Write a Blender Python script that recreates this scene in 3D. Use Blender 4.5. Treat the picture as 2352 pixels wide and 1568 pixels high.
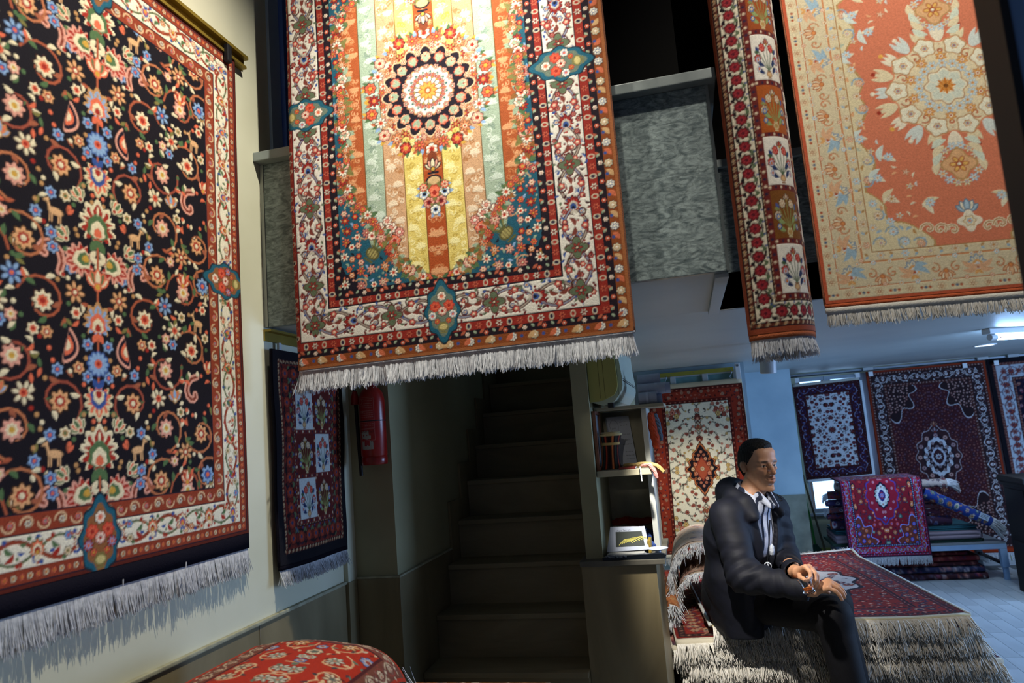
import bpy, bmesh, math, random
import numpy as np
from mathutils import Matrix, Vector

# ------------------------------------------------------------------ scene, camera, light
scene = bpy.context.scene
for o in list(bpy.data.objects):
    bpy.data.objects.remove(o)
COL = scene.collection
EYE = 1.6                                   # camera height above the shop floor
FPX = 1650.0                                # focal length in pixels of the 2352 px wide frame
CPX = np.array([1176.0, 784.0])
_u = np.array([194 - 1176, -11700 - 784, FPX]); _u /= np.linalg.norm(_u)        # vanishing point of verticals
_y = np.array([1580 - 1176, 960 - 784, FPX]); _y -= _u * (_y @ _u); _y /= np.linalg.norm(_y)   # of the left wall
_x = np.cross(_y, _u)
ROT = np.array([_x, _y, _u])                # rows: world axes in camera space (right, down, forward)
CAMPOS = np.array([0.0, 0.0, EYE])

cam_data = bpy.data.cameras.new('camera')
cam_data.sensor_width = 36.0
cam_data.lens = FPX / 2352.0 * 36.0
cam_data.clip_start = 0.02
cam_data.clip_end = 60
cam_data.dof.use_dof = True
cam_data.dof.focus_distance = 3.0
cam_data.dof.aperture_fstop = 4.0
cam = bpy.data.objects.new('camera', cam_data)
COL.objects.link(cam)
_m = Matrix.Identity(4)
for r in range(3):
    _m[r][0] = ROT[r, 0]; _m[r][1] = -ROT[r, 1]; _m[r][2] = -ROT[r, 2]
_m[0][3], _m[1][3], _m[2][3] = CAMPOS
cam.matrix_world = _m
scene.camera = cam

scene.view_settings.view_transform = 'Standard'
scene.view_settings.look = 'None'
scene.view_settings.gamma = 1.0
scene.view_settings.use_curve_mapping = False
scene.view_settings.exposure = -0.2

world = bpy.data.worlds.new('daylight')
scene.world = world
world.use_nodes = True
bg = world.node_tree.nodes['Background']
bg.inputs['Color'].default_value = (0.44, 0.54, 0.74, 1)     # cool daylight fill through the unbuilt front, a shop front is assumed
bg.inputs['Strength'].default_value = 0.12


def spot(name, loc, target, energy, angle, blend, color, size=0.03):
    d = bpy.data.lights.new(name, 'SPOT')
    d.energy = energy; d.spot_size = math.radians(angle); d.spot_blend = blend
    d.color = color; d.shadow_soft_size = size
    o = bpy.data.objects.new(name, d); COL.objects.link(o)
    o.location = loc
    o.rotation_euler = (Vector(target) - Vector(loc)).to_track_quat('-Z', 'Y').to_euler()
    return o


def area(name, loc, target, energy, sx, sy, color):
    d = bpy.data.lights.new(name, 'AREA')
    d.shape = 'RECTANGLE'; d.size = sx; d.size_y = sy; d.energy = energy; d.color = color
    o = bpy.data.objects.new(name, d); COL.objects.link(o)
    o.location = loc
    o.rotation_euler = (Vector(target) - Vector(loc)).to_track_quat('-Z', 'Y').to_euler()
    return o


WARM = (1.0, 0.95, 0.86)
spot('assumed_spot_centre', (-0.60, 1.50, 3.72), (-0.60, 2.08, 2.94), 125, 62, 1.0, WARM)  # lamp assumed from the bright top of the striped carpet, no fitting built
spot('assumed_spot_wall', (-0.18, 1.50, 3.95), (-1.39, 1.62, 1.30), 300, 88, 1.0, (1.0, 0.96, 0.84), 0.02)  # unseen lamp above, assumed from the shade edges on the left wall
spot('assumed_spot_right', (0.72, 1.25, 3.95), (0.90, 2.3, 2.62), 160, 85, 0.9, WARM)  # assumed lamp for the lit coral and panel carpets, itself not modelled
spot('assumed_downlight_stack', (-0.02, 2.62, 1.99), (0.06, 3.60, 0.50), 140, 46, 0.5, (1.0, 0.95, 0.86), 0.02)  # downlight assumed in the soffit from the lit fringe, no fitting built
spot('fill_spot_knee', (0.95, 3.03, 1.99), (0.68, 3.55, 0.62), 22, 100, 0.8, (1.0, 0.92, 0.80), 0.02)  # added fill for the fringe, hands and face, no real fitting
spot('fill_spot_shelf', (-0.20, 0.35, 2.02), (-0.27, 3.49, 1.52), 18, 9, 0.5, (1.0, 0.95, 0.84), 0.02)  # added fill near the camera, brightens the shelf compartment
spot('assumed_downlight_rug', (0.10, 4.75, 1.97), (0.00, 5.3, 0.70), 75, 95, 0.7, (1.0, 0.92, 0.78), 0.02)  # downlight assumed from the bright lower part of the cream rug, unseen
area('added_area_fill', (5.2, 4.6, 1.7), (0.5, 5.6, 0.6), 300, 2.4, 2.2, (0.36, 0.58, 1.0))  # added bluish fill lamp at the right for assumed daylight, no window built

# ------------------------------------------------------------------ helpers


def W(px, py, x=None, y=None, z=None):
    """photo pixel + one known world coordinate (wall, floor, ...) -> world point"""
    d = ROT @ np.array([px - CPX[0], py - CPX[1], FPX])
    if x is not None: t = x / d[0]
    elif y is not None: t = y / d[1]
    else: t = (z - EYE) / d[2]
    return CAMPOS + t * d


def lin(hexs):
    c = np.array([int(hexs[i:i + 2], 16) for i in (0, 2, 4)]) / 255.0
    return np.where(c <= 0.04045, c / 12.92, ((c + 0.055) / 1.055) ** 2.4)


MATS = {}


def mat(name, hexs, rough=0.7, metal=0.0, hex2=None, scale=8.0, detail=4.0, bump=0.0, bscale=60.0,
        stretch=None, spec=0.5, emit=None, estr=0.0, trans=0.0, ior=1.45, lo=0.35, hi=0.65, distort=0.0):
    if name in MATS:
        return MATS[name]
    m = bpy.data.materials.new(name); m.use_nodes = True
    nt = m.node_tree; N = nt.nodes; L = nt.links
    p = N['Principled BSDF']
    a = tuple(lin(hexs)) + (1.0,)
    p.inputs['Base Color'].default_value = a
    p.inputs['Roughness'].default_value = rough
    p.inputs['Metallic'].default_value = metal
    p.inputs['Specular IOR Level'].default_value = spec
    p.inputs['Transmission Weight'].default_value = trans
    p.inputs['IOR'].default_value = ior
    vec = None
    if hex2 or bump:
        tc = N.new('ShaderNodeTexCoord')
        mp = N.new('ShaderNodeMapping')
        if stretch: mp.inputs['Scale'].default_value = stretch
        L.new(tc.outputs['Object'], mp.inputs['Vector'])
        vec = mp.outputs['Vector']
    if hex2:
        n = N.new('ShaderNodeTexNoise'); n.inputs['Scale'].default_value = scale
        n.inputs['Detail'].default_value = detail; n.inputs['Distortion'].default_value = distort
        L.new(vec, n.inputs['Vector'])
        r = N.new('ShaderNodeValToRGB')
        r.color_ramp.elements[0].position = lo; r.color_ramp.elements[1].position = hi
        r.color_ramp.elements[0].color = a
        r.color_ramp.elements[1].color = tuple(lin(hex2)) + (1.0,)
        L.new(n.outputs['Fac'], r.inputs['Fac'])
        L.new(r.outputs['Color'], p.inputs['Base Color'])
    if bump:
        n2 = N.new('ShaderNodeTexNoise'); n2.inputs['Scale'].default_value = bscale
        n2.inputs['Detail'].default_value = 3
        L.new(vec, n2.inputs['Vector'])
        b = N.new('ShaderNodeBump'); b.inputs['Strength'].default_value = bump
        b.inputs['Distance'].default_value = 0.01
        L.new(n2.outputs['Fac'], b.inputs['Height'])
        L.new(b.outputs['Normal'], p.inputs['Normal'])
    if emit:
        p.inputs['Emission Color'].default_value = tuple(lin(emit)) + (1.0,)
        p.inputs['Emission Strength'].default_value = estr
    MATS[name] = m
    return m


def pile_mat(name, attr='Col', bump=0.25, bscale=420.0, sheen=0.06):
    """woven knots: colour from the knot attribute, fine pile relief"""
    if name in MATS:
        return MATS[name]
    m = bpy.data.materials.new(name); m.use_nodes = True
    nt = m.node_tree; N = nt.nodes; L = nt.links
    p = N['Principled BSDF']
    p.inputs['Roughness'].default_value = 0.85
    p.inputs['Specular IOR Level'].default_value = 0.15
    p.inputs['Sheen Weight'].default_value = sheen
    p.inputs['Sheen Roughness'].default_value = 0.4
    at = N.new('ShaderNodeAttribute'); at.attribute_name = attr
    tc = N.new('ShaderNodeTexCoord')
    n = N.new('ShaderNodeTexNoise'); n.inputs['Scale'].default_value = bscale * 0.4; n.inputs['Detail'].default_value = 3
    L.new(tc.outputs['Object'], n.inputs['Vector'])
    mr = N.new('ShaderNodeMapRange')
    mr.inputs['To Min'].default_value = 0.72; mr.inputs['To Max'].default_value = 1.28
    L.new(n.outputs['Fac'], mr.inputs['Value'])
    vm = N.new('ShaderNodeVectorMath'); vm.operation = 'SCALE'
    L.new(at.outputs['Color'], vm.inputs[0]); L.new(mr.outputs['Result'], vm.inputs['Scale'])
    L.new(vm.outputs['Vector'], p.inputs['Base Color'])
    n2 = N.new('ShaderNodeTexNoise'); n2.inputs['Scale'].default_value = bscale; n2.inputs['Detail'].default_value = 2
    L.new(tc.outputs['Object'], n2.inputs['Vector'])
    b = N.new('ShaderNodeBump'); b.inputs['Strength'].default_value = bump; b.inputs['Distance'].default_value = 0.004
    L.new(n2.outputs['Fac'], b.inputs['Height']); L.new(b.outputs['Normal'], p.inputs['Normal'])
    MATS[name] = m
    return m


ORIGIN = {}


def thing(name, label, cat, loc=(0, 0, 0), group=None, kind=None):
    o = bpy.data.objects.new(name, None); COL.objects.link(o)
    o.empty_display_size = 0.05
    o.location = loc
    ORIGIN[o.name] = np.array(loc, float)
    tag(o, label, cat, group, kind)
    return o


def tag(o, label=None, cat=None, group=None, kind=None):
    if label: o['label'] = label
    if cat: o['category'] = cat
    if group: o['group'] = group
    if kind: o['kind'] = kind
    return o


def raw_mesh(name, V, F, mats, smooth=False, cols=None, midx=None):
    me = bpy.data.meshes.new(name)
    V = np.asarray(V, np.float32)
    if isinstance(F, np.ndarray):
        nf, k = F.shape
        me.vertices.add(len(V)); me.vertices.foreach_set('co', V.ravel())
        me.loops.add(nf * k); me.loops.foreach_set('vertex_index', F.astype(np.int32).ravel())
        me.polygons.add(nf)
        me.polygons.foreach_set('loop_start', np.arange(0, nf * k, k, dtype=np.int32))
        me.polygons.foreach_set('loop_total', np.full(nf, k, dtype=np.int32))
        me.update(calc_edges=True)
    else:
        me.from_pydata(V.tolist(), [], F)
        me.update()
    for m in (mats if isinstance(mats, (list, tuple)) else [mats]):
        me.materials.append(m)
    if midx is not None:
        me.polygons.foreach_set('material_index', np.asarray(midx, np.int32))
    if smooth:
        me.polygons.foreach_set('use_smooth', np.ones(len(me.polygons), bool))
    if cols is not None:
        ca = me.color_attributes.new('Col', 'FLOAT_COLOR', 'POINT')
        c4 = np.ones((len(V), 4), np.float32); c4[:, :3] = cols
        ca.data.foreach_set('color', c4.ravel())
    return me


def link(name, me, parent=None, label=None, cat=None, group=None, kind=None, loc=None):
    o = bpy.data.objects.new(name, me); COL.objects.link(o)
    if parent is not None: o.parent = parent
    if loc is not None: o.location = loc
    ORIGIN[o.name] = (ORIGIN.get(parent.name, np.zeros(3)) if parent is not None else np.zeros(3)) + (np.array(loc, float) if loc is not None else 0)
    tag(o, label, cat, group, kind)
    return o


def obj(name, V, F, m, parent=None, smooth=False, cols=None, midx=None, **kw):
    V = np.asarray(V, float)
    if parent is not None:
        V = V - ORIGIN[parent.name]
    return link(name, raw_mesh(name, V, F, m, smooth, cols, midx), parent, **kw)


def struct(name, V, F, m, label=None, smooth=False):
    return obj(name, V, F, m, None, smooth, kind='structure', label=label)


class MB:
    """collects shapes; build() links them as one mesh object (vertices given in world space)"""
    def __init__(self):
        self.V = []; self.F = []; self.n = 0; self.mi = []; self.cur = 0

    def add(self, V, F):
        V = np.asarray(V, float).reshape(-1, 3)
        self.V.append(V)
        for f in F:
            self.F.append([int(i) + self.n for i in f]); self.mi.append(self.cur)
        self.n += len(V)
        return self

    def box(self, x0, x1, y0, y1, z0, z1, bev=0.0, M=None):
        if bev <= 0:
            V = [(x, y, z) for x in (x0, x1) for y in (y0, y1) for z in (z0, z1)]
            F = [(0, 1, 3, 2), (4, 6, 7, 5), (0, 4, 5, 1), (2, 3, 7, 6), (0, 2, 6, 4), (1, 5, 7, 3)]
        else:
            bm = bmesh.new(); bmesh.ops.create_cube(bm, size=1.0)
            for v in bm.verts:
                v.co = ((x0 + x1) / 2 + v.co.x * (x1 - x0), (y0 + y1) / 2 + v.co.y * (y1 - y0), (z0 + z1) / 2 + v.co.z * (z1 - z0))
            bmesh.ops.bevel(bm, geom=bm.edges[:], offset=bev, segments=2, affect='EDGES', profile=0.6)
            bm.verts.index_update()
            V = [tuple(v.co) for v in bm.verts]; F = [[v.index for v in f.verts] for f in bm.faces]
            bm.free()
        V = np.array(V, float)
        if M is not None: V = V @ np.array(M)[:3, :3].T + np.array(M)[:3, 3]
        return self.add(V, F)

    def tube(self, P, R, n=8, caps=True):
        P = np.asarray(P, float); k = len(P)
        R = np.full(k, R) if np.isscalar(R) else np.asarray(R, float)
        T = np.gradient(P, axis=0); T /= np.linalg.norm(T, axis=1, keepdims=True) + 1e-12
        ref = np.array([0, 0, 1.0]) if abs(T[0, 2]) < 0.9 else np.array([1.0, 0, 0])
        V = []
        a = np.arange(n) * 2 * math.pi / n
        for i in range(k):
            b = np.cross(T[i], ref); b /= np.linalg.norm(b) + 1e-12
            c = np.cross(b, T[i]); ref = c
            V.append(P[i] + R[i] * (np.cos(a)[:, None] * b + np.sin(a)[:, None] * c))
        V = np.concatenate(V)
        F = [(i * n + j, i * n + (j + 1) % n, (i + 1) * n + (j + 1) % n, (i + 1) * n + j) for i in range(k - 1) for j in range(n)]
        if caps:
            F.append(tuple(range(n))[::-1]); F.append(tuple(range((k - 1) * n, k * n)))
        return self.add(V, F)

    def lathe(self, c, prof, n=24, axis=(0, 0, 1)):
        """prof: (radius, height) list along axis from c"""
        ax = np.array(axis, float); ax /= np.linalg.norm(ax)
        ref = np.array([1.0, 0, 0]) if abs(ax[0]) < 0.9 else np.array([0, 1.0, 0])
        b = np.cross(ax, ref); b /= np.linalg.norm(b); d = np.cross(ax, b)
        a = np.arange(n) * 2 * math.pi / n
        V = [np.array(c) + r * (np.cos(a)[:, None] * b + np.sin(a)[:, None] * d) + h * ax for r, h in prof]
        k = len(prof)
        F = [(i * n + j, i * n + (j + 1) % n, (i + 1) * n + (j + 1) % n, (i + 1) * n + j) for i in range(k - 1) for j in range(n)]
        if prof[0][0] > 1e-6: F.append(tuple(range(n))[::-1])
        if prof[-1][0] > 1e-6: F.append(tuple(range((k - 1) * n, k * n)))
        return self.add(np.concatenate(V), F)

    def grid(self, P):
        """P: (a, b, 3) points"""
        a, b = P.shape[:2]
        F = [(i * b + j, i * b + j + 1, (i + 1) * b + j + 1, (i + 1) * b + j) for i in range(a - 1) for j in range(b - 1)]
        return self.add(P.reshape(-1, 3), F)

    def prism(self, poly, d):
        """poly: planar loop (k,3), extruded by vector d"""
        P = np.asarray(poly, float); k = len(P)
        V = np.concatenate([P, P + np.asarray(d, float)])
        F = [tuple(range(k))[::-1], tuple(range(k, 2 * k))] + [(i, (i + 1) % k, k + (i + 1) % k, k + i) for i in range(k)]
        return self.add(V, F)

    def quad(self, a, b, c, d):
        return self.add([a, b, c, d], [(0, 1, 2, 3)])

    def build(self, name, m, parent=None, smooth=False, fix=True, **kw):
        V = np.concatenate(self.V)
        o = obj(name, V, self.F, m, parent, smooth, midx=self.mi if isinstance(m, (list, tuple)) else None, **kw)
        if fix:
            bm = bmesh.new(); bm.from_mesh(o.data)
            bmesh.ops.recalc_face_normals(bm, faces=bm.faces[:])
            bm.to_mesh(o.data); bm.free()
        if smooth:
            o.data.polygons.foreach_set('use_smooth', np.ones(len(o.data.polygons), bool))
            try: o.data.set_sharp_from_angle(angle=math.radians(40))
            except Exception: pass
        return o


def copy_tree(o, dloc=(0, 0, 0), parent=None):
    c = o.copy(); COL.objects.link(c)
    if parent is not None: c.parent = parent
    else: c.location = np.array(o.location) + np.array(dloc)
    ORIGIN[c.name] = ORIGIN[o.name] + np.array(dloc)
    for ch in list(o.children):
        copy_tree(ch, dloc, c)
    return c


def wave(seed):
    """smooth 2-D pseudo noise in -1..1, vectorised"""
    r = np.random.RandomState(seed)
    ks = [(r.uniform(1, 5), r.uniform(1, 5), r.uniform(0, 6.28), r.uniform(0, 6.28)) for _ in range(4)]
    return lambda u, v: sum(np.sin(a * u * 3 + p) * np.cos(b * v * 3 + q) for a, b, p, q in ks) / 4
# ------------------------------------------------------------------ knot painter: woven designs on a grid of knots
PI = math.pi


class Knots:
    """a rug design of w x h metres, nx knots across; y runs up from the lower end"""
    def __init__(self, w, h, nx, bg, seed=1):
        self.w, self.h, self.nx = w, h, nx
        self.ny = int(round(nx * h / w)); self.s = nx / w
        self.A = np.empty((self.ny, nx, 3), np.float32); self.A[:] = lin(bg)
        self.r = random.Random(seed)

    def win(self, cx, cy, R):
        s = self.s
        x0 = max(0, int((cx - R) * s - 1)); x1 = min(self.nx, int((cx + R) * s + 2))
        y0 = max(0, int((cy - R) * s - 1)); y1 = min(self.ny, int((cy + R) * s + 2))
        if x1 <= x0 or y1 <= y0: return None
        X = (np.arange(x0, x1) + 0.5) / s - cx; Y = (np.arange(y0, y1) + 0.5) / s - cy
        return (slice(y0, y1), slice(x0, x1)), X[None, :], Y[:, None]

    def blend(self, sl, d, col, a=1.0):
        k = np.clip(0.5 - d * self.s, 0, 1)[..., None] * a
        self.A[sl] += (COLR(col) - self.A[sl]) * k

    def loc(self, cx, cy, R, ang):
        q = self.win(cx, cy, R)
        if q is None: return None
        sl, X, Y = q
        c, s = math.cos(ang), math.sin(ang)
        return sl, X * c + Y * s, -X * s + Y * c

    def rect(self, x0, x1, y0, y1, col):
        s = self.s
        self.A[max(0, int(round(y0 * s))):max(0, int(round(y1 * s))), max(0, int(round(x0 * s))):max(0, int(round(x1 * s)))] = COLR(col)

    def frame(self, d0, d1, col):
        w, h = self.w, self.h
        self.rect(d0, w - d0, d0, d1, col); self.rect(d0, w - d0, h - d1, h - d0, col)
        self.rect(d0, d1, d0, h - d0, col); self.rect(w - d1, w - d0, d0, h - d0, col)

    def disc(self, x, y, r, col):
        q = self.win(x, y, r)
        if q: self.blend(q[0], np.hypot(q[1], q[2]) - r, col)

    def ell(self, x, y, rx, ry, ang, col):
        q = self.loc(x, y, max(rx, ry), ang)
        if q: self.blend(q[0], (np.hypot(q[1] / rx, q[2] / ry) - 1) * min(rx, ry), col)

    def polar(self, x, y, R, n, amp, ang, col, pw=1.0):
        q = self.loc(x, y, R * (1 + amp), ang)
        if q:
            t = np.arctan2(q[2], q[1]); f = np.cos(n * t)
            if pw != 1.0: f = np.abs(np.cos(n * t / 2)) ** pw * 2 - 1
            self.blend(q[0], np.hypot(q[1], q[2]) - R * (1 + amp * f), col)

    def leaf(self, x, y, L, wd, ang, col, bend=0.0, tip=1.0):
        """leaf from (x,y) along ang, length L, half width wd, sideways bend"""
        q = self.loc(x, y, L * 1.08 + wd, ang)
        if q:
            sl, X, Y = q
            t = np.clip(X / L, 0, 1)
            hw = wd * np.sin(PI * t ** tip) ** 0.8
            d = np.abs(Y - bend * 4 * t * (1 - t) * L) - hw
            d = np.maximum(d, np.maximum(-X, X - L))
            self.blend(sl, d, col)

    def line(self, x0, y0, x1, y1, wd, col):
        cx, cy = (x0 + x1) / 2, (y0 + y1) / 2; L = math.hypot(x1 - x0, y1 - y0)
        q = self.loc(cx, cy, L / 2 + wd, math.atan2(y1 - y0, x1 - x0))
        if q:
            dx = np.maximum(np.abs(q[1]) - L / 2, 0)
            self.blend(q[0], np.hypot(dx, q[2]) - wd / 2, col)

    def path(self, pts, wd, col):
        for a, b in zip(pts[:-1], pts[1:]): self.line(a[0], a[1], b[0], b[1], wd, col)

    def mirror_x(self): self.A[:, (self.nx + 1) // 2:] = self.A[:, :self.nx // 2][:, ::-1]

    def mirror_y(self): self.A[(self.ny + 1) // 2:] = self.A[:self.ny // 2][::-1]

    # ---- motifs
    def rosette(self, x, y, r, c, n=8, ang=0.0):
        """c: outline, petals, inner, heart"""
        self.polar(x, y, r, n, .14, ang, c[0]); self.polar(x, y, r * .84, n, .16, ang, c[1])
        self.polar(x, y, r * .50, n, .10, ang, c[2]); self.disc(x, y, r * .26, c[3])

    def daisy(self, x, y, r, c, n=8, ang=0.0):
        for k in range(n):
            a = ang + k * 2 * PI / n
            self.ell(x + math.cos(a) * r * .62, y + math.sin(a) * r * .62, r * .40, r * .26, a, c[0])
        for k in range(n):
            a = ang + k * 2 * PI / n
            self.ell(x + math.cos(a) * r * .62, y + math.sin(a) * r * .62, r * .30, r * .17, a, c[1])
        self.disc(x, y, r * .34, c[2]); self.disc(x, y, r * .18, c[3])

    def rose(self, x, y, r, c, ang=0.0):
        self.polar(x, y, r, 7, .10, ang, c[0]); self.polar(x, y, r * .86, 7, .1, ang, c[1])
        for k in range(7):
            a = ang + k * 2 * PI / 7
            self.line(x + math.cos(a) * r * .45, y + math.sin(a) * r * .45, x + math.cos(a + .35) * r * .8, y + math.sin(a + .35) * r * .8, r * .10, c[2])
        self.polar(x, y, r * .46, 5, .12, ang, c[2]); self.polar(x, y, r * .32, 5, .12, ang + .5, c[3])

    def palmette(self, x, y, r, ang, c):
        """c: five tones from the outline inwards; points along ang"""
        for k, (f, col) in enumerate(((1.0, c[0]), (.86, c[1]), (.64, c[2]), (.44, c[3]), (.24, c[4]))):
            ox = (1 - f) * r * -.35
            q = self.loc(x + math.cos(ang) * ox, y + math.sin(ang) * ox, r * 1.5, ang)
            if q:
                t = np.arctan2(q[2], q[1])
                rad = r * f * (0.78 + .30 * np.cos(t) ** 3 + (.13 * np.cos(11 * t) if k < 2 else .05 * np.cos(7 * t)))
                self.blend(q[0], np.hypot(q[1], q[2]) - rad, col)
        if r * self.s > 9:
            for k in range(-3, 4):
                a = ang + k * .42
                self.leaf(x + math.cos(a) * r * .5, y + math.sin(a) * r * .5, r * .42, r * .06, a, c[0])
        self.leaf(x - math.cos(ang) * r * .5, y - math.sin(ang) * r * .5, r * .6, r * .16, ang + PI + .6, c[2])
        self.leaf(x - math.cos(ang) * r * .5, y - math.sin(ang) * r * .5, r * .6, r * .16, ang + PI - .6, c[2])

    def lotus(self, x, y, r, ang, c):
        for k in (-2, 2, -1, 1, 0):
            a = ang + k * .48
            self.leaf(x, y, r * (1.0 - .06 * abs(k)), r * .24, a, c[0]); self.leaf(x, y, r * (.9 - .06 * abs(k)), r * .15, a, c[1 + abs(k) % 2])
        self.disc(x, y, r * .24, c[0]); self.disc(x, y, r * .15, c[3])

    def boteh(self, x, y, r, ang, c, flip=1):
        for f, col in ((1.0, c[0]), (.82, c[1]), (.56, c[2]), (.3, c[3])):
            self.leaf(x - math.cos(ang) * r * f, y - math.sin(ang) * r * f, 2 * r * f, r * .42 * f, ang, col, .16 * flip, .8)

    def scroll(self, x, y, r, ang, c, wd, flip=1, turns=1.15, leaves=0, lc=None):
        n = max(8, int(14 * turns)); pts = []
        for i in range(n + 1):
            t = i / n; a = ang + flip * t * turns * 2 * PI; rr = r * (1 - t) ** .85
            pts.append((x + math.cos(a) * rr, y + math.sin(a) * rr))
        self.path(pts, wd, c)
        for k in range(leaves):
            i = 1 + int(k * (n * .75) / max(1, leaves)); p, q = pts[i], pts[i + 1]
            a = math.atan2(q[1] - p[1], q[0] - p[0]) + (1 if k % 2 else -1) * .8
            self.leaf(p[0], p[1], r * .42, r * .10, a, (lc or [c])[k % len(lc or [c])], .1)
        return pts[-1]

    def sprig(self, x, y, L, ang, stem, leaves, wd, bend=.25, n=6, bloom=None, br=0.0):
        pts = []
        for i in range(n * 2 + 1):
            t = i / (n * 2); o = bend * 4 * t * (1 - t) * L
            pts.append((x + math.cos(ang) * L * t - math.sin(ang) * o, y + math.sin(ang) * L * t + math.cos(ang) * o))
        self.path(pts, wd, stem)
        for k in range(1, n + 1):
            p, q = pts[2 * k - 1], pts[2 * k]
            a = math.atan2(q[1] - p[1], q[0] - p[0])
            for s in (-1, 1): self.leaf(p[0], p[1], L * .19, L * .042, a + s * .75, leaves[(k + (s > 0)) % len(leaves)], .1 * s)
        if bloom: self.rose(pts[-1][0], pts[-1][1], br, bloom)
        else: self.leaf(pts[-1][0], pts[-1][1], L * .2, L * .05, a, leaves[0])

    def bird(self, x, y, r, ang, c, flip=1):
        q = lambda f, u, v: (x + r * (math.cos(ang) * u * f - math.sin(ang) * v), y + r * (math.sin(ang) * u * f + math.cos(ang) * v))
        for k in (-.5, -.2, .1):
            p = q(flip, -.3, 0); self.leaf(p[0], p[1], r * 1.0, r * .12, (ang if flip > 0 else PI + ang) + (PI + k * 1.0 * flip), c[2], .1)
        for k in (1.0, 1.5, 2.0):
            p = q(flip, .0, .1); self.leaf(p[0], p[1], r * .85, r * .16, ang + (k if flip > 0 else PI - k), c[1], .15 * flip)
        p = q(flip, 0, 0); self.ell(p[0], p[1], r * .5, r * .26, ang + (-.3 * flip), c[0])
        p = q(flip, .5, -.12); self.disc(p[0], p[1], r * .17, c[0])

    def deer(self, x, y, r, c, flip=1):
        for u in (-.4, -.25, .25, .42): self.line(x + u * r * flip, y, x + (u + .05) * r * flip, y - r * .75, r * .10, c)
        self.ell(x, y, r * .55, r * .27, .1 * flip, c)
        self.line(x + .42 * r * flip, y + .05 * r, x + .62 * r * flip, y + .62 * r, r * .18, c)
        self.ell(x + .72 * r * flip, y + .68 * r, r * .22, r * .11, -.4 * flip, c)
        self.line(x + .62 * r * flip, y + .72 * r, x + .45 * r * flip, y + 1.05 * r, r * .06, c)

    def vase(self, x, y, r, c, ang=PI / 2):
        ux, uy = math.cos(ang), math.sin(ang)
        self.ell(x, y, r * .55, r * .42, ang + PI / 2, c[0]); self.ell(x, y, r * .42, r * .30, ang + PI / 2, c[1])
        self.line(x - ux * r * .55 - uy * r * .3, y - uy * r * .55 + ux * r * .3, x - ux * r * .55 + uy * r * .3, y - uy * r * .55 - ux * r * .3, r * .16, c[0])
        self.line(x + ux * r * .45 - uy * r * .35, y + uy * r * .45 + ux * r * .35, x + ux * r * .45 + uy * r * .35, y + uy * r * .45 - ux * r * .35, r * .14, c[0])

    def along(self, d, step, fn, ends=True):
        """call fn(x, y, ang, k) round a frame at depth d, ang pointing inwards"""
        w, h = self.w, self.h
        for (x0, y0, x1, y1, ang) in ((d, d, w - d, d, PI / 2), (w - d, d, w - d, h - d, PI), (w - d, h - d, d, h - d, -PI / 2), (d, h - d, d, d, 0.0)):
            L = math.hypot(x1 - x0, y1 - y0); n = max(1, int(round(L / step)))
            for k in range(n):
                t = k / n
                fn(x0 + (x1 - x0) * t, y0 + (y1 - y0) * t, ang, k)

    def vine(self, d, step, amp, wd, col, side_fn=None):
        """a wavy stem round a frame"""
        w, h = self.w, self.h
        for (x0, y0, x1, y1, ang) in ((d, d, w - d, d, PI / 2), (w - d, d, w - d, h - d, PI), (w - d, h - d, d, h - d, -PI / 2), (d, h - d, d, d, 0.0)):
            L = math.hypot(x1 - x0, y1 - y0); n = max(2, int(round(L / step))); m = n * 8
            pts = []
            for i in range(m + 1):
                t = i / m; o = amp * math.sin(t * n * PI)
                pts.append((x0 + (x1 - x0) * t + math.cos(ang) * o, y0 + (y1 - y0) * t + math.sin(ang) * o))
            self.path(pts, wd, col)
            if side_fn:
                for k in range(n):
                    t = (k + .5) / n; sg = 1 if k % 2 == 0 else -1
                    side_fn(x0 + (x1 - x0) * t, y0 + (y1 - y0) * t, ang if sg < 0 else ang + PI, k)

    def fill(self, inside, specs, tries=400, pad=1.0, box=None, keep=None):
        """scatter motifs without overlap: specs = [(radius, fn(x,y,r)), ...] from large to small"""
        x0, x1, y0, y1 = box or (0, self.w, 0, self.h)
        B = np.zeros((6000, 3)); m = 0
        for q in (keep or []): B[m] = q; m += 1
        for rad, fn, n in specs:
            for _ in range(n):
                x = self.r.uniform(x0, x1); y = self.r.uniform(y0, y1)
                if not inside(x, y): continue
                if m and np.any((x - B[:m, 0]) ** 2 + (y - B[:m, 1]) ** 2 < ((rad + B[:m, 2]) * pad) ** 2): continue
                B[m] = (x, y, rad); m += 1; fn(x, y, rad)
        placed = B[:m]
        return placed


_cc = {}


def COLR(c):
    if isinstance(c, str):
        if c not in _cc: _cc[c] = lin(c).astype(np.float32)
        return _cc[c]
    return c


# ------------------------------------------------------------------ the rug designs
NAVY, CREAM, IVORY = '14121f', 'e0d2ae', 'efe6cf'
RED, RUST, CORAL = 'a02a20', 'a4491f', 'd9694a'
TEAL, BLUE, SKY = '1d5a6e', '33508f', '86a4c8'
GREEN, OLIVE, SAGE = '4f6b45', '7a7440', '96a78c'
PINK, TAN, GOLD = 'd99a86', 'b98a58', 'c79a3f'
WINE, BROWN, BLACK = '5e1620', '5a2f1c', '0c0a10'
WHITE = 'f2efe6'


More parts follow.
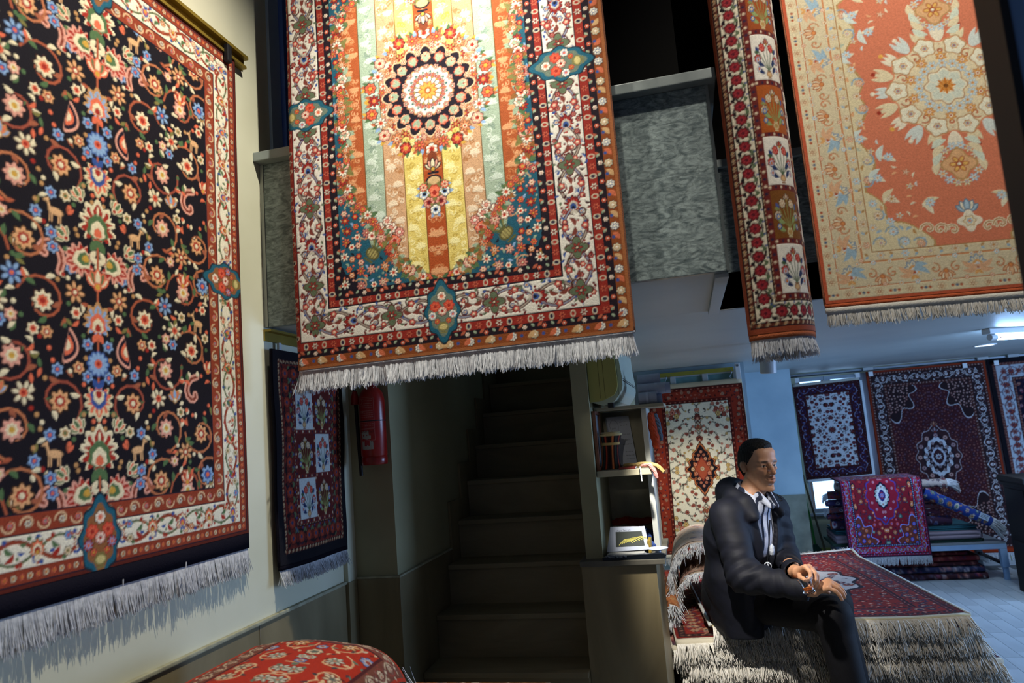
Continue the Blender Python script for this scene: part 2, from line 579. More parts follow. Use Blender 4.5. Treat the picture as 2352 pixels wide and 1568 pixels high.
def dark_animal_rug(nx=330):
    """navy field thick with birds, deer, botehs and palmettes; red guards, ivory scroll border"""
    w, h = 1.19, 1.70; K = Knots(w, h, nx, '120e18', 5); R = K.r
    b0, b1, b2, b3 = .012, .044, .044 + .074, .044 + .074 + .05
    # mirrored field, one repeat of .62 m
    fl = [['3a1c18', CREAM, CORAL, RED], ['2a1418', PINK, CREAM, GOLD], ['1c2038', SKY, BLUE, CORAL], ['3a2414', 'd8a070', RED, CREAM], ['24180e', CREAM, TAN, GREEN]]
    per = .60
    P = K.fill
    def motifs(oy):
        cx = w / 2
        # central palmette column
        K.palmette(cx, oy + .10, .066, PI / 2, [CREAM, RED, GREEN, CREAM, CORAL])
        K.palmette(cx, oy + .245, .05, -PI / 2, ['d8c8a0', CORAL, BLUE, CREAM, RED])
        K.daisy(cx, oy + .335, .034, [BLUE, SKY, CORAL, RED], 12)
        K.palmette(cx, oy + .44, .05, PI / 2, [TAN, SKY, CORAL, CREAM, RED])
        K.lotus(cx, oy + .54, .05, PI / 2, [CORAL, CREAM, GREEN, GOLD])
    keep0 = []
    def one(oy):
        keep = [(w / 2, oy + y, r) for y, r in ((.10, .07), (.245, .055), (.335, .036), (.44, .055), (.54, .045))]
        q = random.Random(11); K.r = q
        ins = lambda x, y: b3 + .012 < x < w / 2 - .004
        def vine(x, y, r):
            f = q.choice((-1, 1)); K.scroll(x, y, r, q.uniform(0, 6.3), q.choice(('a8563a', 'b8704a', '9a4a38')), .0065, f, 1.3, 5, [GREEN, CREAM, 'a05a40'])
            K.rosette(x, y, r * .42, q.choice(fl), 8)
        def bot(x, y, r):
            a = q.uniform(-.6, .6) + PI / 2; K.boteh(x, y, r, a, q.choice(([CREAM, '7a3a2c', TAN, CREAM], [PINK, '1c1424', CORAL, CREAM], [CREAM, GREEN, GOLD, RED])), q.choice((-1, 1)))
        def horn(x, y, r):
            a = q.uniform(0, 6.3); f = q.choice((-1, 1))
            K.scroll(x, y, r * .9, a, PINK, r * .34, f, .62); K.scroll(x, y, r * .9, a, '7a3424', r * .12, f, .62)
            for k in range(7):
                t = a + f * k * .55; K.leaf(x + math.cos(t) * r * .9, y + math.sin(t) * r * .9, r * .3, r * .1, t, CREAM)
        P(ins, [(.068, vine, 60), (.062, horn, 60), (.050, lambda x, y, r: K.palmette(x, y, r, q.uniform(0, 6.3), q.choice(([CREAM, CORAL, GREEN, CREAM, RED], [TAN, BLUE, CORAL, CREAM, RED], [PINK, RED, CREAM, GREEN, GOLD]))), 90),
                (.047, bot, 110), (.050, lambda x, y, r: K.bird(x, y, r, q.uniform(-.4, .4), ['d8b090', 'a8684a', CREAM], q.choice((-1, 1))), 80),
                (.036, lambda x, y, r: K.deer(x, y, r, q.choice((IVORY, 'd8a878', CORAL)), q.choice((-1, 1))), 70),
                (.030, lambda x, y, r: K.daisy(x, y, r, q.choice(fl), 7, q.uniform(0, 1)), 240),
                (.028, lambda x, y, r: K.lotus(x, y - r * .3, r * 1.3, q.uniform(.6, 2.5), q.choice(([CORAL, CREAM, RED, GOLD], [TAN, SKY, CORAL, CREAM], [CREAM, GREEN, CORAL, RED]))), 260),
                (.017, lambda x, y, r: K.rosette(x, y, r, q.choice(fl), 6, q.uniform(0, 1)), 700),
                (.020, lambda x, y, r: K.sprig(x - r * .7, y - r * .7, r * 2.2, q.uniform(.3, 1.3), 'a8563a', [GREEN, CREAM, 'c0704a'], .003, .2, 3), 300),
                (.013, lambda x, y, r: [K.leaf(x - r * .8, y, r * 1.9, r * .42, q.uniform(0, 6.3), q.choice((GREEN, OLIVE, 'a8563a', CREAM, CORAL)), q.uniform(-.2, .2)) for _ in range(2)], 1200),
                (.008, lambda x, y, r: K.disc(x, y, r * .75, q.choice((CORAL, CREAM, GREEN, RED, TAN))), 1500)],
          box=(b3, w / 2, oy, oy + per), pad=.88, keep=keep)
    for k in range(-1, 3):
        one(b3 + .02 + k * per); motifs(b3 + .02 + k * per)
    # stems joining the central column
    K.rect(w / 2 - .0022, w / 2 + .0022, b3, h - b3, 'a8563a')
    for k in range(-1, 3): motifs(b3 + .02 + k * per)
    # borders
    K.frame(0, b0, '5a2016'); K.frame(b0, b1, '8c3a24'); K.frame(b1, b2, 'e4dcc4'); K.frame(b2, b3, '8c3a24')
    for d in (b0, b1, b2, b3 - .003): K.frame(d, d + .003, '1c1626')
    K.along((b0 + b1) / 2, .020, lambda x, y, a, k: (K.rosette(x, y, .0075, [NAVY, CREAM if k % 2 else CORAL, RED, GOLD], 5)))
    K.along((b2 + b3) / 2, .044, lambda x, y, a, k: (K.scroll(x, y, .019, a + PI / 2, 'd8b48a', .004, 1 if k % 2 else -1, 1.0), K.rosette(x, y, .009, ['2c1018', CORAL if k % 2 else CREAM, BLUE, GOLD], 6)))
    dm = (b1 + b2) / 2
    K.vine(dm, .115, .026, .010, '8c3a24')
    K.vine(dm, .115, -.026, .006, '54603c')
    def bm(x, y, a, k):
        K.palmette(x, y, .024, a, [[RED, CREAM, BLUE, CORAL, GOLD], ['54603c', CORAL, CREAM, RED, GOLD]][k % 2])
    K.fill(lambda x, y: b1 + .010 < min(x, y, h - y) < b2 - .010 and x < w / 2, [(.011, lambda x, y, r: K.rosette(x, y, r, R.choice(fl), 6), 300), (.008, lambda x, y, r: K.leaf(x - r, y, r * 2.2, r * .5, R.uniform(0, 6), R.choice((RED, 'a8563a', GREEN, BLUE, 'a8563a', '8c3a24')), .2), 2200), (.005, lambda x, y, r: K.disc(x, y, r * .8, R.choice((RED, GREEN, BLUE))), 700)], box=(0, w / 2, 0, h))
    K.along(dm, .115, bm)
    K.along(dm, .0575, lambda x, y, a, k: (K.leaf(x, y, .026, .006, a + .9, GREEN, .2), K.leaf(x, y, .026, .006, a + PI - .9, RED, .2)) if k % 2 else None)
    K.along(dm, .029, lambda x, y, a, k: K.disc(x + math.cos(a) * (.028 if k % 2 else -.028), y + math.sin(a) * (.028 if k % 2 else -.028), .0055, (BLUE, RED, GREEN)[k % 3]))
    cart = ((w / 2, dm, PI / 2), (w - dm, h / 2, PI), (dm, h / 2, 0), (w / 2, h - dm, -PI / 2))
    for x, y, a in cart: cartouche(K, x, y, .098, a, RUST)
    K.mirror_x()
    # the mid cartouche is on the mirror axis: paint it whole again
    for x, y, a in cart: cartouche(K, x, y, .098, a, RUST)
    # plain navy end band
    return K


def cartouche(K, x, y, r, ang, ground='20586a'):
    for f, col in ((1.0, '16222c'), (.94, TEAL), (.76, '6a7868' if ground != RUST else '8c5a34')):
        q = K.loc(x, y, r * 1.25, ang)
        if q:
            X, Y = q[1], q[2] / .72; t = np.arctan2(Y, X); R = np.hypot(X, Y)
            K.blend(q[0], R - r * f * (.86 + .24 * np.abs(np.cos(t)) ** 9 + .07 * np.cos(8 * t)), col)
    ux, uy = math.cos(ang), math.sin(ang)
    for (u, v, f, c) in ((.18, .24, .19, [RED, 'd04a34', CORAL, RED]), (.18, -.24, .19, [RED, 'd04a34', CORAL, RED]), (.52, 0, .17, [NAVY, IVORY, PINK, CORAL]),
                         (0, 0, .17, [WINE, PINK, IVORY, RED]), (-.14, .36, .15, [NAVY, IVORY if ground != RUST else RED, SKY, CORAL]), (-.14, -.36, .15, [NAVY, IVORY if ground != RUST else RED, SKY, CORAL]), (-.34, .20, .10, [NAVY, CORAL, RED, GOLD]), (-.34, -.20, .10, [NAVY, CORAL, RED, GOLD])):
        K.rose(x + r * (ux * u - uy * v), y + r * (uy * u + ux * v), r * f, c)
    K.vase(x - ux * r * .55, y - uy * r * .55, r * .34, [OLIVE, 'c8b878'], ang)


def striped_medallion_rug(nx=400):
    """striped garden field, scalloped medallion, teal flowered corners, white scroll border"""
    w, h = 1.15, 1.75; K = Knots(w, h, nx, '9a5a30', 3); q = K.r
    D = [0, .010, .040, .060, .090, .194, .220, .240]      # tan edge, flower edge, dark guard, red guard, white border, red guard, dark guard
    cols = ['9c5e36', '86451f', '1e121c', '8e281e', 'dcd6c8', '8e281e', '1e121c']
    # field
    f0 = D[-1]; fw = w - 2 * f0
    K.rect(f0, w - f0, f0, h - f0, 'd6c070')
    tones = ['a44a20', 'd8c26c', 'c49a74', '9dae98', 'a4522a', 'd4bc68', 'c49a74']
    sw = .066
    for k in range(-6, 7):
        c = tones[abs(k)]
        x = w / 2 + k * sw
        K.rect(max(f0, x - sw / 2), min(w - f0, x + sw / 2), f0, h - f0, c)
    # damask in each stripe: pale lotus blooms and curls
    dam = {'a44a20': 'd49a6c', 'd8c26c': 'ece0a0', 'c49a74': 'e2cdb0', '9dae98': 'c6d2c2', 'a4522a': 'd49a6c', 'd4bc68': 'ece0a0'}
    dam2 = {'a44a20': 'c07848', 'd8c26c': 'b89c44', 'c49a74': 'a87448', '9dae98': '7c9080', 'a4522a': 'c07848', 'd4bc68': 'b89c44'}
    for k in range(-6, 1):
        c = tones[abs(k)]; x = w / 2 + k * sw
        y = f0 + .02 + (abs(k) % 2) * .03
        n = 0
        while y < h / 2 + .06:
            for _ in range(9):
                K.scroll(x + q.uniform(-.022, .022), y + q.uniform(-.03, .03), .010, q.uniform(0, 6), dam2[c] if _ % 2 else dam[c], .0026, q.choice((-1, 1)), .9)
            ox = (.010 if n % 2 else -.010)
            for a in range(7):
                t = PI / 2 + (a - 3) * .5; K.leaf(x + ox, y, .019, .0045, t, dam[c])
            K.disc(x + ox, y, .005, dam[c])
            y += .062; n += 1
        K.rect(x + sw / 2 - .0014, x + sw / 2 + .0014, f0, h - f0, '6a4a22')
    K.rect(w / 2 - sw / 2 - .0014, w / 2 - sw / 2 + .0014, f0, h - f0, '6a4a22')
    # teal corners: boundary half width of the open field as a function of height from the lower end
    def half(y):
        t = (min(y, h - y) - f0) / .38
        t = max(0.0, t)
        return min(.02 + .285 * min(1, t) ** .62 + .010 * math.sin(min(1.3, t) * 9), .312)
    yy = (np.arange(K.ny) + .5) / K.s; xx = (np.arange(nx) + .5) / K.s
    hv = np.array([half(v) for v in yy])
    m = (np.abs(xx[None, :] - w / 2) > hv[:, None]) & (np.abs(xx[None, :] - w / 2) < w / 2 - f0) & (yy[:, None] > f0) & (yy[:, None] < h - f0)
    K.A[m] = lin('1e5568')
    # outermost dark corner behind the teal
    cm = (np.hypot(np.abs(xx[None, :] - w / 2) - (w / 2 - f0), np.minimum(yy, h - yy)[:, None] - f0) < .075 + .014 * np.sin(np.arctan2(np.minimum(yy, h - yy)[:, None] - f0 + 1e-6, (w / 2 - f0) - np.abs(xx[None, :] - w / 2)) * 9)) & m
    K.A[cm] = lin('1a1220')
    fl = [[NAVY, CORAL, RED, GOLD], [WINE, PINK, CREAM, RED], [NAVY, RED, CORAL, GOLD], [NAVY, IVORY, CORAL, RED], ['3a1418', 'd8885a', CREAM, RED]]
    ins = lambda x, y: x > f0 + .008 and f0 + .008 < y and (w / 2 - x) > half(y) + .008
    big = [(w / 2 - .215, f0 + .175, .05)]
    # flower basket in the corner
    bx, by = f0 + .120, f0 + .125
    pk = [[WINE, PINK, RED, NAVY], [NAVY, 'c05a50', CREAM, WINE], [WINE, 'd0887a', 'a03028', CREAM]]
    K.fill(ins, [(.026, lambda x, y, r: (K.scroll(x, y, r, q.uniform(0, 6), 'c8946a', .0040, q.choice((-1, 1)), 1.0, 4, [SAGE, 'c86a48', SKY]), K.daisy(x, y, r * .62, q.choice(pk), 8)), 60),
                 (.016, lambda x, y, r: (K.leaf(x, y, r * 1.3, r * .3, q.uniform(0, 6.3), q.choice((SAGE, NAVY, GOLD)), .1), K.daisy(x, y, r, q.choice(fl), 7)), 300), (.011, lambda x, y, r: K.rosette(x, y, r, q.choice(fl), 6), 900),
                 (.0075, lambda x, y, r: K.leaf(x - r, y, r * 2.3, r * .5, q.uniform(0, 6.3), q.choice((SAGE, NAVY, SKY, CORAL, NAVY)), .15), 1600), (.0045, lambda x, y, r: K.disc(x, y, r * .8, q.choice((CORAL, SAGE, PINK, NAVY))), 1400)],
           box=(f0, w / 2, f0, h / 2 + .02), keep=[(bx, by, .045)], pad=.92)
    for k in range(9): K.leaf(bx, by, .085, .006, PI / 4 + (k - 4) * .22, ('3a5a4a', OLIVE, SAGE)[k % 3], .05)
    K.vase(bx - .006, by - .010, .046, ['5a5a30', '9a9058'], PI / 4 + .1)
    for k in range(-2, 3): K.line(bx - .006 - .010 + k * .0065, by - .022 - k * .0065, bx + .004 + k * .0075, by + .004 - k * .0075, .0022, '4a3a20')
    for (u, v, r) in ((.045, .052, .024), (.018, .072, .022), (.072, .022, .022), (.062, .066, .020), (.03, .03, .017), (-.005, .05, .015), (.052, -.002, .015), (.09, .048, .016), (.05, .092, .016)):
        K.rose(bx + u, by + v, r, q.choice(([WINE, IVORY, PINK, RED], [WINE, 'e0a090', RED, IVORY], [NAVY, CORAL, PINK, RED], [WINE, IVORY, RED, PINK])))
    # a hedge of blossoms along the boundary
    y = f0 + .006
    while y < h / 2 + .02:
        x = w / 2 - half(y)
        r = q.uniform(.012, .019)
        for _ in range(3): K.leaf(x, y, r * 2.0, r * .45, q.uniform(0, 6.3), q.choice((OLIVE, '8a5a2c', GREEN, SAGE)), .1)
        (K.rose if q.random() < .35 else K.daisy)(x + q.uniform(-.010, .006), y, r, q.choice(fl))
        y += q.uniform(.012, .022) if y > f0 + .12 else .0085
    # pendant vase of flowers below and above the medallion
    cx, cy = w / 2, h / 2
    # medallion
    for k in range(28):
        a = k * 2 * PI / 28; rr = .186 + (.016 if k % 2 else 0)
        if math.cos(a) > .25: continue
        x, y = cx + rr * math.cos(a), cy + rr * math.sin(a)
        if y > cy + .004: continue
        for s in (-.5, 0, .5): K.leaf(x, y, .036, .007, a + s, (GREEN, SKY, GOLD, 'b0603c')[(k + int(s * 2)) % 4], .1)
        (K.rose if k % 2 else K.daisy)(x, y, .021, fl[(k * 3) % 5])
    for a in np.arange(PI * .5, PI * 1.56, PI / 22):
        K.daisy(cx + .158 * math.cos(a), cy + .158 * math.sin(a), .014, fl[int(a * 20) % 5], 6)
    K.polar(cx, cy, .150, 16, .07, 0, 'd8b890'); K.polar(cx, cy, .145, 16, .07, 0, '1c1420')
    for k in range(16):
        a = k * 2 * PI / 16
        K.rose(cx + .118 * math.cos(a), cy + .118 * math.sin(a), .019, [WINE, CORAL, PINK, 'e8a080'] if k % 2 else [NAVY, 'e09070', CREAM, RED])
        K.rosette(cx + .137 * math.cos(a + .196), cy + .137 * math.sin(a + .196), .010, [CREAM, CORAL, CREAM, RED], 6)
        for s in (-.35, .35): K.leaf(cx + .1 * math.cos(a), cy + .1 * math.sin(a), .03, .006, a + s, SAGE)
    K.polar(cx, cy, .084, 16, .06, PI / 16, 'c88a5a'); K.polar(cx, cy, .079, 16, .06, PI / 16, 'efe4cc')
    for k in range(16):
        a = k * 2 * PI / 16
        K.rosette(cx + .083 * math.cos(a), cy + .083 * math.sin(a), .010, ['1c1420', PINK, '1c1420', CREAM], 5)
        K.line(cx, cy, cx + .060 * math.cos(a), cy + .060 * math.sin(a), .0032, '25354a')
        K.lotus(cx + .046 * math.cos(a), cy + .046 * math.sin(a), .019, a, ['25354a', CORAL, PINK, GOLD])
        K.disc(cx + .065 * math.cos(a + .196), cy + .065 * math.sin(a + .196), .0042, '3a6a6a')
    K.daisy(cx, cy, .032, ['a85a20', 'e0a04a', 'a85a20', CREAM], 10)
    def pendant(x, y, sg):
        K.leaf(x, y - .02 * sg, .05, .016, PI / 2 * sg, '7a3a20'); K.lotus(x, y - .035 * sg, .04, PI / 2 * sg, [NAVY, CREAM, PINK, GOLD])
        K.vase(x, y - .075 * sg, .05, [NAVY, 'c8a878'], PI / 2 * -sg)
        for (u, v, r, c) in ((0, .115, .026, [RED, CORAL, 'e88060', RED]), (-.034, .115, .019, [NAVY, IVORY, SKY, NAVY]), (.034, .115, .019, [NAVY, IVORY, SKY, NAVY]), (-.02, .145, .019, [WINE, PINK, RED, WINE]),
                             (.02, .145, .019, [WINE, PINK, RED, WINE]), (0, .172, .018, [NAVY, IVORY, SKY, NAVY]), (-.036, .092, .014, [WINE, CORAL, CREAM, RED]), (.036, .092, .014, [WINE, CORAL, CREAM, RED])):
            for s in range(3): K.leaf(x + u, y - v * sg, r * 1.6, r * .35, s * 2.1 + u * 30, (GREEN, OLIVE, SKY)[s])
            K.rose(x + u, y - v * sg, r, c)
    pendant(cx, cy - .235, 1)
    # borders
    for k in range(7): K.frame(D[k], D[k + 1], cols[k])
    for d in D[2:]: K.frame(d - .002, d + .002, '16101c')
    def fe(x, y, a, k):
        if k % 2: K.leaf(x - .012, y - .008, .03, .008, a + .8, ['c8a070', 'c86a48'][k % 4 // 2], .1); K.disc(x + .006, y, .005, BLUE)
        else: K.rose(x, y, .0135, [NAVY, IVORY if k % 4 else 'cfc4a4', '3a5a8c' if k % 4 else TAN, IVORY])
    K.along((D[1] + D[2]) / 2 + .001, .033, fe)
    for d in ((D[2] + D[3]) / 2, (D[6] + D[7]) / 2):
        K.along(d, .030, lambda x, y, a, k: K.rosette(x, y, .0075, ['4a1820', CORAL if k % 3 else IVORY, RED, IVORY], 6) if k % 2 else (K.leaf(x - .009 * math.sin(a), y - .009 * abs(math.cos(a)), .020, .0048, a + .9, 'b05a40'), K.leaf(x, y, .014, .004, a - .8, SAGE)))
    for d in ((D[3] + D[4]) / 2, (D[5] + D[6]) / 2):
        K.along(d, .032, lambda x, y, a, k: K.daisy(x, y, .0105, [NAVY, IVORY if k % 4 else CORAL, RED, NAVY], 6) if k % 2 == 0 else (K.ell(x, y, .011, .008, a, 'c8bfa4'), K.ell(x, y, .007, .005, a, '2a2038' if k % 4 == 1 else RED)))
    dm = (D[4] + D[5]) / 2
    K.vine(dm, .135, .036, .0105, '3a1018'); K.vine(dm, .135, .036, .0045, 'a89888')
    K.vine(dm, .135, -.036, .0105, '5a181c'); K.vine(dm, .135, -.036, .0045, '8a90a0')
    wfl = [['5a1418', 'b04038', PINK, CREAM], ['3a1018', '8a2a28', 'c87a6c', NAVY], ['2a3050', '5a70a0', CREAM, RED]]
    K.fill(lambda x, y: D[4] + .010 < min(x, y) < D[5] - .010 and x < w / 2, [(.017, lambda x, y, r: (K.scroll(x, y, r, q.uniform(0, 6), '4a161a', .0042, q.choice((-1, 1)), 1.1, 3, ['8a2a28', '5d6a50', '33508f']), K.rosette(x, y, r * .42, q.choice(wfl), 6)), 160), (.0095, lambda x, y, r: K.rosette(x, y, r, q.choice(wfl), 6), 600), (.0085, lambda x, y, r: (K.leaf(x - r, y, r * 2.3, r * .42, q.uniform(0, 6), q.choice(('6a1c20', '5d6a50', '3a1018', '8a90a0', '33508f')), .25)), 1500), (.0045, lambda x, y, r: K.disc(x, y, r * .8, q.choice(('8a2a28', '33508f', '6a1c20'))), 1500)], box=(0, w / 2, 0, h / 2))
    def wb(x, y, a, k):
        if k % 4 == 0:
            K.polar(x, y, .030, 4, .28, a, '5a1418'); K.polar(x, y, .0265, 4, .28, a, '5d6a50'); K.daisy(x, y, .017, ['2a1418', '9a3a30', '2a1418', CREAM], 6)
        elif k % 4 == 2:
            K.palmette(x, y, .028, a + PI / 2, ['6a1c20', RED, 'b8b0a0', BLUE, NAVY])
        else:
            for s in (-1, 1):
                K.rosette(x + math.cos(a) * .030 * s, y + math.sin(a) * .030 * s, .0115, ['5a1418', 'b04038', PINK, CREAM], 5)
                K.leaf(x, y, .032, .007, a + s * 1.1, '7a3a30', .2 * s)
    K.along(dm, .0675, wb)
    K.along(dm, .01687, lambda x, y, a, k: K.leaf(x + math.cos(a) * (.040 if k % 2 else -.040), y + math.sin(a) * (.040 if k % 2 else -.040), .014, .0038, a + k, ('7a2420', BLUE, '6a1c20', '5d6a50')[k % 4]))
    K.mirror_x(); K.mirror_y()
    for x, y, a in ((w / 2, D[4] + .045, PI / 2), (w - D[4] - .05, h / 2, PI), (D[4] + .05, h / 2, 0), (w / 2, h - D[4] - .045, -PI / 2)):
        cartouche(K, x, y, .092, a)
    return K


def coral_rug(nx=260):
    """coral field, pale scalloped medallion, cream spandrels and borders in pastel"""
    w, h = 0.885, 1.36; K = Knots(w, h, nx, 'd07a5a', 9); q = K.r
    D = [.012, .040, .046, .122, .128, .156]
    f0 = D[-1]
    pas = [['b08a5a', 'e8d8b0', 'a8c0cc', 'd8885a'], ['b8906a', 'cfd8d0', 'e8c080', 'd88a60'], ['a8785a', 'e8dcc0', 'd8b070', 'a05030'], ['8aa0ac', 'c8d8dc', 'e8dcc0', 'c87850'], ['a06a48', 'e8b490', 'e8dcc0', 'b04a30']]
    yy = (np.arange(K.ny) + .5) / K.s; xx = (np.arange(nx) + .5) / K.s
    ax = np.abs(xx - w / 2)[None, :]; ay = np.abs(yy - h / 2)[:, None]
    # cream spandrels
    fx, fy = w / 2 - f0, h / 2 - f0
    t = (fx - ax) / fx; s = (fy - ay) / fy
    sp = (s < .40) & (t < .66 - 1.75 * s + .08 * np.sin(s * 26) + .05 * np.cos(t * 16))
    sp |= (t < .09 + .065 * np.sin(ay * 34)) & (s < 1.01)
    K.A[sp] = lin('d8c9a0')
    edge = sp ^ np.roll(sp, 2, 1) | sp ^ np.roll(sp, 2, 0)
    K.A[edge] = lin('b8905c')
    insf = lambda x, y: f0 + .012 < x < w / 2 and f0 + .012 < y < h / 2 + .02
    med = [(w / 2, h / 2, .205)]
    def pick(x, y, r): return q.choice(pas)
    # roundel
    cx, cy = w / 2, h / 2
    for k in range(20):
        a = k * 2 * PI / 20
        for sft in (-.13, 0, .13):
            K.leaf(cx + .150 * math.cos(a), cy + .150 * math.sin(a), .058 + (.012 if k % 2 else 0), .008, a + sft * 2, ('e8dcc0', 'cfd6cc', 'e0d0a8')[k % 3], sft * .4)
        K.disc(cx + .214 * math.cos(a), cy + .214 * math.sin(a), .007, ('e0a850', 'e8dcc0', 'a03a28')[k % 3])
    K.polar(cx, cy, .165, 10, .06, 0, 'd8906a'); K.polar(cx, cy, .160, 10, .06, 0, 'e0cfa8')
    for k in range(10):
        a = k * 2 * PI / 10
        K.polar(cx + .142 * math.cos(a), cy + .142 * math.sin(a), .032, 5, .12, a, 'b88a5a'); K.polar(cx + .142 * math.cos(a), cy + .142 * math.sin(a), .028, 5, .12, a, 'e6e0c4')
        K.rosette(cx + .140 * math.cos(a), cy + .140 * math.sin(a), .011, ['b85a3a', 'd8c090', '8aa8b8', 'b85a3a'], 6)
        a += PI / 10
        K.scroll(cx + .125 * math.cos(a), cy + .125 * math.sin(a), .018, a, 'b86a48', .004, 1, 1.0); K.daisy(cx + .102 * math.cos(a), cy + .102 * math.sin(a), .017, ['a85a30', 'e0a860', 'e8dcc0', 'b04a30'], 7)
    for k in range(16):
        a = k * 2 * PI / 16
        K.daisy(cx + .078 * math.cos(a), cy + .078 * math.sin(a), .015, ['8aa4b4', 'cfdcdc', 'e0b870', 'c87850'], 6)
    K.polar(cx, cy, .060, 8, .10, 0, 'b8906a'); K.polar(cx, cy, .056, 8, .10, 0, 'e6dec0')
    for k in range(8):
        a = k * 2 * PI / 8; K.polar(cx + .040 * math.cos(a), cy + .040 * math.sin(a), .015, 5, .1, a, 'cfd4c0'); K.leaf(cx, cy, .030, .005, a, 'c87a30'); K.leaf(cx, cy, .024, .004, a + PI / 8, 'd89a50')
    K.disc(cx, cy, .007, '7a4a20')
    # pendant
    py = cy - .265
    for k in range(14):
        a = k * 2 * PI / 14; K.daisy(cx + .056 * math.cos(a), py + .062 * math.sin(a), .014, pas[(k * 2) % 5], 6)
    K.polar(cx, py, .046, 4, .18, PI / 2, 'b8905c'); K.polar(cx, py, .041, 4, .18, PI / 2, 'd8a878'); K.daisy(cx, py, .028, ['a04a28', 'e0b060', 'a04a28', 'e8dcc0'], 6)
    for sgn in (-1, 1):
        for k in range(4): K.leaf(cx + sgn * .07, py - .03 + k * .03, .05, .011, PI / 2 + sgn * (.3 + k * .25), ('e0cfa8', 'cfd6c0')[k % 2], .1)
    K.lotus(cx, f0 + .10, .045, PI / 2, ['6a8090', 'a8c0cc', 'e8dcc0', 'd8885a']); K.polar(cx, f0 + .07, .030, 4, .2, PI / 2, 'e8dcc0'); K.rosette(cx, f0 + .07, .017, pas[0], 6)
    for sgn in (-1,):
        for k in range(3): K.scroll(cx + sgn * (.05 + k * .034), f0 + .045 + k * .006, .022, 0 if k % 2 else PI, 'e6dab8', .009, 1 if k % 2 else -1, .9); K.scroll(cx + sgn * (.05 + k * .034), f0 + .045 + k * .006, .022, 0 if k % 2 else PI, 'b07a48', .003, 1 if k % 2 else -1, .9)
    insp = lambda x, y: insf(x, y) and sp[min(K.ny - 1, int(y * K.s)), min(nx - 1, int(x * K.s))]
    inco = lambda x, y: insf(x, y) and not sp[min(K.ny - 1, int(y * K.s)), min(nx - 1, int(x * K.s))]
    kp = med + [(cx, py, .085), (cx, f0 + .08, .06), (cx - .08, f0 + .05, .05)]
    K.fill(insp, [(.022, lambda x, y, r: (K.scroll(x, y, r, q.uniform(0, 6), '8aa4b4', .0045, q.choice((-1, 1)), 1.1, 4, ['b8a878', 'a8c0cc', 'd8a878']), K.daisy(x, y, r * .6, q.choice(pas), 8)), 90), (.013, lambda x, y, r: K.daisy(x, y, r, q.choice(pas), 7), 400),
                  (.009, lambda x, y, r: K.leaf(x - r, y, r * 2.2, r * .5, q.uniform(0, 6), q.choice(('b0b8a0', '9ab0bc', 'd8a070', 'b88a50')), .15), 900)], box=(f0, w / 2, f0, h / 2), keep=kp)
    K.fill(inco, [(.024, lambda x, y, r: (K.leaf(x - r, y - r * .6, r * 2.4, r * .4, q.uniform(0, 1.5), q.choice(('e0d0a8', 'cfd8cc')), .15), K.leaf(x - r, y, r * 2, r * .35, q.uniform(-1, 0), 'e4d8b8', .1), K.daisy(x, y, r * .6, q.choice(pas), 7)), 26), (.011, lambda x, y, r: K.daisy(x, y, r, q.choice(pas), 5), 60),
                  (.008, lambda x, y, r: K.leaf(x - r, y, r * 2.2, r * .4, q.uniform(0, 6), q.choice(('e4d8b8', 'cfd8d0', 'e8b080')), .15), 90)], box=(f0, w / 2, f0, h / 2), keep=kp, pad=1.25)
    # borders
    K.frame(0, D[0], 'c05a3a'); K.frame(D[0], D[1], 'd9caa4'); K.frame(D[1], D[2], 'c07850'); K.frame(D[2], D[3], 'd3c4a0'); K.frame(D[3], D[4], 'c88a5c'); K.frame(D[4], D[5], 'd6c6a0')
    K.frame(D[1] + .0015, D[2] - .0015, 'dccba6'); K.frame(D[5] - .003, D[5], 'a87a4c')
    K.along((D[0] + D[1]) / 2, .044, lambda x, y, a, k: K.daisy(x, y, .013, ['b07a50', 'e8d8b0', 'a05a38', 'e8d8b0'], 6) if k % 2 else [K.disc(x + u * math.sin(a), y + u * abs(math.cos(a)), .0045, c) for u, c in ((-.012, 'b05a3a'), (0, '5a6a80'), (.012, 'b05a3a'))])
    K.along((D[4] + D[5]) / 2, .036, lambda x, y, a, k: K.daisy(x, y, .012, pas[k % 5], 6) if k % 2 else (K.leaf(x, y, .014, .004, a + .8, 'b8905c'), K.leaf(x, y, .014, .004, a + 2.4, '9ab0bc')))
    dm = (D[2] + D[3]) / 2
    def mb(x, y, a, k):
        if k % 2 == 0:
            K.palmette(x, y, .030, a, ['8a9aa8', 'e0d4b0', 'd8a060', 'cfd8d8', 'b05a3a'])
            for s in (-1.9, -1.2, 1.2, 1.9): K.leaf(x, y, .046, .008, a + s, ('9ab4c0', 'd8a880')[s > 0], .2)
        else:
            K.lotus(x, y - .01, .034, a + PI, ['b06a40', 'e0b488', 'e6dab8', 'd88a50'])
            for s in (-1, 1): K.scroll(x + s * .030 * abs(math.sin(a)), y + s * .030 * abs(math.cos(a)), .017, a, 'c07a50', .0035, s, 1.1, 3, ['b0a878', 'd8906a'])
    K.along(dm, .094, mb)
    K.along(dm, .0235, lambda x, y, a, k: K.rosette(x + math.cos(a) * (.036 if k % 2 else -.036), y + math.sin(a) * (.036 if k % 2 else -.036), .007, pas[k % 5], 5))
    K.mirror_x(); K.mirror_y()
    return K


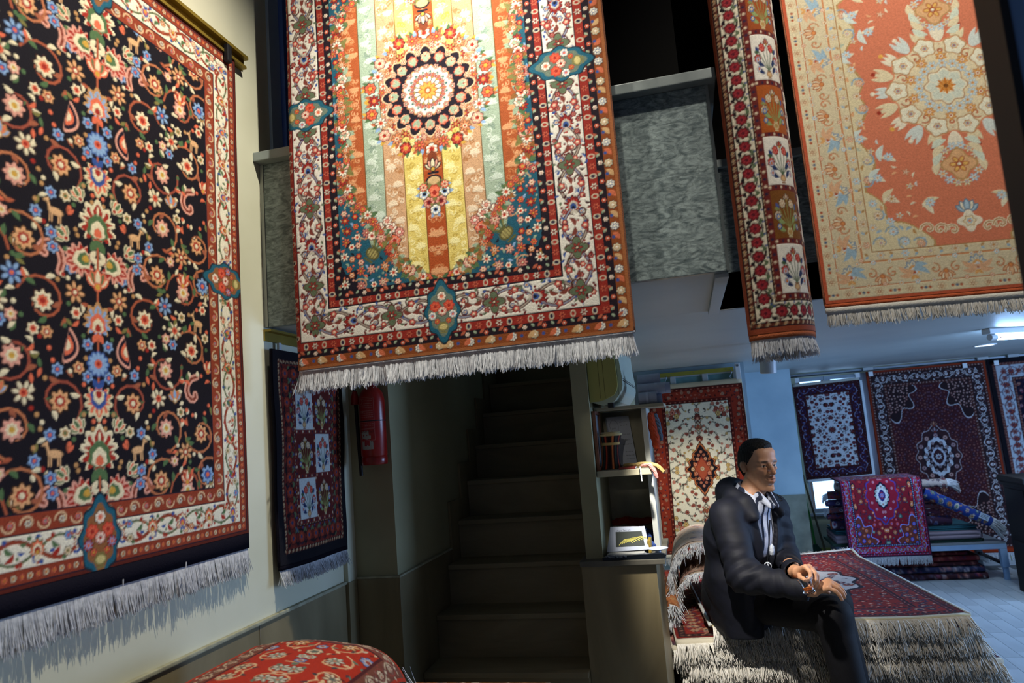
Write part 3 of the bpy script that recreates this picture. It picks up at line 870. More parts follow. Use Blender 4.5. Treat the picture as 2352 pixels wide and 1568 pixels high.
def panel_rug(w, h, nx, cols, rows, D, bcol, white, dark, seed, edge, ln='1c1218', bflower=('7a1c22', 'a83238', '5a1420', 'd0a080'), bm=.0):
    """garden design: vases in a chequer of light and dark panels. D: edge, outer guard, main border, inner guard widths"""
    K = Knots(w, h, nx, edge, seed); q = K.r
    e, g1, m, g2 = D; d1, d2, d3, d4 = e, e + g1, e + g1 + m, e + g1 + m + g2
    K.frame(0, d1, edge); K.frame(d1, d2, '5c2a1c'); K.frame(d2, d3, bcol); K.frame(d3, d4, '5c2a1c')
    K.rect(d4, w - d4, d4, h - d4, '7a3424')
    for d in (d1, d2, d3, d4): K.frame(d - .0018, d + .0018, ln)
    for d, g in (((d1 + d2) / 2, g1), ((d3 + d4) / 2, g2)):
        K.along(d, g * .95, lambda x, y, a, k: K.rosette(x, y, g * .36, [ln, ('c86a48', 'd8c8a0')[k % 2], 'a03028', GOLD], 5) if k % 2 else K.leaf(x - g * .3, y, g * .8, g * .2, a + .7, 'b89a78'))
    dm = (d2 + d3) / 2
    K.vine(dm, m * 1.25, m * .36, m * .10, ln); K.vine(dm, m * 1.25, -m * .36, m * .07, '2a2030')
    def bf(x, y, a, k):
        K.rose(x, y, m * .30, [ln, bflower[0], bflower[1], bflower[2]], a)
        for s in (-.8, .8, 2.3, -2.3): K.leaf(x + m * .3 * math.cos(a + s), y + m * .3 * math.sin(a + s), m * .3, m * .07, a + s, ('5a6a4a', '3a4a80', ln, bflower[0])[int(abs(s)) % 4])
    K.along(dm, m * .74, bf)
    K.along(dm, m * .31, lambda x, y, a, k: K.disc(x + math.cos(a) * m * (.42 if k % 2 else -.42), y + math.sin(a) * m * (.42 if k % 2 else -.42), m * .055, (bflower[0], '3a4a80')[k % 2]))
    fx, fy = w - 2 * d4, h - 2 * d4; pw, ph = fx / cols, fy / rows; gp = min(pw, ph) * .055
    for i in range(cols):
        for j in range(rows):
            x0, y0 = d4 + i * pw, d4 + j * ph; cx, cy = x0 + pw / 2, y0 + ph / 2
            li = (i + j) % 2 == 0
            K.rect(x0 + gp, x0 + pw - gp, y0 + gp, y0 + ph - gp, white if li else dark[(i * 3 + j) % len(dark)])
            s = pw / .12 * .9
            red, lf = ('b8322c', '3f5a3a') if li else ('d8c8a8', '8a8a50')
            K.vase(cx, y0 + ph * .16, pw * .17, ['8a5a30', 'd0a878'] if li else ['d0c090', 'b08a50'])
            for k in range(-3, 4):
                a = PI / 2 + k * .30; L = ph * (.52 - .05 * abs(k))
                K.path([(cx, y0 + ph * .24), (cx + math.cos(a) * L * .6, y0 + ph * .24 + math.sin(a) * L * .55), (cx + math.cos(a) * L * .95, y0 + ph * .24 + math.sin(a) * L)], pw * .022, lf)
                fxp, fyp = cx + math.cos(a) * L * .95, y0 + ph * .24 + math.sin(a) * L
                if abs(k) in (1, 3): K.rose(fxp, fyp, pw * .10, [ln, red, 'd87a68' if li else 'b07a50', red])
                elif k: K.leaf(fxp, fyp, pw * .16, pw * .045, a, '2a3a70' if li else '4a5a90'); K.leaf(fxp, fyp, pw * .14, pw * .04, a + .8, lf)
                else: K.lotus(fxp, fyp, pw * .14, PI / 2, [ln, red, 'd8a080', GOLD])
            for sgn in (-1, 1):
                for t in (.22, .40): K.leaf(cx + sgn * pw * .12, y0 + ph * t * .8, pw * .26, pw * .05, PI / 2 - sgn * .9, '26355c' if li else '8a9a60', .15); K.rosette(cx + sgn * pw * .30, y0 + ph * (t + .05), pw * .065, [ln, 'c8d0e0' if li else '5a78b0', red, GOLD], 6)
    for i in range(cols + 1): K.rect(d4 + i * pw - gp, d4 + i * pw + gp, d4, h - d4, '6a2420')
    for j in range(rows + 1): K.rect(d4, w - d4, d4 + j * ph - gp, d4 + j * ph + gp, '6a2420')
    n = max(2, int(fy / .022))
    for i in range(cols + 1):
        for k in range(n): K.disc(d4 + i * pw, d4 + (k + .5) * fy / n, gp * .55, ('d8c0a0', '2a2038')[k % 2])
    n = max(2, int(fx / .022))
    for j in range(rows + 1):
        for k in range(n): K.disc(d4 + (k + .5) * fx / n, d4 + j * ph, gp * .55, ('d8c0a0', '2a2038')[k % 2])
    return K


def floral_rug(w, h, nx, bands, field, fl, leafc, seed, med=None, corner=None, vinec=None, dens=1.0, sizes=(.05, .034, .022, .014), edge_dots=True, vines=True):
    """bands: (width, ground, motif colours or None) from the edge inwards"""
    K = Knots(w, h, nx, field, seed); q = K.r
    f0 = sum(b[0] for b in bands)
    ins = lambda x, y: f0 + .006 < x < w / 2 and f0 + .006 < y < h / 2
    kp = []
    cx, cy = w / 2, h / 2
    if med: kp.append((cx, cy, med['r'] * .95))
    S = sizes
    specs = []
    if vines:
        specs.append((S[0], lambda x, y, r: (K.scroll(x, y, r, q.uniform(0, 6), vinec or leafc[0], r * .10, q.choice((-1, 1)), 1.3, 6, leafc), K.daisy(x, y, r * .5, q.choice(fl), 7)), int(60 * dens)))
    specs += [(S[1], lambda x, y, r: K.palmette(x, y, r * .85, q.uniform(0, 6), [leafc[0]] + q.choice(fl)), int(120 * dens)),
              (S[2], lambda x, y, r: K.rose(x, y, r * .85, q.choice(fl)), int(300 * dens)),
              (S[3], lambda x, y, r: K.rosette(x, y, r, q.choice(fl), 6), int(500 * dens)),
              (S[3] * .75, lambda x, y, r: [K.leaf(x, y, r * 1.5, r * .36, q.uniform(0, 6), q.choice(leafc), .15) for _ in range(2)], int(1100 * dens))]
    K.fill(ins, specs, box=(f0, w / 2, f0, h / 2), keep=kp)
    yy = (np.arange(K.ny) + .5) / K.s; xx = (np.arange(nx) + .5) / K.s
    ax = (w / 2 - np.abs(xx - w / 2))[None, :] - f0; ay = (h / 2 - np.abs(yy - h / 2))[:, None] - f0
    if corner:
        c = corner
        rr = np.hypot(ax, ay * c.get('asp', .8)); th = np.arctan2(ay, ax + 1e-9)
        m = (rr < c['r'] * (1 + .14 * np.sin(th * 10))) & (ax > 0) & (ay > 0)
        K.A[m] = lin(c['line']); m = (rr < (c['r'] - .010) * (1 + .14 * np.sin(th * 10))) & (ax > 0) & (ay > 0); K.A[m] = lin(c['bg'])
        K.fill(lambda x, y: math.hypot(x - f0, (y - f0) * c.get('asp', .8)) < c['r'] * .82 and x > f0 and y > f0, [(S[2], lambda x, y, r: K.rose(x, y, r * .8, q.choice(c['fl'])), 120), (S[3], lambda x, y, r: K.rosette(x, y, r, q.choice(c['fl']), 6), 300), (S[3] * .7, lambda x, y, r: K.leaf(x, y, r * 1.6, r * .4, q.uniform(0, 6), q.choice(leafc), .1), 500)], box=(f0, f0 + c['r'], f0, f0 + c['r'] * 1.3))
    if med:
        R = med['r']; asp = med.get('asp', 1.3)
        for f, col in med['rings']:
            X = (xx - cx)[None, :]; Y = (yy - cy)[:, None] / asp
            th = np.arctan2(Y, X); rad = np.hypot(X, Y)
            pointed = 1 + .22 * np.abs(np.sin(th)) ** 8 + .06 * np.cos(th * 12)
            m = rad < R * f * pointed; K.A[m] = lin(col)
        n = 12
        for f, rr, cset in med['fl']:
            for k in range(n):
                a = k * 2 * PI / n + f
                K.rose(cx + R * f * math.cos(a), cy + R * f * asp * math.sin(a), rr, cset[k % len(cset)])
        K.daisy(cx, cy, R * .2, med['heart'], 8)
        if med.get('pend'):
            for s in (-1, 1):
                for k, c in enumerate(med['pend']): K.lotus(cx, cy + s * R * asp * (1.22 + .30 * k), R * .32, PI / 2 * s, c)
    d = 0
    for bw, bg, mc in bands:
        K.frame(d, d + bw, bg)
        if mc:
            K.frame(d, d + .0025, mc[0]); K.frame(d + bw - .0025, d + bw, mc[0])
            dm = d + bw / 2
            if bw > .045:
                K.vine(dm, bw * 1.05, bw * .33, bw * .07, mc[1]); K.vine(dm, bw * 1.05, -bw * .33, bw * .05, mc[2])
                K.along(dm, bw * .525, lambda x, y, a, k: (K.palmette(x, y, bw * .27, a, [mc[0], mc[3], mc[4], mc[1], mc[2]]) if k % 2 else K.daisy(x, y, bw * .22, [mc[0], mc[4], mc[3], mc[1]], 6)))
                K.along(dm, bw * .26, lambda x, y, a, k: K.leaf(x + math.cos(a) * bw * (.36 if k % 2 else -.36), y + math.sin(a) * bw * (.36 if k % 2 else -.36), bw * .22, bw * .05, a + k * 1.3, mc[1 + k % 4]))
            else:
                K.along(dm, bw * 1.05, lambda x, y, a, k: K.rosette(x, y, bw * .34, [mc[0], mc[1 + k % 2 * 2], mc[2], mc[4]], 5) if k % 2 else K.ell(x, y, bw * .3, bw * .14, a + .8, mc[3]))
        d += bw
    K.mirror_x(); K.mirror_y()
    return K


def cream_rug(nx=230):
    """sprays of dark leaves and red blossoms on cream, pointed navy medallion, rust border"""
    w, h = .745, 1.27; K = Knots(w, h, nx, 'e2d8bc', 21); q = K.r
    fl = [['3a1a14', 'b4583c', 'd8a088', '7a2a20'], ['2a1a1c', '8a3428', 'b86a50', '4a1a18'], ['4a3018', 'b8904a', 'd8c080', '8a5a30'], ['2a1418', '7a2420', 'b06a54', '3a1418']]
    lf = ['22251c', '2e2c22', '4a2820', '1e2a38', '343020']
    f0 = .125; cx, cy = w / 2, h / 2
    kp = [(cx, cy, .085), (cx, cy - .09, .05), (cx, cy - .16, .03)]
    ins = lambda x, y: f0 + .012 < x < w / 2 - .004 and f0 + .012 < y < h / 2 + .01
    def spray(x, y, r):
        a = q.uniform(0, 6.3)
        for k in range(2): K.sprig(x, y, r * 1.05, a + k * PI + q.uniform(-.4, .4), '2a2a20', lf, .0030, q.choice((-.25, .25)), 5, q.choice(fl), r * .17)
        K.rose(x, y, r * .30, q.choice(fl))
    K.fill(ins, [(.055, spray, 90), (.036, spray, 160), (.026, lambda x, y, r: K.sprig(x - r * .8, y - r * .5, r * 2, q.uniform(.2, 1.4), '2a2a20', lf, .0028, .25, 5, q.choice(fl), r * .28), 260),
                 (.014, lambda x, y, r: K.rose(x, y, r, q.choice(fl)), 300), (.010, lambda x, y, r: [K.leaf(x, y, r * 1.6, r * .36, q.uniform(0, 6.3), q.choice(lf), .15) for _ in range(3)], 900)], box=(f0, w / 2, f0, h / 2), keep=kp, pad=.86)
    # roses in the field corner
    for (u, v, r, i) in ((.055, .065, .024, 0), (.085, .095, .021, 2), (.040, .105, .019, 3), (.095, .055, .017, 1)): K.rose(f0 + u, f0 + v, r, fl[i])
    # medallion with pendants
    yy = (np.arange(K.ny) + .5) / K.s; xx = (np.arange(nx) + .5) / K.s
    X = np.abs(xx - cx)[None, :]; Y = np.abs(yy - cy)[:, None]
    prof = lambda f: .112 * f * np.clip(1 - (Y / (.195 * f)) ** 1.35, 0, 1) * (1 + .10 * np.cos(Y * 105))
    for f, col in ((1.07, '2a1a14'), (1.02, 'b8683c'), (.95, '1a131a')): K.A[X < prof(f)] = lin(col)
    for f, col in ((.50, '7a2c20'), (.42, 'a04a30')): K.A[X < prof(f)] = lin(col)
    for (u, v, r, i) in ((.045, .035, .016, 0), (.050, -.035, .016, 0), (.030, .075, .014, 3), (.072, 0, .015, 2), (.020, .105, .012, 1), (.0, .130, .012, 0), (.030, -.075, .014, 3), (.020, -.105, .012, 1), (0, -.130, .012, 0)):
        K.rose(cx - u, cy + v, r, [['3a1418', 'b86044', 'd8a888', '7a2a20'], ['2a1418', 'a04a34', 'c88a68', '5a1a18'], ['3a2a14', 'c89a70', 'e0c8a0', '7a3a20'], ['2a1418', 'c07a58', 'd8b090', '5a1a18']][i])
    for k in range(8): K.scroll(cx - .060 + .004 * (k % 2), cy - .105 + k * .030, .012, k, 'b8683c', .0032, 1 if k % 2 else -1, 1.0)
    K.daisy(cx, cy, .018, ['2a1418', 'd8c8a0', '7a2a20', 'c89a60'], 8)
    for s_ in (-1,):
        K.palmette(cx, cy + s_ * .225, .030, PI / 2 * s_, ['2a1a14', '9a4430', '2a1a1c', 'b86a48', 'd8a080']); K.lotus(cx, cy + s_ * .30, .045, PI / 2 * s_, ['2a1a14', 'a85038', 'c88a60', 'd8b080'])
        K.palmette(cx, cy + s_ * .39, .034, PI / 2 * s_, ['2a2a20', '8a3428', '4a2820', 'b86a50', 'd8a080'])
    d = 0
    for bw, bg_, mc in ((.008, '4a1610', None), (.020, '6e2416', ['1a0e10', 'b86044', '26203a', '2a1014', 'c8a880']), (.075, '862c1a', ['1a0e10', '241a1c', '20283e', 'c8906e', 'b89878']), (.020, '641e14', ['1a0e10', 'b86044', '26203a', '2a1014', 'c8a880'])):
        K.frame(d, d + bw, bg_)
        if mc:
            K.frame(d, d + .0022, mc[0]); K.frame(d + bw - .0022, d + bw, mc[0]); dm = d + bw / 2
            if bw > .05:
                K.fill(lambda x, y: d + .008 < min(x, y) < d + bw - .008, [(.014, lambda x, y, r: K.daisy(x, y, r, [mc[0], q.choice((mc[3], 'a84a34', mc[4])), mc[2], mc[3]], 7), 160), (.009, lambda x, y, r: K.leaf(x - r, y, r * 2.2, r * .5, q.uniform(0, 6.3), q.choice((mc[0], mc[2], 'b86a4c', mc[1])), .2), 700)], box=(0, w / 2, 0, h / 2))
            else: K.along(dm, bw * .95, lambda x, y, a, k: K.rosette(x, y, bw * .34, [mc[0], mc[1], mc[2], mc[4]], 5) if k % 2 else K.ell(x, y, bw * .34, bw * .16, a + .8, mc[0]))
        d += bw
    K.frame(d, d + .003, '1a0e10')
    K.mirror_x(); K.mirror_y()
    return K


def ivory_field_rug(nx=170):
    fl = [['2a1014', '6a2420', '8a3a30', '2a1838'], ['1c1018', '5a1e1c', '7a3028', '26204a'], ['2a1014', '7a2c24', '3a2048', '8a4a38']]
    return floral_rug(.69, 1.10, nx, [(.008, '3a1414', None), (.016, '30141c', ['1a1018', 'c8b0a0', '2a2048', '6a2420', 'a89088']), (.088, '40181a', ['241018', '8a90b0', '26285a', '5a2424', '2c2c6a']), (.014, '4a1c1c', ['1a1018', 'c8b0a0', '2a2048', '6a2420', 'a89088'])],
                      'd4dae0', fl, ['2a1418', '1c1820', '3a1c1c', '4a2420'], 31, sizes=(.045, .040, .024, .014), dens=1.0, vinec='2a1820')


def maroon_medallion_rug(nx=260):
    fl = [['2a1014', '7a3030', '8a6a60', '4a1820'], ['1c1420', '4a3a50', '7a5058', '5a1c24']]
    K = floral_rug(1.14, 1.86, nx, [(.018, '8a3018', None), (.028, '4a2420', ['2a1418', '8a5a50', '3a2430', 'a08078', 'c8b8b0']), (.105, '302024', ['1a1218', 'b8b4b8', '8a7478', '5a2c2c', 'd8d4d4']), (.030, '4a2420', ['2a1418', '8a5a50', '3a2430', 'a08078', 'c8b8b0'])],
                   '441a20', fl, ['2c1018', '5a2428', '6a4a50', '2a2030'], 41, sizes=(.02, .016, .012, .010), dens=3.0, vines=False,
                   med=dict(r=.165, asp=1.25, rings=[(1.25, 'a09498'), (1.20, '3a2024'), (.95, '2a1c24'), (.80, 'c8ccd4'), (.60, '2a1a20'), (.42, 'b8bcc8'), (.30, '3a1c24')], fl=[(1.05, .024, [['2a1014', 'a87870', 'c8b0a8', '6a2c2c'], ['1c1420', '8a6068', 'b8a8a8', '5a2424']]), (.70, .017, [['1c1018', '6a3034', 'c8c0c0', '3a1820']]), (.50, .014, [['1c1018', '5a4048', 'b0a8b0', '3a1820']])], heart=['1c1018', 'c8ccd4', '3a2030', '8a6068'],
                            pend=[['2a1a20', 'a09098', '6a4a50', '8a3a30'], ['2a1a20', 'b07a60', '7a5048', '8a3a30']]),
                   corner=dict(r=.25, asp=.72, line='b8b4b8', bg='2a1a1e', fl=[['2a1014', 'b08078', 'd0b8b0', '7a3030'], ['1c1420', '9a5a50', 'c0a8a0', '5a2424']]))
    return K


def navy_border_rug(nx=150):
    fl = [['1a1020', '8a4838', 'b89080', '4a2048'], ['1c1018', '7a3a48', 'a88a88', '3a2050']]
    return floral_rug(1.0, 1.7, nx, [(.045, '0c0a14', None), (.028, '5a2420', ['2a1218', '8a5040', '3a2040', 'a08070', '7a3a30']), (.130, 'b4bcc4', ['5a2420', '5a2a2c', '3a3050', '6a2c28', '8a4038']), (.028, '5a2420', ['2a1218', '8a5040', '3a2040', 'a08070', '7a3a30'])],
                      '141024', fl, ['3a2438', '4a2a30', '2a2a50'], 51, dens=.9)


def red_table_rug(nx=190):
    fl = [['1c1020', 'c03028', 'd8604c', '2a2a60'], ['141428', 'a82834', 'd07068', '3050a0'], ['141428', '3a8a80', '9ac0b0', 'c03028'], ['141428', 'd8905a', 'c03028', 'e0d8c0']]
    K = floral_rug(.86, 1.12, nx, [(.012, '2a1430', None), (.018, '8a1c28', ['1c1020', 'c8c0d0', '26266a', '3a2a60', 'd8d0d8']), (.066, '96182a', ['1c1020', '8088d8', '3a3a90', 'a83a40', '6a8a68']), (.018, '262440', ['0c0c1c', 'b8c0d8', '3a8a90', '8a90c0', 'c8d0d8'])],
                   '7a1826', fl, ['16182c', '1e3a44', '2a2a60', '3a6a60'], 61, sizes=(.040, .036, .024, .014), dens=1.3, vinec='1c1c38',
                   med=dict(r=.13, asp=1.25, rings=[(1.30, '3a3a8a'), (1.22, '8a1a30'), (.62, '16142c'), (.52, 'd0dcd4'), (.28, '26266a'), (.18, '8a2030')], fl=[(.95, .016, [['1c1020', 'b04a58', 'd8a0a0', '3a3a90']]), (.50, .013, [['26266a', 'd8e0d0', '3a8a80', 'c03028']])], heart=['16142c', '8a90d0', 'c03028', 'd8d8e0'],
                            pend=[['1c1c40', '5a5ab0', 'c03038', 'd8d0d8']]),
                   corner=dict(r=.19, asp=.8, line='8088d0', bg='6a3028', fl=[['16142c', '3048b0', '7088d8', 'c04030'], ['16142c', 'b85a30', 'd8905a', '2a3a90']]))
    return K


def stack_top_rug(nx=240):
    fl = [['20141c', '9a2820', 'c87058', 'd8c8b8'], ['20182c', '8c2420', 'd8b8a8', '2a2a4a'], ['181424', '3a3a5a', 'b8b0b0', '9a2820']]
    K = floral_rug(1.12, 1.66, nx, [(.030, '6a1c1c', ['20121c', 'b89888', '2a2a48', '3a1c2c', 'c8b0a0']), (.022, '2a1a30', ['16101c', 'c8b8b8', '8a2c28', 'a03028', 'd8d0d0']), (.105, '8a2420', ['20121c', '26264a', '3a1c28', 'c8a898', '2a2448']), (.022, '2a1a30', ['16101c', 'c8b8b8', '8a2c28', 'a03028', 'd8d0d0'])],
                   '8c2018', fl, ['1c1828', '2a2a48', '3a1c20', 'c8b8a8'], 71, sizes=(.036, .030, .020, .012), dens=1.6, vinec='241a2c',
                   med=dict(r=.29, asp=1.25, rings=[(1.15, '241828'), (1.08, 'd4d0d4'), (.82, 'd8d6d8'), (.5, '8a2820'), (.34, '201c34')], fl=[(.97, .030, [['1c1420', '8a2c28', 'c89080', '2a2a4a']]), (.84, .022, [['26263e', '8a2820', 'c8c0c0', '2a2a4a'], ['1c1420', '3a3a5a', 'a03028', 'c8c0c0']]), (.60, .020, [['1c1420', '8a2c28', '2a2a4a', 'c8b8b0']]), (.72, .026, [['1c1420', 'a03028', '2a2a4a', 'd8c8c0'], ['181424', '3a3450', 'b86a50', 'c8c0c0']]), (.42, .022, [['1c1420', 'c88a70', 'd8c8c0', '8a2820']])], heart=['1c1420', 'd8d0d0', '8a2820', 'c8a080']))
    return K


def red_ground_rug(nx=220, h=.66):
    fl = [['3a2a24', 'c8b090', '7a6a60', '4a5a50'], ['2a2430', '7078a0', 'b8a898', '8a3a30'], ['3a2418', 'c89060', 'd8c0a0', '7a2a20'], ['3a3028', 'b8b0a0', '6a8070', 'c06048']]
    return floral_rug(1.0, h, nx, [(.016, 'a82c16', None), (.085, '6a3a2c', ['3a1a18', 'b8a488', '8a3a30', 'c8b498', '7a5048']), (.012, '4a1c1c', None)], 'a02a16', fl,
                      ['5a6a58', 'c8a880', '3a3438', 'b8a088', '6a2018'], 81, sizes=(.075, .060, .040, .022), dens=1.0, vinec='c8a078')


def fleck_rug(nx, w, h, ground, pal, seed):
    """the side of a folded or rolled rug: rows of small figures"""
    K = Knots(w, h, nx, ground, seed); q = K.r
    K.fill(lambda x, y: True, [(.030, lambda x, y, r: K.palmette(x, y, r * .8, q.uniform(0, 6), [q.choice(pal) for _ in range(5)]), 120), (.018, lambda x, y, r: K.daisy(x, y, r, [q.choice(pal) for _ in range(4)], 6), 400), (.010, lambda x, y, r: K.leaf(x - r, y, r * 2.2, r * .5, q.uniform(0, 6), q.choice(pal), .1), 900)])
    return K
# ------------------------------------------------------------------ rug builder
def grid_faces(a, b):
    i, j = np.meshgrid(np.arange(a - 1), np.arange(b - 1), indexing='ij')
    q = (i * b + j).ravel()
    return np.stack([q, q + 1, q + b + 1, q + b], 1)


def norms(P):
    du = np.gradient(P, axis=1); dv = np.gradient(P, axis=0)
    N = np.cross(du, dv); N /= np.linalg.norm(N, axis=2, keepdims=True) + 1e-12
    return N


def strands(B, D, T, N, L, rad, seed, clump=6, sway=.25, droop=0.0, lift=0.0, k=4, fray=.12):
    """thin three-sided strands. B base points, D run direction, T along the edge, N away from the rug"""
    r = np.random.RandomState(seed); n = len(B)
    c = r.normal(0, 1, (n // clump + 2)); ci = np.arange(n) // clump
    side = (c[ci] * .5 + r.normal(0, .5, n)) * sway
    out = (r.normal(0, 1, n // clump + 2)[ci] * .5 + r.normal(0, .6, n)) * fray
    LL = L * (1 + r.normal(0, .07, n) + .05 * r.normal(0, 1, n // clump + 2)[ci])
    pts = []
    for t in np.linspace(0, 1, k):
        p = B + D * (LL * t)[:, None] + T * (side * LL * t ** 1.6)[:, None] + N * ((out * t ** 1.3 + lift * t) * LL)[:, None]
        p = p - np.array([0, 0, 1.0]) * (droop * LL * t ** 2)[:, None]
        pts.append(p)
    V = []
    for ti, p in enumerate(pts):
        rr = rad * (1.0 - .35 * ti / (k - 1))
        V += [p + T * rr, p - T * rr * .6 + N * rr, p - T * rr * .6 - N * rr]
    V = np.stack(V, 1)                        # n, 3k, 3
    F = []
    for a in range(k - 1):
        for b in range(3):
            F.append([a * 3 + b, a * 3 + (b + 1) % 3, a * 3 + 3 + (b + 1) % 3, a * 3 + 3 + b])
    F = np.array(F)[None] + (np.arange(n) * 3 * k)[:, None, None]
    return V.reshape(-1, 3), F.reshape(-1, 4)


def slab(pos, u0, u1, v0, v1, nu, nv, t0, t1):
    U, Vv = np.meshgrid(np.linspace(u0, u1, nu), np.linspace(v0, v1, nv))
    P = pos(U, Vv); N = norms(P)
    A = (P + N * t1).reshape(-1, 3); B = (P + N * t0).reshape(-1, 3)
    n = nu * nv; F = grid_faces(nv, nu)
    rim = list(range(nu)) + [i * nu + nu - 1 for i in range(1, nv)] + [(nv - 1) * nu + j for j in range(nu - 2, -1, -1)] + [i * nu for i in range(nv - 2, 0, -1)]
    S = np.array([[rim[i], rim[(i + 1) % len(rim)], rim[(i + 1) % len(rim)] + n, rim[i] + n] for i in range(len(rim))])
    return np.concatenate([A, B]), np.concatenate([F, F[:, ::-1] + n, S[:, ::-1]])


COTTON = lambda: mat('cotton_fringe', 'dcdde0', .85, hex2='b9bbc0', scale=90, spec=.1)
IVORY_COTTON = lambda: mat('ivory_fringe', 'e6e3dc', .85, hex2='cdc7bb', scale=70, spec=.1)


def rug(name, label, K, pos, group=None, thick=.011, fringe=None, fringe_top=None, bands=(), bands_top=(), back='8a5a44', selv=None,
        vclip=None, coarse=24, pmat='rug_pile', emboss=.0015, cat='rug', relief=0):
    """pos(u, v) -> points; u across, v up from the lower end; K the woven design"""
    U, V = np.meshgrid(np.linspace(0, 1, K.nx), np.linspace(0, 1, K.ny))
    A = K.A
    if vclip:                                   # thin out rows beyond the part that shows
        keep = np.concatenate([np.arange(0, int(K.ny * vclip)), np.arange(int(K.ny * vclip), K.ny - 1, 4), [K.ny - 1]])
        U, V, A = U[keep], V[keep], A[keep]
    P = pos(U, V); N = norms(P)
    base = pos(np.array([[.5]]), np.array([[0.0]]))[0, 0]
    t = thing(name, label, cat, tuple(base), group)
    lum = A @ np.array([.3, .6, .1])
    h = thick / 2 + emboss * np.clip(lum - .15, -.15, .5)[..., None]
    o = obj('pile', (P + N * h).reshape(-1, 3), grid_faces(*U.shape), pile_mat(pmat), t, smooth=True, cols=A.reshape(-1, 3))
    e = .004
    sv, sf = slab(pos, -e, 1 + e, -e * .4, 1 + e * .4, coarse, coarse * 2, -thick / 2, thick / 2 - .0022)
    obj('backing', sv, sf, mat('rug_back_' + back, back, .9, hex2=None, bump=.3, bscale=300, spec=.1), t, smooth=False)
    vb = 0.0
    for i, (ln, hx) in enumerate(bands):
        sv, sf = slab(pos, -e * .6, 1 + e * .6, vb - ln, vb, coarse, 3, -thick * .35, thick * .42)
        obj('end_band', sv, sf, mat('rug_band_' + hx, hx, .9, bump=.3, bscale=250, spec=.1), t); vb -= ln
    vt = 1.0
    for i, (ln, hx) in enumerate(bands_top):
        sv, sf = slab(pos, -e * .6, 1 + e * .6, vt, vt + ln, coarse, 3, -thick * .35, thick * .42)
        obj('end_band', sv, sf, mat('rug_band_' + hx, hx, .9, bump=.3, bscale=250, spec=.1), t); vt += ln
    for fr, v0, sg in ((fringe, vb, 1), (fringe_top, vt, -1)):
        if not fr: continue
        n = fr['n']; r = np.random.RandomState(fr.get('seed', 3))
        uu = np.sort(np.clip(np.linspace(.002, .998, n) + r.normal(0, .25 / n, n), 0, 1))
        B = pos(uu[None], np.full((1, n), v0))[0]; B2 = pos(uu[None], np.full((1, n), v0 + .004 * sg))[0]
        D = B - B2; D /= np.linalg.norm(D, axis=1, keepdims=True)
        T = np.gradient(B, axis=0); T /= np.linalg.norm(T, axis=1, keepdims=True) + 1e-9
        Nn = np.cross(T, -D * sg); Nn /= np.linalg.norm(Nn, axis=1, keepdims=True) + 1e-9
        if fr.get('down'):
            D = D * (1 - fr['down']) + np.array([0, 0, -1.0]) * fr['down']; D /= np.linalg.norm(D, axis=1, keepdims=True)
        sv, sf = strands(B + D * -.002, D, T, Nn, fr['L'], fr.get('rad', .0012), fr.get('seed', 3), fr.get('clump', 6), fr.get('sway', .2), fr.get('droop', 0), fr.get('lift', 0), fr.get('k', 4), fr.get('fray', .12))
        obj('fringe', sv, sf, fr.get('mat') or COTTON(), t, kind='stuff')
    return t


def flat_pos(bl, br, tl, tr, amp=.006, seed=1, bow=0.0):
    """hanging rug between four corners with slight waves; bow pushes the middle out along -normal"""
    bl, br, tl, tr = [np.asarray(p, float) for p in (bl, br, tl, tr)]
    n = np.cross(br - bl, tl - bl); n /= np.linalg.norm(n)
    f = wave(seed)
    def pos(U, V):
        U = np.asarray(U, float)[..., None]; V = np.asarray(V, float)[..., None]
        P = (bl * (1 - U) + br * U) * (1 - V) + (tl * (1 - U) + tr * U) * V
        return P + n * (amp * f(U, V) * (1 - .5 * V) + bow * 4 * U * (1 - U))
    return pos
# ------------------------------------------------------------------ the room
XL, YB, ZS = -1.39, 2.20, 2.04             # left wall, balcony face, soffit of the mezzanine
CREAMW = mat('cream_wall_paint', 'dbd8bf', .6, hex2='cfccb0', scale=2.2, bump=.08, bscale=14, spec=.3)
BLUEW = mat('pale_blue_wall_paint', '9fb4bd', .55, hex2='8fa5b0', scale=3.0, bump=.05, bscale=10)
WHITEC = mat('white_ceiling_paint', 'b9beba', .45, hex2='aab1af', scale=1.4, spec=.5)
STONE = mat('beige_travertine', '8d8060', .45, hex2='72664a', scale=3.2, detail=8, stretch=(1, 1, .35), bump=.06, bscale=30, distort=1.2)
STONE2 = mat('worn_stair_stone', '988b6c', .55, hex2='7a7055', scale=5, detail=8, stretch=(.3, 1, 1), bump=.15, bscale=40, distort=.8)
FLOORM = mat('floor_travertine', 'b6bec4', .35, hex2='9ea6ac', scale=4, detail=7, stretch=(1, .25, 1), bump=.05, bscale=20)
CONC = mat('grimy_cement_dado', '7e7f70', .7, hex2='5d5e52', scale=6, detail=8, bump=.1, bscale=30)


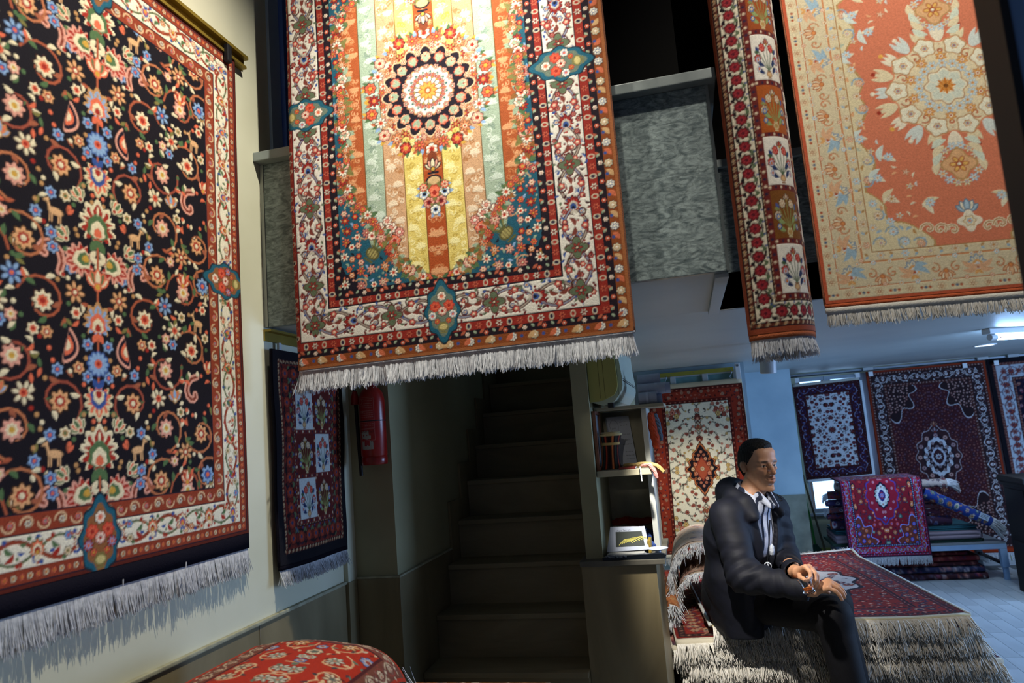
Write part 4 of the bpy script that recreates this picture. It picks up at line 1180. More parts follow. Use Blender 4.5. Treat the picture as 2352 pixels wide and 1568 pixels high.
def marble_mat():
    m = bpy.data.materials.new('grey_green_marble'); m.use_nodes = True
    N = m.node_tree.nodes; L = m.node_tree.links; p = N['Principled BSDF']
    p.inputs['Roughness'].default_value = .28
    tc = N.new('ShaderNodeTexCoord'); mp = N.new('ShaderNodeMapping')
    mp.inputs['Scale'].default_value = (1.0, 1.0, 2.4); mp.inputs['Rotation'].default_value = (0, .5, 0)
    L.new(tc.outputs['Object'], mp.inputs['Vector'])
    n1 = N.new('ShaderNodeTexNoise'); n1.inputs['Scale'].default_value = 15; n1.inputs['Detail'].default_value = 9; n1.inputs['Distortion'].default_value = 2.6
    L.new(mp.outputs['Vector'], n1.inputs['Vector'])
    n2 = N.new('ShaderNodeTexVoronoi'); n2.feature = 'DISTANCE_TO_EDGE'; n2.inputs['Scale'].default_value = 30
    n3 = N.new('ShaderNodeTexNoise'); n3.inputs['Scale'].default_value = 6; n3.inputs['Detail'].default_value = 5
    L.new(mp.outputs['Vector'], n3.inputs['Vector'])
    add = N.new('ShaderNodeVectorMath'); add.operation = 'ADD'; sc = N.new('ShaderNodeVectorMath'); sc.operation = 'SCALE'; sc.inputs['Scale'].default_value = .25
    L.new(n3.outputs['Color'], sc.inputs[0]); L.new(sc.outputs['Vector'], add.inputs[0]); L.new(mp.outputs['Vector'], add.inputs[1]); L.new(add.outputs['Vector'], n2.inputs['Vector'])
    r1 = N.new('ShaderNodeValToRGB')
    e = r1.color_ramp.elements; e[0].position = .34; e[0].color = (*lin('545f5f'), 1); e[1].position = .68; e[1].color = (*lin('98a4a0'), 1)
    L.new(n1.outputs['Fac'], r1.inputs['Fac'])
    r2 = N.new('ShaderNodeValToRGB'); e = r2.color_ramp.elements; e[0].position = .0; e[0].color = (.35, .35, .35, 1); e[1].position = .07; e[1].color = (1, 1, 1, 1)
    L.new(n2.outputs['Distance'], r2.inputs['Fac'])
    mx = N.new('ShaderNodeMix'); mx.data_type = 'RGBA'; mx.blend_type = 'MULTIPLY'; mx.inputs['Factor'].default_value = .55
    L.new(r1.outputs['Color'], mx.inputs[6]); L.new(r2.outputs['Color'], mx.inputs[7])
    L.new(mx.outputs[2], p.inputs['Base Color'])
    return m


MARBLE = marble_mat()
CAPM = mat('pale_marble_edge', '8c938f', .4, hex2='767d7a', scale=12, detail=6)
MEZZ_SHADE = mat('mezzanine_shade_black', '100f0e', .9, hex2='0b0a0a', scale=2, spec=.1)  # black colour stands for the lack of light in the mezzanine


def sbox(name, x0, x1, y0, y1, z0, z1, m, parent=None, bev=0.0, label=None):
    b = MB().box(x0, x1, y0, y1, z0, z1, bev)
    if parent is None:
        o = b.build(name, m, None, kind='structure')
        if label: o['label'] = label
        return o
    return b.build(name, m, parent)


# floor with its tiles
floor = sbox('floor', -1.6, 5.2, -2.2, 9.0, -.10, -.006, mat('floor_grout', '5d6264', .8))
tile_me = raw_mesh('floor_tile', *(lambda b: (np.concatenate(b.V), b.F))(MB().box(-.0525, .0525, -.2155, .2155, -.006, 0.0, .0012)), FLOORM)
nt = 0
for i in range(17):
    for j in range(10):
        x = 1.16 + i * .1072; y = 3.75 + j * .433 + (.2165 if i % 2 else 0) * (1 if i % 4 < 2 else .5)
        o = link('floor_tile', tile_me, floor, loc=(x, y, 0)); nt += 1
sbox('floor_paving', -1.55, 1.105, -2.1, 8.4, -.006, -.0005, FLOORM, floor)
sbox('floor_paving', 2.93, 5.1, -2.1, 8.9, -.006, -.0005, FLOORM, floor)
sbox('floor_paving', 1.105, 2.93, -2.1, 3.52, -.006, -.0005, FLOORM, floor)
sbox('floor_paving', 1.105, 2.93, 8.10, 8.9, -.006, -.0005, FLOORM, floor)

# left wall, its stone dado slabs and cap
wl = sbox('wall_left', XL - .15, XL, -2.2, 6.4, 0, 4.5, CREAMW, label='cream painted wall with stone dado')
ys = [-2.1, -1.2, -.3, .62, 1.52, 2.10, 2.697]
for a, b in zip(ys[:-1], ys[1:]):
    sbox('dado_slab', XL, XL + .010, a + .0012, b - .0012, 0, 1.072, STONE, wl, .002)
sbox('dado_cap', XL, XL + .016, -2.1, 2.699, 1.0725, 1.084, mat('dado_mortar_cap', 'a9a68c', .7, hex2='8f8b72', scale=20), wl, .003)
wp = sbox('wall_pilaster', XL, -1.372, 2.70, 2.775, 0, ZS, CREAMW, label='stepped pilaster beside the staircase')
sbox('dado_slab', XL, -1.372 + .004, 2.690, 2.6995, 0, 1.078, STONE, wp, .002)
sbox('dado_slab', -1.3715, -1.366, 2.6905, 2.774, 0, 1.078, STONE, wp, .001)
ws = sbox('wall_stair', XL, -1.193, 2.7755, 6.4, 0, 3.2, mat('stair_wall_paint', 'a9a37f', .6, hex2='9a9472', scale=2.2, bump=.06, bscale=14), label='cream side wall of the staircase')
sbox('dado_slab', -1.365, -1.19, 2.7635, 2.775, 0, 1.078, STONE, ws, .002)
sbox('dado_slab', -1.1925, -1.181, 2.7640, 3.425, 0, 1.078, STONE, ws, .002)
sbox('dado_cap', -1.367, -1.178, 2.7605, 2.7750, 1.0785, 1.0865, MATS['dado_mortar_cap'], ws, .002)
sbox('dado_cap', -1.1925, -1.178, 2.7755, 3.425, 1.0785, 1.0865, MATS['dado_mortar_cap'], ws, .002)
for k in range(6):                                      # stepped skirting up the stair
    y0 = 3.43 + .196 * k
    sbox('skirting_tile', -1.1925, -1.1805, y0, y0 + .1945, .95 + .178 * k, 1.305 + .178 * k, STONE, ws, .0015)

# staircase: each step a riser and a tread of stone
st = thing('staircase', 'worn beige stone staircase rising into the dark', 'stairs', (-.84, 2.3, 0)); st['kind'] = 'structure'
del st['category']
for k in range(-3, 10):
    y = 2.95 + .1955 * k; z = .655 + .182 * k
    xr = -.472 if k >= 1 else -.487
    MB().box(-1.180, xr, y + .012, y + .026, z - .182 if k > -3 else 0, z - .0235, .001).build('riser', STONE2, st)
    MB().box(-1.180, xr, y, y + .222, z - .023, z, .004).build('tread', STONE2, st)
    MB().box(-1.180, xr, y + .0265, y + .2215, max(0, z - .6), z - .0235).build('step_core', STONE2, st)

# partition between stairs and shop, stone clad base block in front
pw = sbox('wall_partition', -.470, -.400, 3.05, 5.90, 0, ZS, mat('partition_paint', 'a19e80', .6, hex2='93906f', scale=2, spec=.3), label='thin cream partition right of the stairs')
pb = sbox('wall_shelf_base', -.486, -.185, 3.012, 3.50, 0, 1.052, STONE, label='stone clad block under the shelves')
sbox('dado_slab', -.4865, -.1845, 3.000, 3.0115, 0, 1.052, STONE, pb, .002)
sbox('ledge_slab', -.490, -.148, 2.985, 3.52, 1.0525, 1.074, mat('grey_ledge_stone', '6a675c', .5, hex2='56534a', scale=10, detail=6), pb, .003)

# back walls, nearer left one with a window, blue one, far one with the long window
wa = sbox('wall_back_near', -.400, .470, 5.93, 6.05, 0, ZS, BLUEW, label='pale wall behind the cream rug')
wb = sbox('wall_back_blue', .470, 1.004, 7.40, 7.52, 0, ZS, BLUEW, label='pale blue wall with cement dado')
sbox('dado_slab', .472, 1.006, 7.388, 7.3995, 0, .845, CONC, wb, .002)
sbox('wall_back_side', .360, .4695, 6.051, 7.40, 0, ZS, BLUEW)
# long window in the far wall
WX0, WX1, WZ0, WZ1, WYF = 1.185, 4.4, .535, 1.985, 8.42
wc = sbox('wall_back_far', 1.0045, 4.9, WYF, WYF + .14, 0, WZ0, mat('far_wall_paint', 'a5a78e', .7, hex2='94967e', scale=4), label='low wall under the long window')
sbox('wall_band', 1.0045, 4.9, WYF, WYF + .14, WZ1, ZS, MATS['far_wall_paint'], wc)
sbox('wall_band', 1.0045, WX0, WYF, WYF + .14, WZ0, WZ1, MATS['far_wall_paint'], wc)
sbox('wall_band', WX1, 4.9, WYF, WYF + .14, WZ0, WZ1, MATS['far_wall_paint'], wc)
sbox('skirting', 1.0045, 4.9, WYF - .012, WYF, 0, .17, mat('yellow_green_skirting', '9aa04a', .6), wc)
FRAME = mat('grey_window_frame', '7d8894', .5)
GLOWP = mat('frosted_daylight_pane', 'cfe4f5', .4, emit='a9d2ff', estr=3.2)
w1 = thing('window_1', None, None, (WX0, WYF, WZ0)); w1['kind'] = 'structure'; w1['label'] = 'long frosted window glowing with daylight behind the hanging rugs'
mull = [WX0, 1.50, 1.862, 2.45, 3.052, 3.74, WX1]
for x in mull: MB().box(x - (.05 if x in (1.862, 3.052) else .02), x + (.05 if x in (1.862, 3.052) else .02), WYF + .01, WYF + .06, WZ0, WZ1, .003).build('mullion', FRAME, w1)
for z in (WZ0 + .02, 1.80, WZ1 - .02): MB().box(WX0 + .021, WX1 - .021, WYF + .015, WYF + .055, z - .02, z + .02, .003).build('rail', FRAME, w1)
for a, b in zip(mull[:-1], mull[1:]):
    for z0, z1 in ((WZ0 + .041, 1.779), (1.821, WZ1 - .041)):
        MB().box(a + .051, b - .051, WYF + .03, WYF + .036, z0, z1).build('pane', GLOWP, w1)
MB().box(WX0 - .03, WX1, WYF - .05, WYF + .009, WZ0 - .03, WZ0 - .002, .004).build('sill', FRAME, w1)
# window behind the cream rug
w2 = thing('window_2', None, None, (-.3, 5.9, 1.0)); w2['kind'] = 'structure'; w2['label'] = 'white framed window with pale teal panes above the cream rug'
PANE2 = mat('teal_glass_pane', '6f9a9c', .25, hex2='5f8a90', scale=14)
WHITEF = mat('white_frame_paint', 'a8b0b4', .5)
xs2 = [-.318, -.085, .165, .400]
for x in xs2: MB().box(x - .022, x + .022, 5.888, 5.928, .95, 1.985, .003).build('mullion', WHITEF, w2)
for a, b in zip(xs2[:-1], xs2[1:]): MB().box(a + .023, b - .023, 5.905, 5.911, .973, 1.962).build('pane', PANE2, w2)
for z in (.961, 1.974):
    for a, b in zip(xs2[:-1], xs2[1:]): MB().box(a + .023, b - .023, 5.895, 5.925, z - .011, z + .011).build('rail', WHITEF, w2)

# mezzanine slab: soffit pieces, parapets, black backdrop painted for the darkness upstairs, upper ceiling
cl = sbox('ceiling', -.4695, 4.9, 3.0005, 8.56, ZS + .0005, ZS + .15, WHITEC, label='low white painted soffit of the mezzanine')
sbox('soffit', XL + .001, .165, YB + .026, 3.0, ZS + .0005, ZS + .15, WHITEC, cl)
sbox('soffit', -1.19, -.4700, 3.0005, 3.35, ZS + .0005, ZS + .15, WHITEC, cl)
sbox('soffit_trim', .125, .166, YB + .03, 2.998, ZS - .014, ZS, WHITEC, cl, .002)
pp = sbox('wall_parapet', XL + .015, -.62, YB, YB + .025, ZS, 2.628, MARBLE, None, .002, 'grey green marble parapet of the mezzanine')
sbox('marble_slab', -.6175, .165, YB, YB + .025, ZS, 2.628, MARBLE, pp, .002)
sbox('marble_slab', .140, .165, YB + .0255, 3.0, ZS, 2.628, MARBLE, pp, .002)
sbox('marble_slab', .1655, 4.6, 3.0005, 3.025, ZS, 2.628, MARBLE, pp, .002)
sbox('ledge', XL + .001, .192, YB - .04, YB + .14, 2.6285, 2.662, CAPM, pp, .003)
sbox('ledge', .118, .192, YB + .1405, 3.10, 2.6285, 2.662, CAPM, pp, .003)
sbox('ledge', .1925, 4.6, 2.98, 3.14, 2.6285, 2.662, CAPM, pp, .003)
sbox('caulk_strip', XL + .001, XL + .014, YB - .002, YB + .02, ZS, 2.628, mat('white_caulk', 'a9aba3', .6), pp)
sbox('corner_trim', .160, .168, YB - .003, YB + .02, ZS, 2.628, CAPM, pp)
wm = sbox('wall_mezzanine', XL, 4.9, 3.6, 3.66, ZS + .151, 4.45, MEZZ_SHADE, label='mezzanine backdrop coloured black for its unlit interior')
sbox('dark_shade_sheet', XL + .034, .1, 2.52, 2.55, ZS + .151, 4.45, MEZZ_SHADE, wm)  # sheet put up as the darkness behind the parapet
NAVY_SHADE = mat('navy_wall_shade', '5574c4', .6)  # blue shade on the left wall, painted as coloured strips
sbox('navy_shade_strip', XL, XL + .030, 2.345, 2.515, 2.20, 4.45, NAVY_SHADE, wm)
sbox('grey_shade_strip', XL, XL + .012, 2.275, 2.344, 2.665, 4.45, mat('grey_blue_wall_shade', 'a8bcd4', .6), wm)  # paler start of the same wall shade, put into the colour
sbox('ceiling_upper', XL - .15, 4.9, -2.2, 6.4, 4.4505, 4.55, mat('upper_ceiling', 'a8a89c', .8))

# door jamb close to the camera on the right
J = W(2250, 100, y=1.055)
dj = sbox('door_1', J[0] + .030, J[0] + .17, .992, 1.05, 0, 4.3, mat('blue_door_panel', '86a8f0', .45), label='dark blue door leaf close by at the right edge')
sbox('door_edge', J[0], J[0] + .012, .985, 1.055, 0, 4.3, mat('black_door_gasket', '0c1222', .5), dj, .003)
sbox('door_edge_strip', J[0] + .0122, J[0] + .0298, .988, 1.05, 0, 4.3, mat('steel_blue_strip', '6a90c8', .35), dj, .003)
# ------------------------------------------------------------------ hanging rugs
def K_half(K): return K


# dark animal rug on the left wall
xw = XL + .014
yR, yLft = W(568, 1270, x=xw)[1], None
zb, zt = W(568, 1262, x=xw)[2] + .052, W(536, 140, x=xw)[2]
yA = W(225, 1330, x=xw)[1]; yL = 2 * yA - yR
KL = dark_animal_rug(340)
def pos_left(U, V):
    f = wave(4)
    U = np.asarray(U, float); V = np.asarray(V, float)
    x = xw + .002 * f(U, V) + .003 * (1 - V)
    y = yL + (yR - yL) * U - .006 * np.sin(V * 3.0)
    z = zb + (zt - zb) * V
    return np.stack([x + 0 * U, y, z], -1)
# u runs along +y and the normal points to +x (into the room)
rug('animal_carpet', 'dark navy carpet crowded with birds, deer and flowers hung on the left wall', KL, pos_left, bands=[(.030, '14121c')], back='2a1a1c',
    fringe=dict(n=1500, L=.072, rad=.0015, seed=5, clump=14, sway=.14, fray=.07, lift=.13))

# striped medallion rug over the balcony
KC = striped_medallion_rug(440)
yc = 2.085
cb, ct = W(1012, 812, y=yc), W(1005, 205, y=yc)
halfw = 1.15 / 2; cxm = W(1012, 500, y=yc)[0]; zb_c = cb[2] + .0; zmid = ct[2]
Hc = 2 * (zmid - zb_c); xr_c = W(1458, 778, y=yc)[0]
WcL = W(676, 800, y=yc)[0]
def pos_centre(U, V):
    U = np.asarray(U, float); V = np.asarray(V, float); f = wave(8)
    x = xr_c - 1.15 * (1 - U)
    y = yc + .006 * f(U, V) * (1 - .4 * V) + 0 * U
    # the left edge curls back round a soft fold
    xf = WcL + .030 + .028 * np.clip(V - .45, 0, 1)
    d = np.clip(xf - x, 0, None); R = .024
    a = np.minimum(d / R, PI * .62)
    rest = d - a * R
    xx = np.where(d > 0, xf - R * np.sin(a) - rest * np.cos(a), x)
    yy = y + np.where(d > 0, R * (1 - np.cos(a)) + rest * np.sin(a), 0)
    z = zb_c + Hc * V + .012 * (U - .5) * (1 - V)
    return np.stack([xx, yy, z], -1)
rug('striped_carpet', 'pale striped medallion carpet with white floral border hung over the balcony', KC, pos_centre, vclip=.74, coarse=60, back='8a5a44',
    bands=[(.0045, 'b9bbc2')],
    fringe=dict(n=3000, L=.062, rad=.0013, seed=8, clump=16, sway=.15, fray=.16, lift=.03, k=4))

# panel rug bent round like a column
KP = panel_rug(.62, 1.30, 190, 3, 7, (.018, .012, .056, .013), 'dfd2b6', 'e6ddcc', ['a8541e', '7a4a1c', '9a4a20'], 91, '8e4228')
pb0 = W(1690, 782, y=2.14); ptop = W(1605, 0, y=2.14)
zb_p = W(1760, 790, y=2.11)[2] + .030
def pos_panel(U, V):
    U = np.asarray(U, float); V = np.asarray(V, float)
    s = U * .62
    R = .132
    xs = W(1688, 700, y=2.14)[0] + .022
    # short flat-ish left part then a round right part
    fl = .112
    a = np.clip((s - fl) / R, 0, None)
    b = np.clip((.030 - s) / .02, 0, 1.5)
    x = xs + np.minimum(s, fl) + np.where(s > fl, R * .62 * np.sin(np.minimum(a, PI * 1.1)), 0) + np.where(b > 0, (.030 - s) - .02 * np.sin(b), 0)
    y = 2.11 + np.where(s > fl, R * (1 - np.cos(np.minimum(a, PI * 1.1))), 0) + .25 * np.clip(fl - s, 0, .2) ** 1.5 * 2 + np.where(b > 0, .02 * (1 - np.cos(b)), 0)
    over = np.clip(a - PI * 1.1, 0, None) * R
    x = x - over * .95; y = y + over * .1
    z = zb_p + 1.30 * V + .0 * U
    return np.stack([x, y, z], -1)
rug('panel_carpet', 'narrow carpet of white and ochre vase panels bent like a column', KP, pos_panel, back='7a3a2a', bands=[(.012, 'a85c3a')], coarse=60, vclip=.95,
    fringe=dict(n=1200, L=.045, rad=.0013, seed=12, clump=9, sway=.16, fray=.15, lift=.05))

# coral rug at the right
KR = coral_rug(300)
yq = 2.30
c0 = W(1894, 708, y=yq); cc = W(2185, 180, y=yq); cl0 = W(1822, 180, y=yq)
wq = 2 * (cc[0] - cl0[0]) * 1.0; zq = W(2185, 668, y=yq)[2]
hq = 2 * (cc[2] - zq)
bl = np.array([cl0[0] + .004, yq, c0[2] + .012]); br = bl + np.array([wq, .10, -.006]); tl = bl + np.array([-.012, .0, hq]); tr = br + np.array([-.012, .0, hq])
rug('coral_carpet', 'coral and cream carpet with a pale round medallion hung at the upper right', KR, flat_pos(bl, br, tl, tr, .007, 6), bands=[(.010, 'c8623c'), (.012, 'd8d2c4')], back='b87a5a', vclip=.8,
    fringe=dict(n=1500, L=.042, rad=.0013, seed=14, clump=8, sway=.18, fray=.18, mat=IVORY_COTTON()))

# dark panel rug further along the left wall, half in shadow
KW = panel_rug(.54, .725, 170, 2, 3, (.034, .012, .070, .012), '6a241c', 'c4c8c4', ['4e1a16', '5a1e1a'], 92, '0f0d16', bflower=('8a3222', 'a8482c', '2a3a5c', 'd8b890'))
a0 = W(610, 797, x=XL + .012); a1 = W(795, 1252, x=XL + .012)
def pos_wall2(U, V):
    U = np.asarray(U, float); V = np.asarray(V, float); f = wave(17)
    return np.stack([XL + .030 + .006 * f(U, V) + .012 * np.sin(U * 5) * (1 - V), 2.188 + .505 * U, 1.236 + .725 * V - .012 * U * (1 - V)], -1)
rug('vase_carpet', 'small dark carpet with red vases in white squares hung in shadow beside the stairs', KW, pos_wall2, back='120f18', bands=[(.022, '0f0d16')], fringe=dict(n=800, L=.050, rad=.0014, seed=21, clump=7, sway=.15, fray=.2, lift=.1))

# cream rug on the near back wall
KCR = cream_rug(230)
rug('cream_carpet', 'cream floral carpet with red border and dark diamond medallion behind the man', KCR,
    flat_pos((-.315, 5.845, .60), (.437, 5.845, .60), (-.285, 5.862, 1.875), (.435, 5.862, 1.875), .012, 23), back='b8a888', bands_top=[(.030, 'b5a98c')], bands=[(.02, 'd8d0bc')], fringe=dict(n=300, L=.06, rad=.002, seed=23))

# three rugs on the far wall
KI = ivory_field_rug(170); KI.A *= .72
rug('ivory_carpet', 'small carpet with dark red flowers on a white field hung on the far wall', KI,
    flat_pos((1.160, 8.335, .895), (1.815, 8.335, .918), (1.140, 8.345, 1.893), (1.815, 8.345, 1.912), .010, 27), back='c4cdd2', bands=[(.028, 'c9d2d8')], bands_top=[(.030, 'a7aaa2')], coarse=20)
o_ = [c for c in bpy.data.objects['ivory_carpet'].children if c.name.startswith('backing')][0]
MBs = MB().box(1.817, 1.842, 8.331, 8.343, .893, 1.905, .002).build('white_edge', mat('rug_band_c9d2d8', 'c9d2d8', .9), bpy.data.objects['ivory_carpet'])
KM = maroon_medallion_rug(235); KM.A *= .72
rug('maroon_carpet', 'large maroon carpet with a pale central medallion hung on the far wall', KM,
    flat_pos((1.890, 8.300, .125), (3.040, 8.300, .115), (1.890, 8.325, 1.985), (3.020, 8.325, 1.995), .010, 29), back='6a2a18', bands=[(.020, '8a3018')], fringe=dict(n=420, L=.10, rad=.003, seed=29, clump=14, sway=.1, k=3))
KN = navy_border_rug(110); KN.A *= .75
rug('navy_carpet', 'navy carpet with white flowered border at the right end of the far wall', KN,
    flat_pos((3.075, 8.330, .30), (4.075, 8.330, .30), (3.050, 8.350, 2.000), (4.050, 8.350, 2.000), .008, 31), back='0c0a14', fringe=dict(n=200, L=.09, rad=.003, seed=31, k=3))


# ------------------------------------------------------------------ the big stack the man sits on
EX = np.array([.995, .0995, 0]); EY = np.array([-.0995, .995, 0]); FL = np.array([.005, 3.632, 0])
ZT = .652
def stack_pos(x0, w, y0, L, z, seed, sag=0.0):
    f = wave(seed)
    def pos(U, V):
        U = np.asarray(U, float)[..., None]; V = np.asarray(V, float)[..., None]
        zz = z + .006 * f(U, V) - sag * np.clip(.18 - V, 0, 1) ** 1.5 * 2 + .05 * np.clip(V - .93, 0, 1) * np.clip(U - .55, 0, 1) * 14
        return FL + EX * (x0 + w * U) + EY * (y0 + L * V) + np.array([0, 0, 1.0]) * zz
    return pos
TH = .050
KT = stack_top_rug(250)
rug('stack_carpet', 'red and navy carpet lying flat on top of the knee-high stack', KT, stack_pos(0.0, 1.12, 0.0, 1.58, ZT, 33), bands=[(.016, 'd3cdbb'), (.012, 'c9bb92')], bands_top=[(.02, 'd5d8da')], back='cfc9b8', group='carpets stacked under the seated man',
    fringe=dict(n=900, L=.066, rad=.0034, seed=33, clump=7, sway=.26, fray=.22, lift=-.1, droop=.85, mat=IVORY_COTTON(), k=5), fringe_top=dict(n=60, L=.03, rad=.002, seed=3, sway=.8))
for sx in (0, 1):   # pale selvedge along both long sides
    sv, sf = slab(stack_pos(0, 1.12, 0, 1.58, ZT, 33), -.0145 if sx == 0 else 1.001, -.001 if sx == 0 else 1.0145, -.01, 1.01, 3, 60, -.006, .0065)
    obj('selvedge', sv, sf, mat('pale_selvedge', 'c9ccc8', .9), [o for o in bpy.data.objects if o.name == 'stack_carpet'][0])
pal_red = ['8a2420', '2a1a30', 'c8b8a8', '3a1c20', 'b86a50', '2a2a48']
lays = [(-.17, 1.30, -.03, 'second'), (-.19, 1.34, -.01, 'third'), (-.13, 1.30, -.05, 'fourth'), (-.16, 1.38, -.03, 'lowest')]
for i, (x0, w, y0, nth) in enumerate(lays):
    z = ZT - TH * (i + 1) - .004
    if i == 0: Kx = floral_rug(w, 1.55, 150, [(.02, '6a1a14', None), (.03, '2a1418', ['1c1014', 'a88868', '8a2c20', '6a4a3a', 'c8a888']), (.10, '7a2018', ['1c1014', '3a2a2c', '26304a', 'a87858', 'b89878'])], '6a1a14', [['1c1014', 'a87858', 'c8a888', '5a1a18'], ['1c1014', '8a6a50', 'a88868', '2a2038']], ['2a1a18', '4a3024', '8a6a50'], 101, dens=.4)
    else: Kx = fleck_rug(24, w, 1.55, '7a2420', pal_red, 100 + i)
    L_ = (.10, .11, .105, .125)[i]
    rug('stack_carpet', ('%s carpet of the stack, only its cream fringe showing' if i == 3 else '%s carpet from the top of the stack, only its cream fringe showing') % nth, Kx, stack_pos(x0, w, y0, 1.55, z, 33, sag=.10 if i == 0 else 0), group='carpets stacked under the seated man', bands=[(.014, 'cfc6b0')], back='c8bfae', thick=TH - .006,
        fringe=dict(n=950, L=L_ * .66, rad=.0036, seed=50 + i, clump=7, sway=.30, fray=.26, lift=.02, droop=.85, mat=IVORY_COTTON(), k=5))
bpy.data.objects['stack_carpet.001']['label'] = 'dark red bordered carpet showing its left corner, second from the top of the stack'
zlow = ZT - TH * 5 + .016
pl = thing('stack_plinth', 'dark green plinth under the stack of carpets', 'plinth', (.5, 4.4, 0))
def oriented(x0, x1, y0, y1, z0, z1, bev=.004):
    M = np.eye(4); M[:3, 0] = EX; M[:3, 1] = EY; M[:3, 3] = FL
    return MB().box(x0, x1, y0, y1, z0, z1, bev, M)
oriented(-.10, 1.17, .02, 1.52, .0, zlow - .012).build('body', mat('dark_olive_paint', '3b3d2e', .7, hex2='30322a', scale=5), pl)
oriented(-.12, 1.19, .00, 1.54, zlow - .0115, zlow, .003).build('board', mat('plinth_board', '45402f', .7), pl)


# ------------------------------------------------------------------ folded and rolled rugs
def path_pos(path, o, ea, eb, ec, L, seed=1, amp=.0):
    """cross-section path (k,2) in the plane ea/eb, run along ec for L; u follows the path"""
    path = np.asarray(path, float)
    d = np.concatenate([[0], np.cumsum(np.linalg.norm(np.diff(path, axis=0), axis=1))]); d /= d[-1]
    o, ea, eb, ec = [np.asarray(q, float) for q in (o, ea, eb, ec)]
    f = wave(seed)
    def pos(U, V):
        U = np.asarray(U, float); V = np.asarray(V, float)
        Uc = np.clip(U, 0, 1)
        a = np.interp(Uc, d, path[:, 0]); b = np.interp(Uc, d, path[:, 1])
        P = o + a[..., None] * ea + b[..., None] * eb + (V * L)[..., None] * ec
        return P + (amp * f(U, V))[..., None] * eb
    return pos


def spiral(R, turns, pitch, n=90):
    t = np.linspace(0, turns * 2 * PI, n); r = R - pitch * t / (2 * PI)
    return np.stack([r * np.cos(t + PI / 2), r * np.sin(t + PI / 2)], 1)


def fold_path(w, h, k):
    """flat serpentine of k layers, w wide, h high in all, from the top down"""
    pts = []; dz = h / k; r = dz / 2
    for i in range(k):
        z = h - dz * (i + .5); xs = (0, w) if i % 2 == 0 else (w, 0)
        pts.append((xs[0] + (r if xs[0] == 0 else -r), z)); pts.append((xs[1] + (r if xs[1] == 0 else -r), z))
        if i < k - 1:
            sx = 1 if xs[1] > 0 else -1
            for a in np.linspace(0, PI, 8)[1:-1]: pts.append((xs[1] + (-r if sx > 0 else r) + sx * r * math.sin(a), z - r + r * math.cos(a)))
    return np.array(pts)


def roll(name, label, p0, p1, R, K, turns=2.2, thick=.010, group=None, fringe=None, fringe_top=None, back='7a3a2a', flip=True, up=(0, 0, 1)):
    p0 = np.asarray(p0, float); p1 = np.asarray(p1, float)
    ec = p1 - p0; L = np.linalg.norm(ec); ec /= L
    ea = np.cross(ec, up); ea /= np.linalg.norm(ea); eb = np.cross(ea, ec)
    sp = spiral(R - thick / 2, turns, thick * 1.15)
    if flip: sp = sp * np.array([-1, 1])
    return rug(name, label, K, path_pos(sp, p0, ea, eb, ec, L), group=group, thick=thick, back=back, fringe=fringe, fringe_top=fringe_top, coarse=60)


def arch(w, h, n=40):
    """inverted U, legs turned down"""
    t = np.linspace(0, 1, n)
    x = np.where(t < .2, 0, np.where(t > .8, w, w / 2 - w / 2 * np.cos((t - .2) / .6 * PI)))
    z = np.where(t < .2, (h - w / 2) * t / .2, np.where(t > .8, (h - w / 2) * (1 - t) / .2, (h - w / 2) + w / 2 * np.sin((t - .2) / .6 * PI)))
    return np.stack([x, z], 1)


X3, Y3, Z3 = np.eye(3)
# folded rugs piled behind the man on the left of the stack
Kf1 = fleck_rug(110, .75, .60, 'c8b0a0', ['b86a58', '8a8a9a', 'd8d0c8', 'a89088', '6a6a80', 'c8a898'], 111)
fr = lambda s, L=.06, n=260, **k: dict(dict(n=n, L=L, rad=.0020, seed=s, clump=7, sway=.3, fray=.3, droop=.7, lift=.15, k=5), **k)
zbk = ZT + .012
sq = lambda P: P * np.array([1, 1])
rug('folded_carpet', 'pale flecked carpet folded double, uppermost of the bundle behind the man', Kf1, path_pos(arch(.30, .295), (-.165, 3.98, .680), X3, Z3, Y3, .62, 5, .004), thick=.022, back='b9a89a', group='folded carpets behind the man', fringe=fr(61, .060, 480, droop=.8))
Kf2 = fleck_rug(80, .75, .55, '9a7a68', ['8a4a3a', '5a4a48', 'b8a898', '6a3a30'], 112)
rug('folded_carpet', 'brown carpet folded double, lower one of the bundle behind the man', Kf2, path_pos(arch(.24, .165), (-.135, 3.93, .668), X3, Z3, Y3, .62, 6, .004), thick=.020, back='8a7a6a', group='folded carpets behind the man', fringe=fr(62, .055, 420, droop=.5))
Kf3 = fleck_rug(60, .4, .55, 'a8683c', ['c07a48', '8a4a2a', 'b8905c', '7a3a22'], 113)
roll('rolled_carpet', 'thin orange brown carpet roll squeezed between the bundle and the stone block', (-.185, 3.76, .676), (-.195, 4.40, .690), .048, Kf3, back='9a6a44', fringe=fr(63, .04, 120))
Kf4 = fleck_rug(60, .4, .5, 'c8c4c0', ['b8b4b4', 'd8d4d0', '8a8a98', '5a6a9a'], 114)
roll('rolled_carpet', 'white fluffy carpet roll beside the stone block', (-.255, 3.85, .770), (-.265, 4.40, .770), .042, Kf4, back='c8c8c8', fringe=fr(64, .06, 160))
# a folded rug carries the two rolls
Kf5 = fleck_rug(40, .9, .6, '5a2420', pal_red, 115)
rug('folded_carpet', 'dark red folded carpet under the rolls beside the stone block', Kf5, path_pos(fold_path(.13, .72, 8), (-.335, 3.86, .003), X3, Z3, Y3, .60), thick=.04, back='7a4a3a')

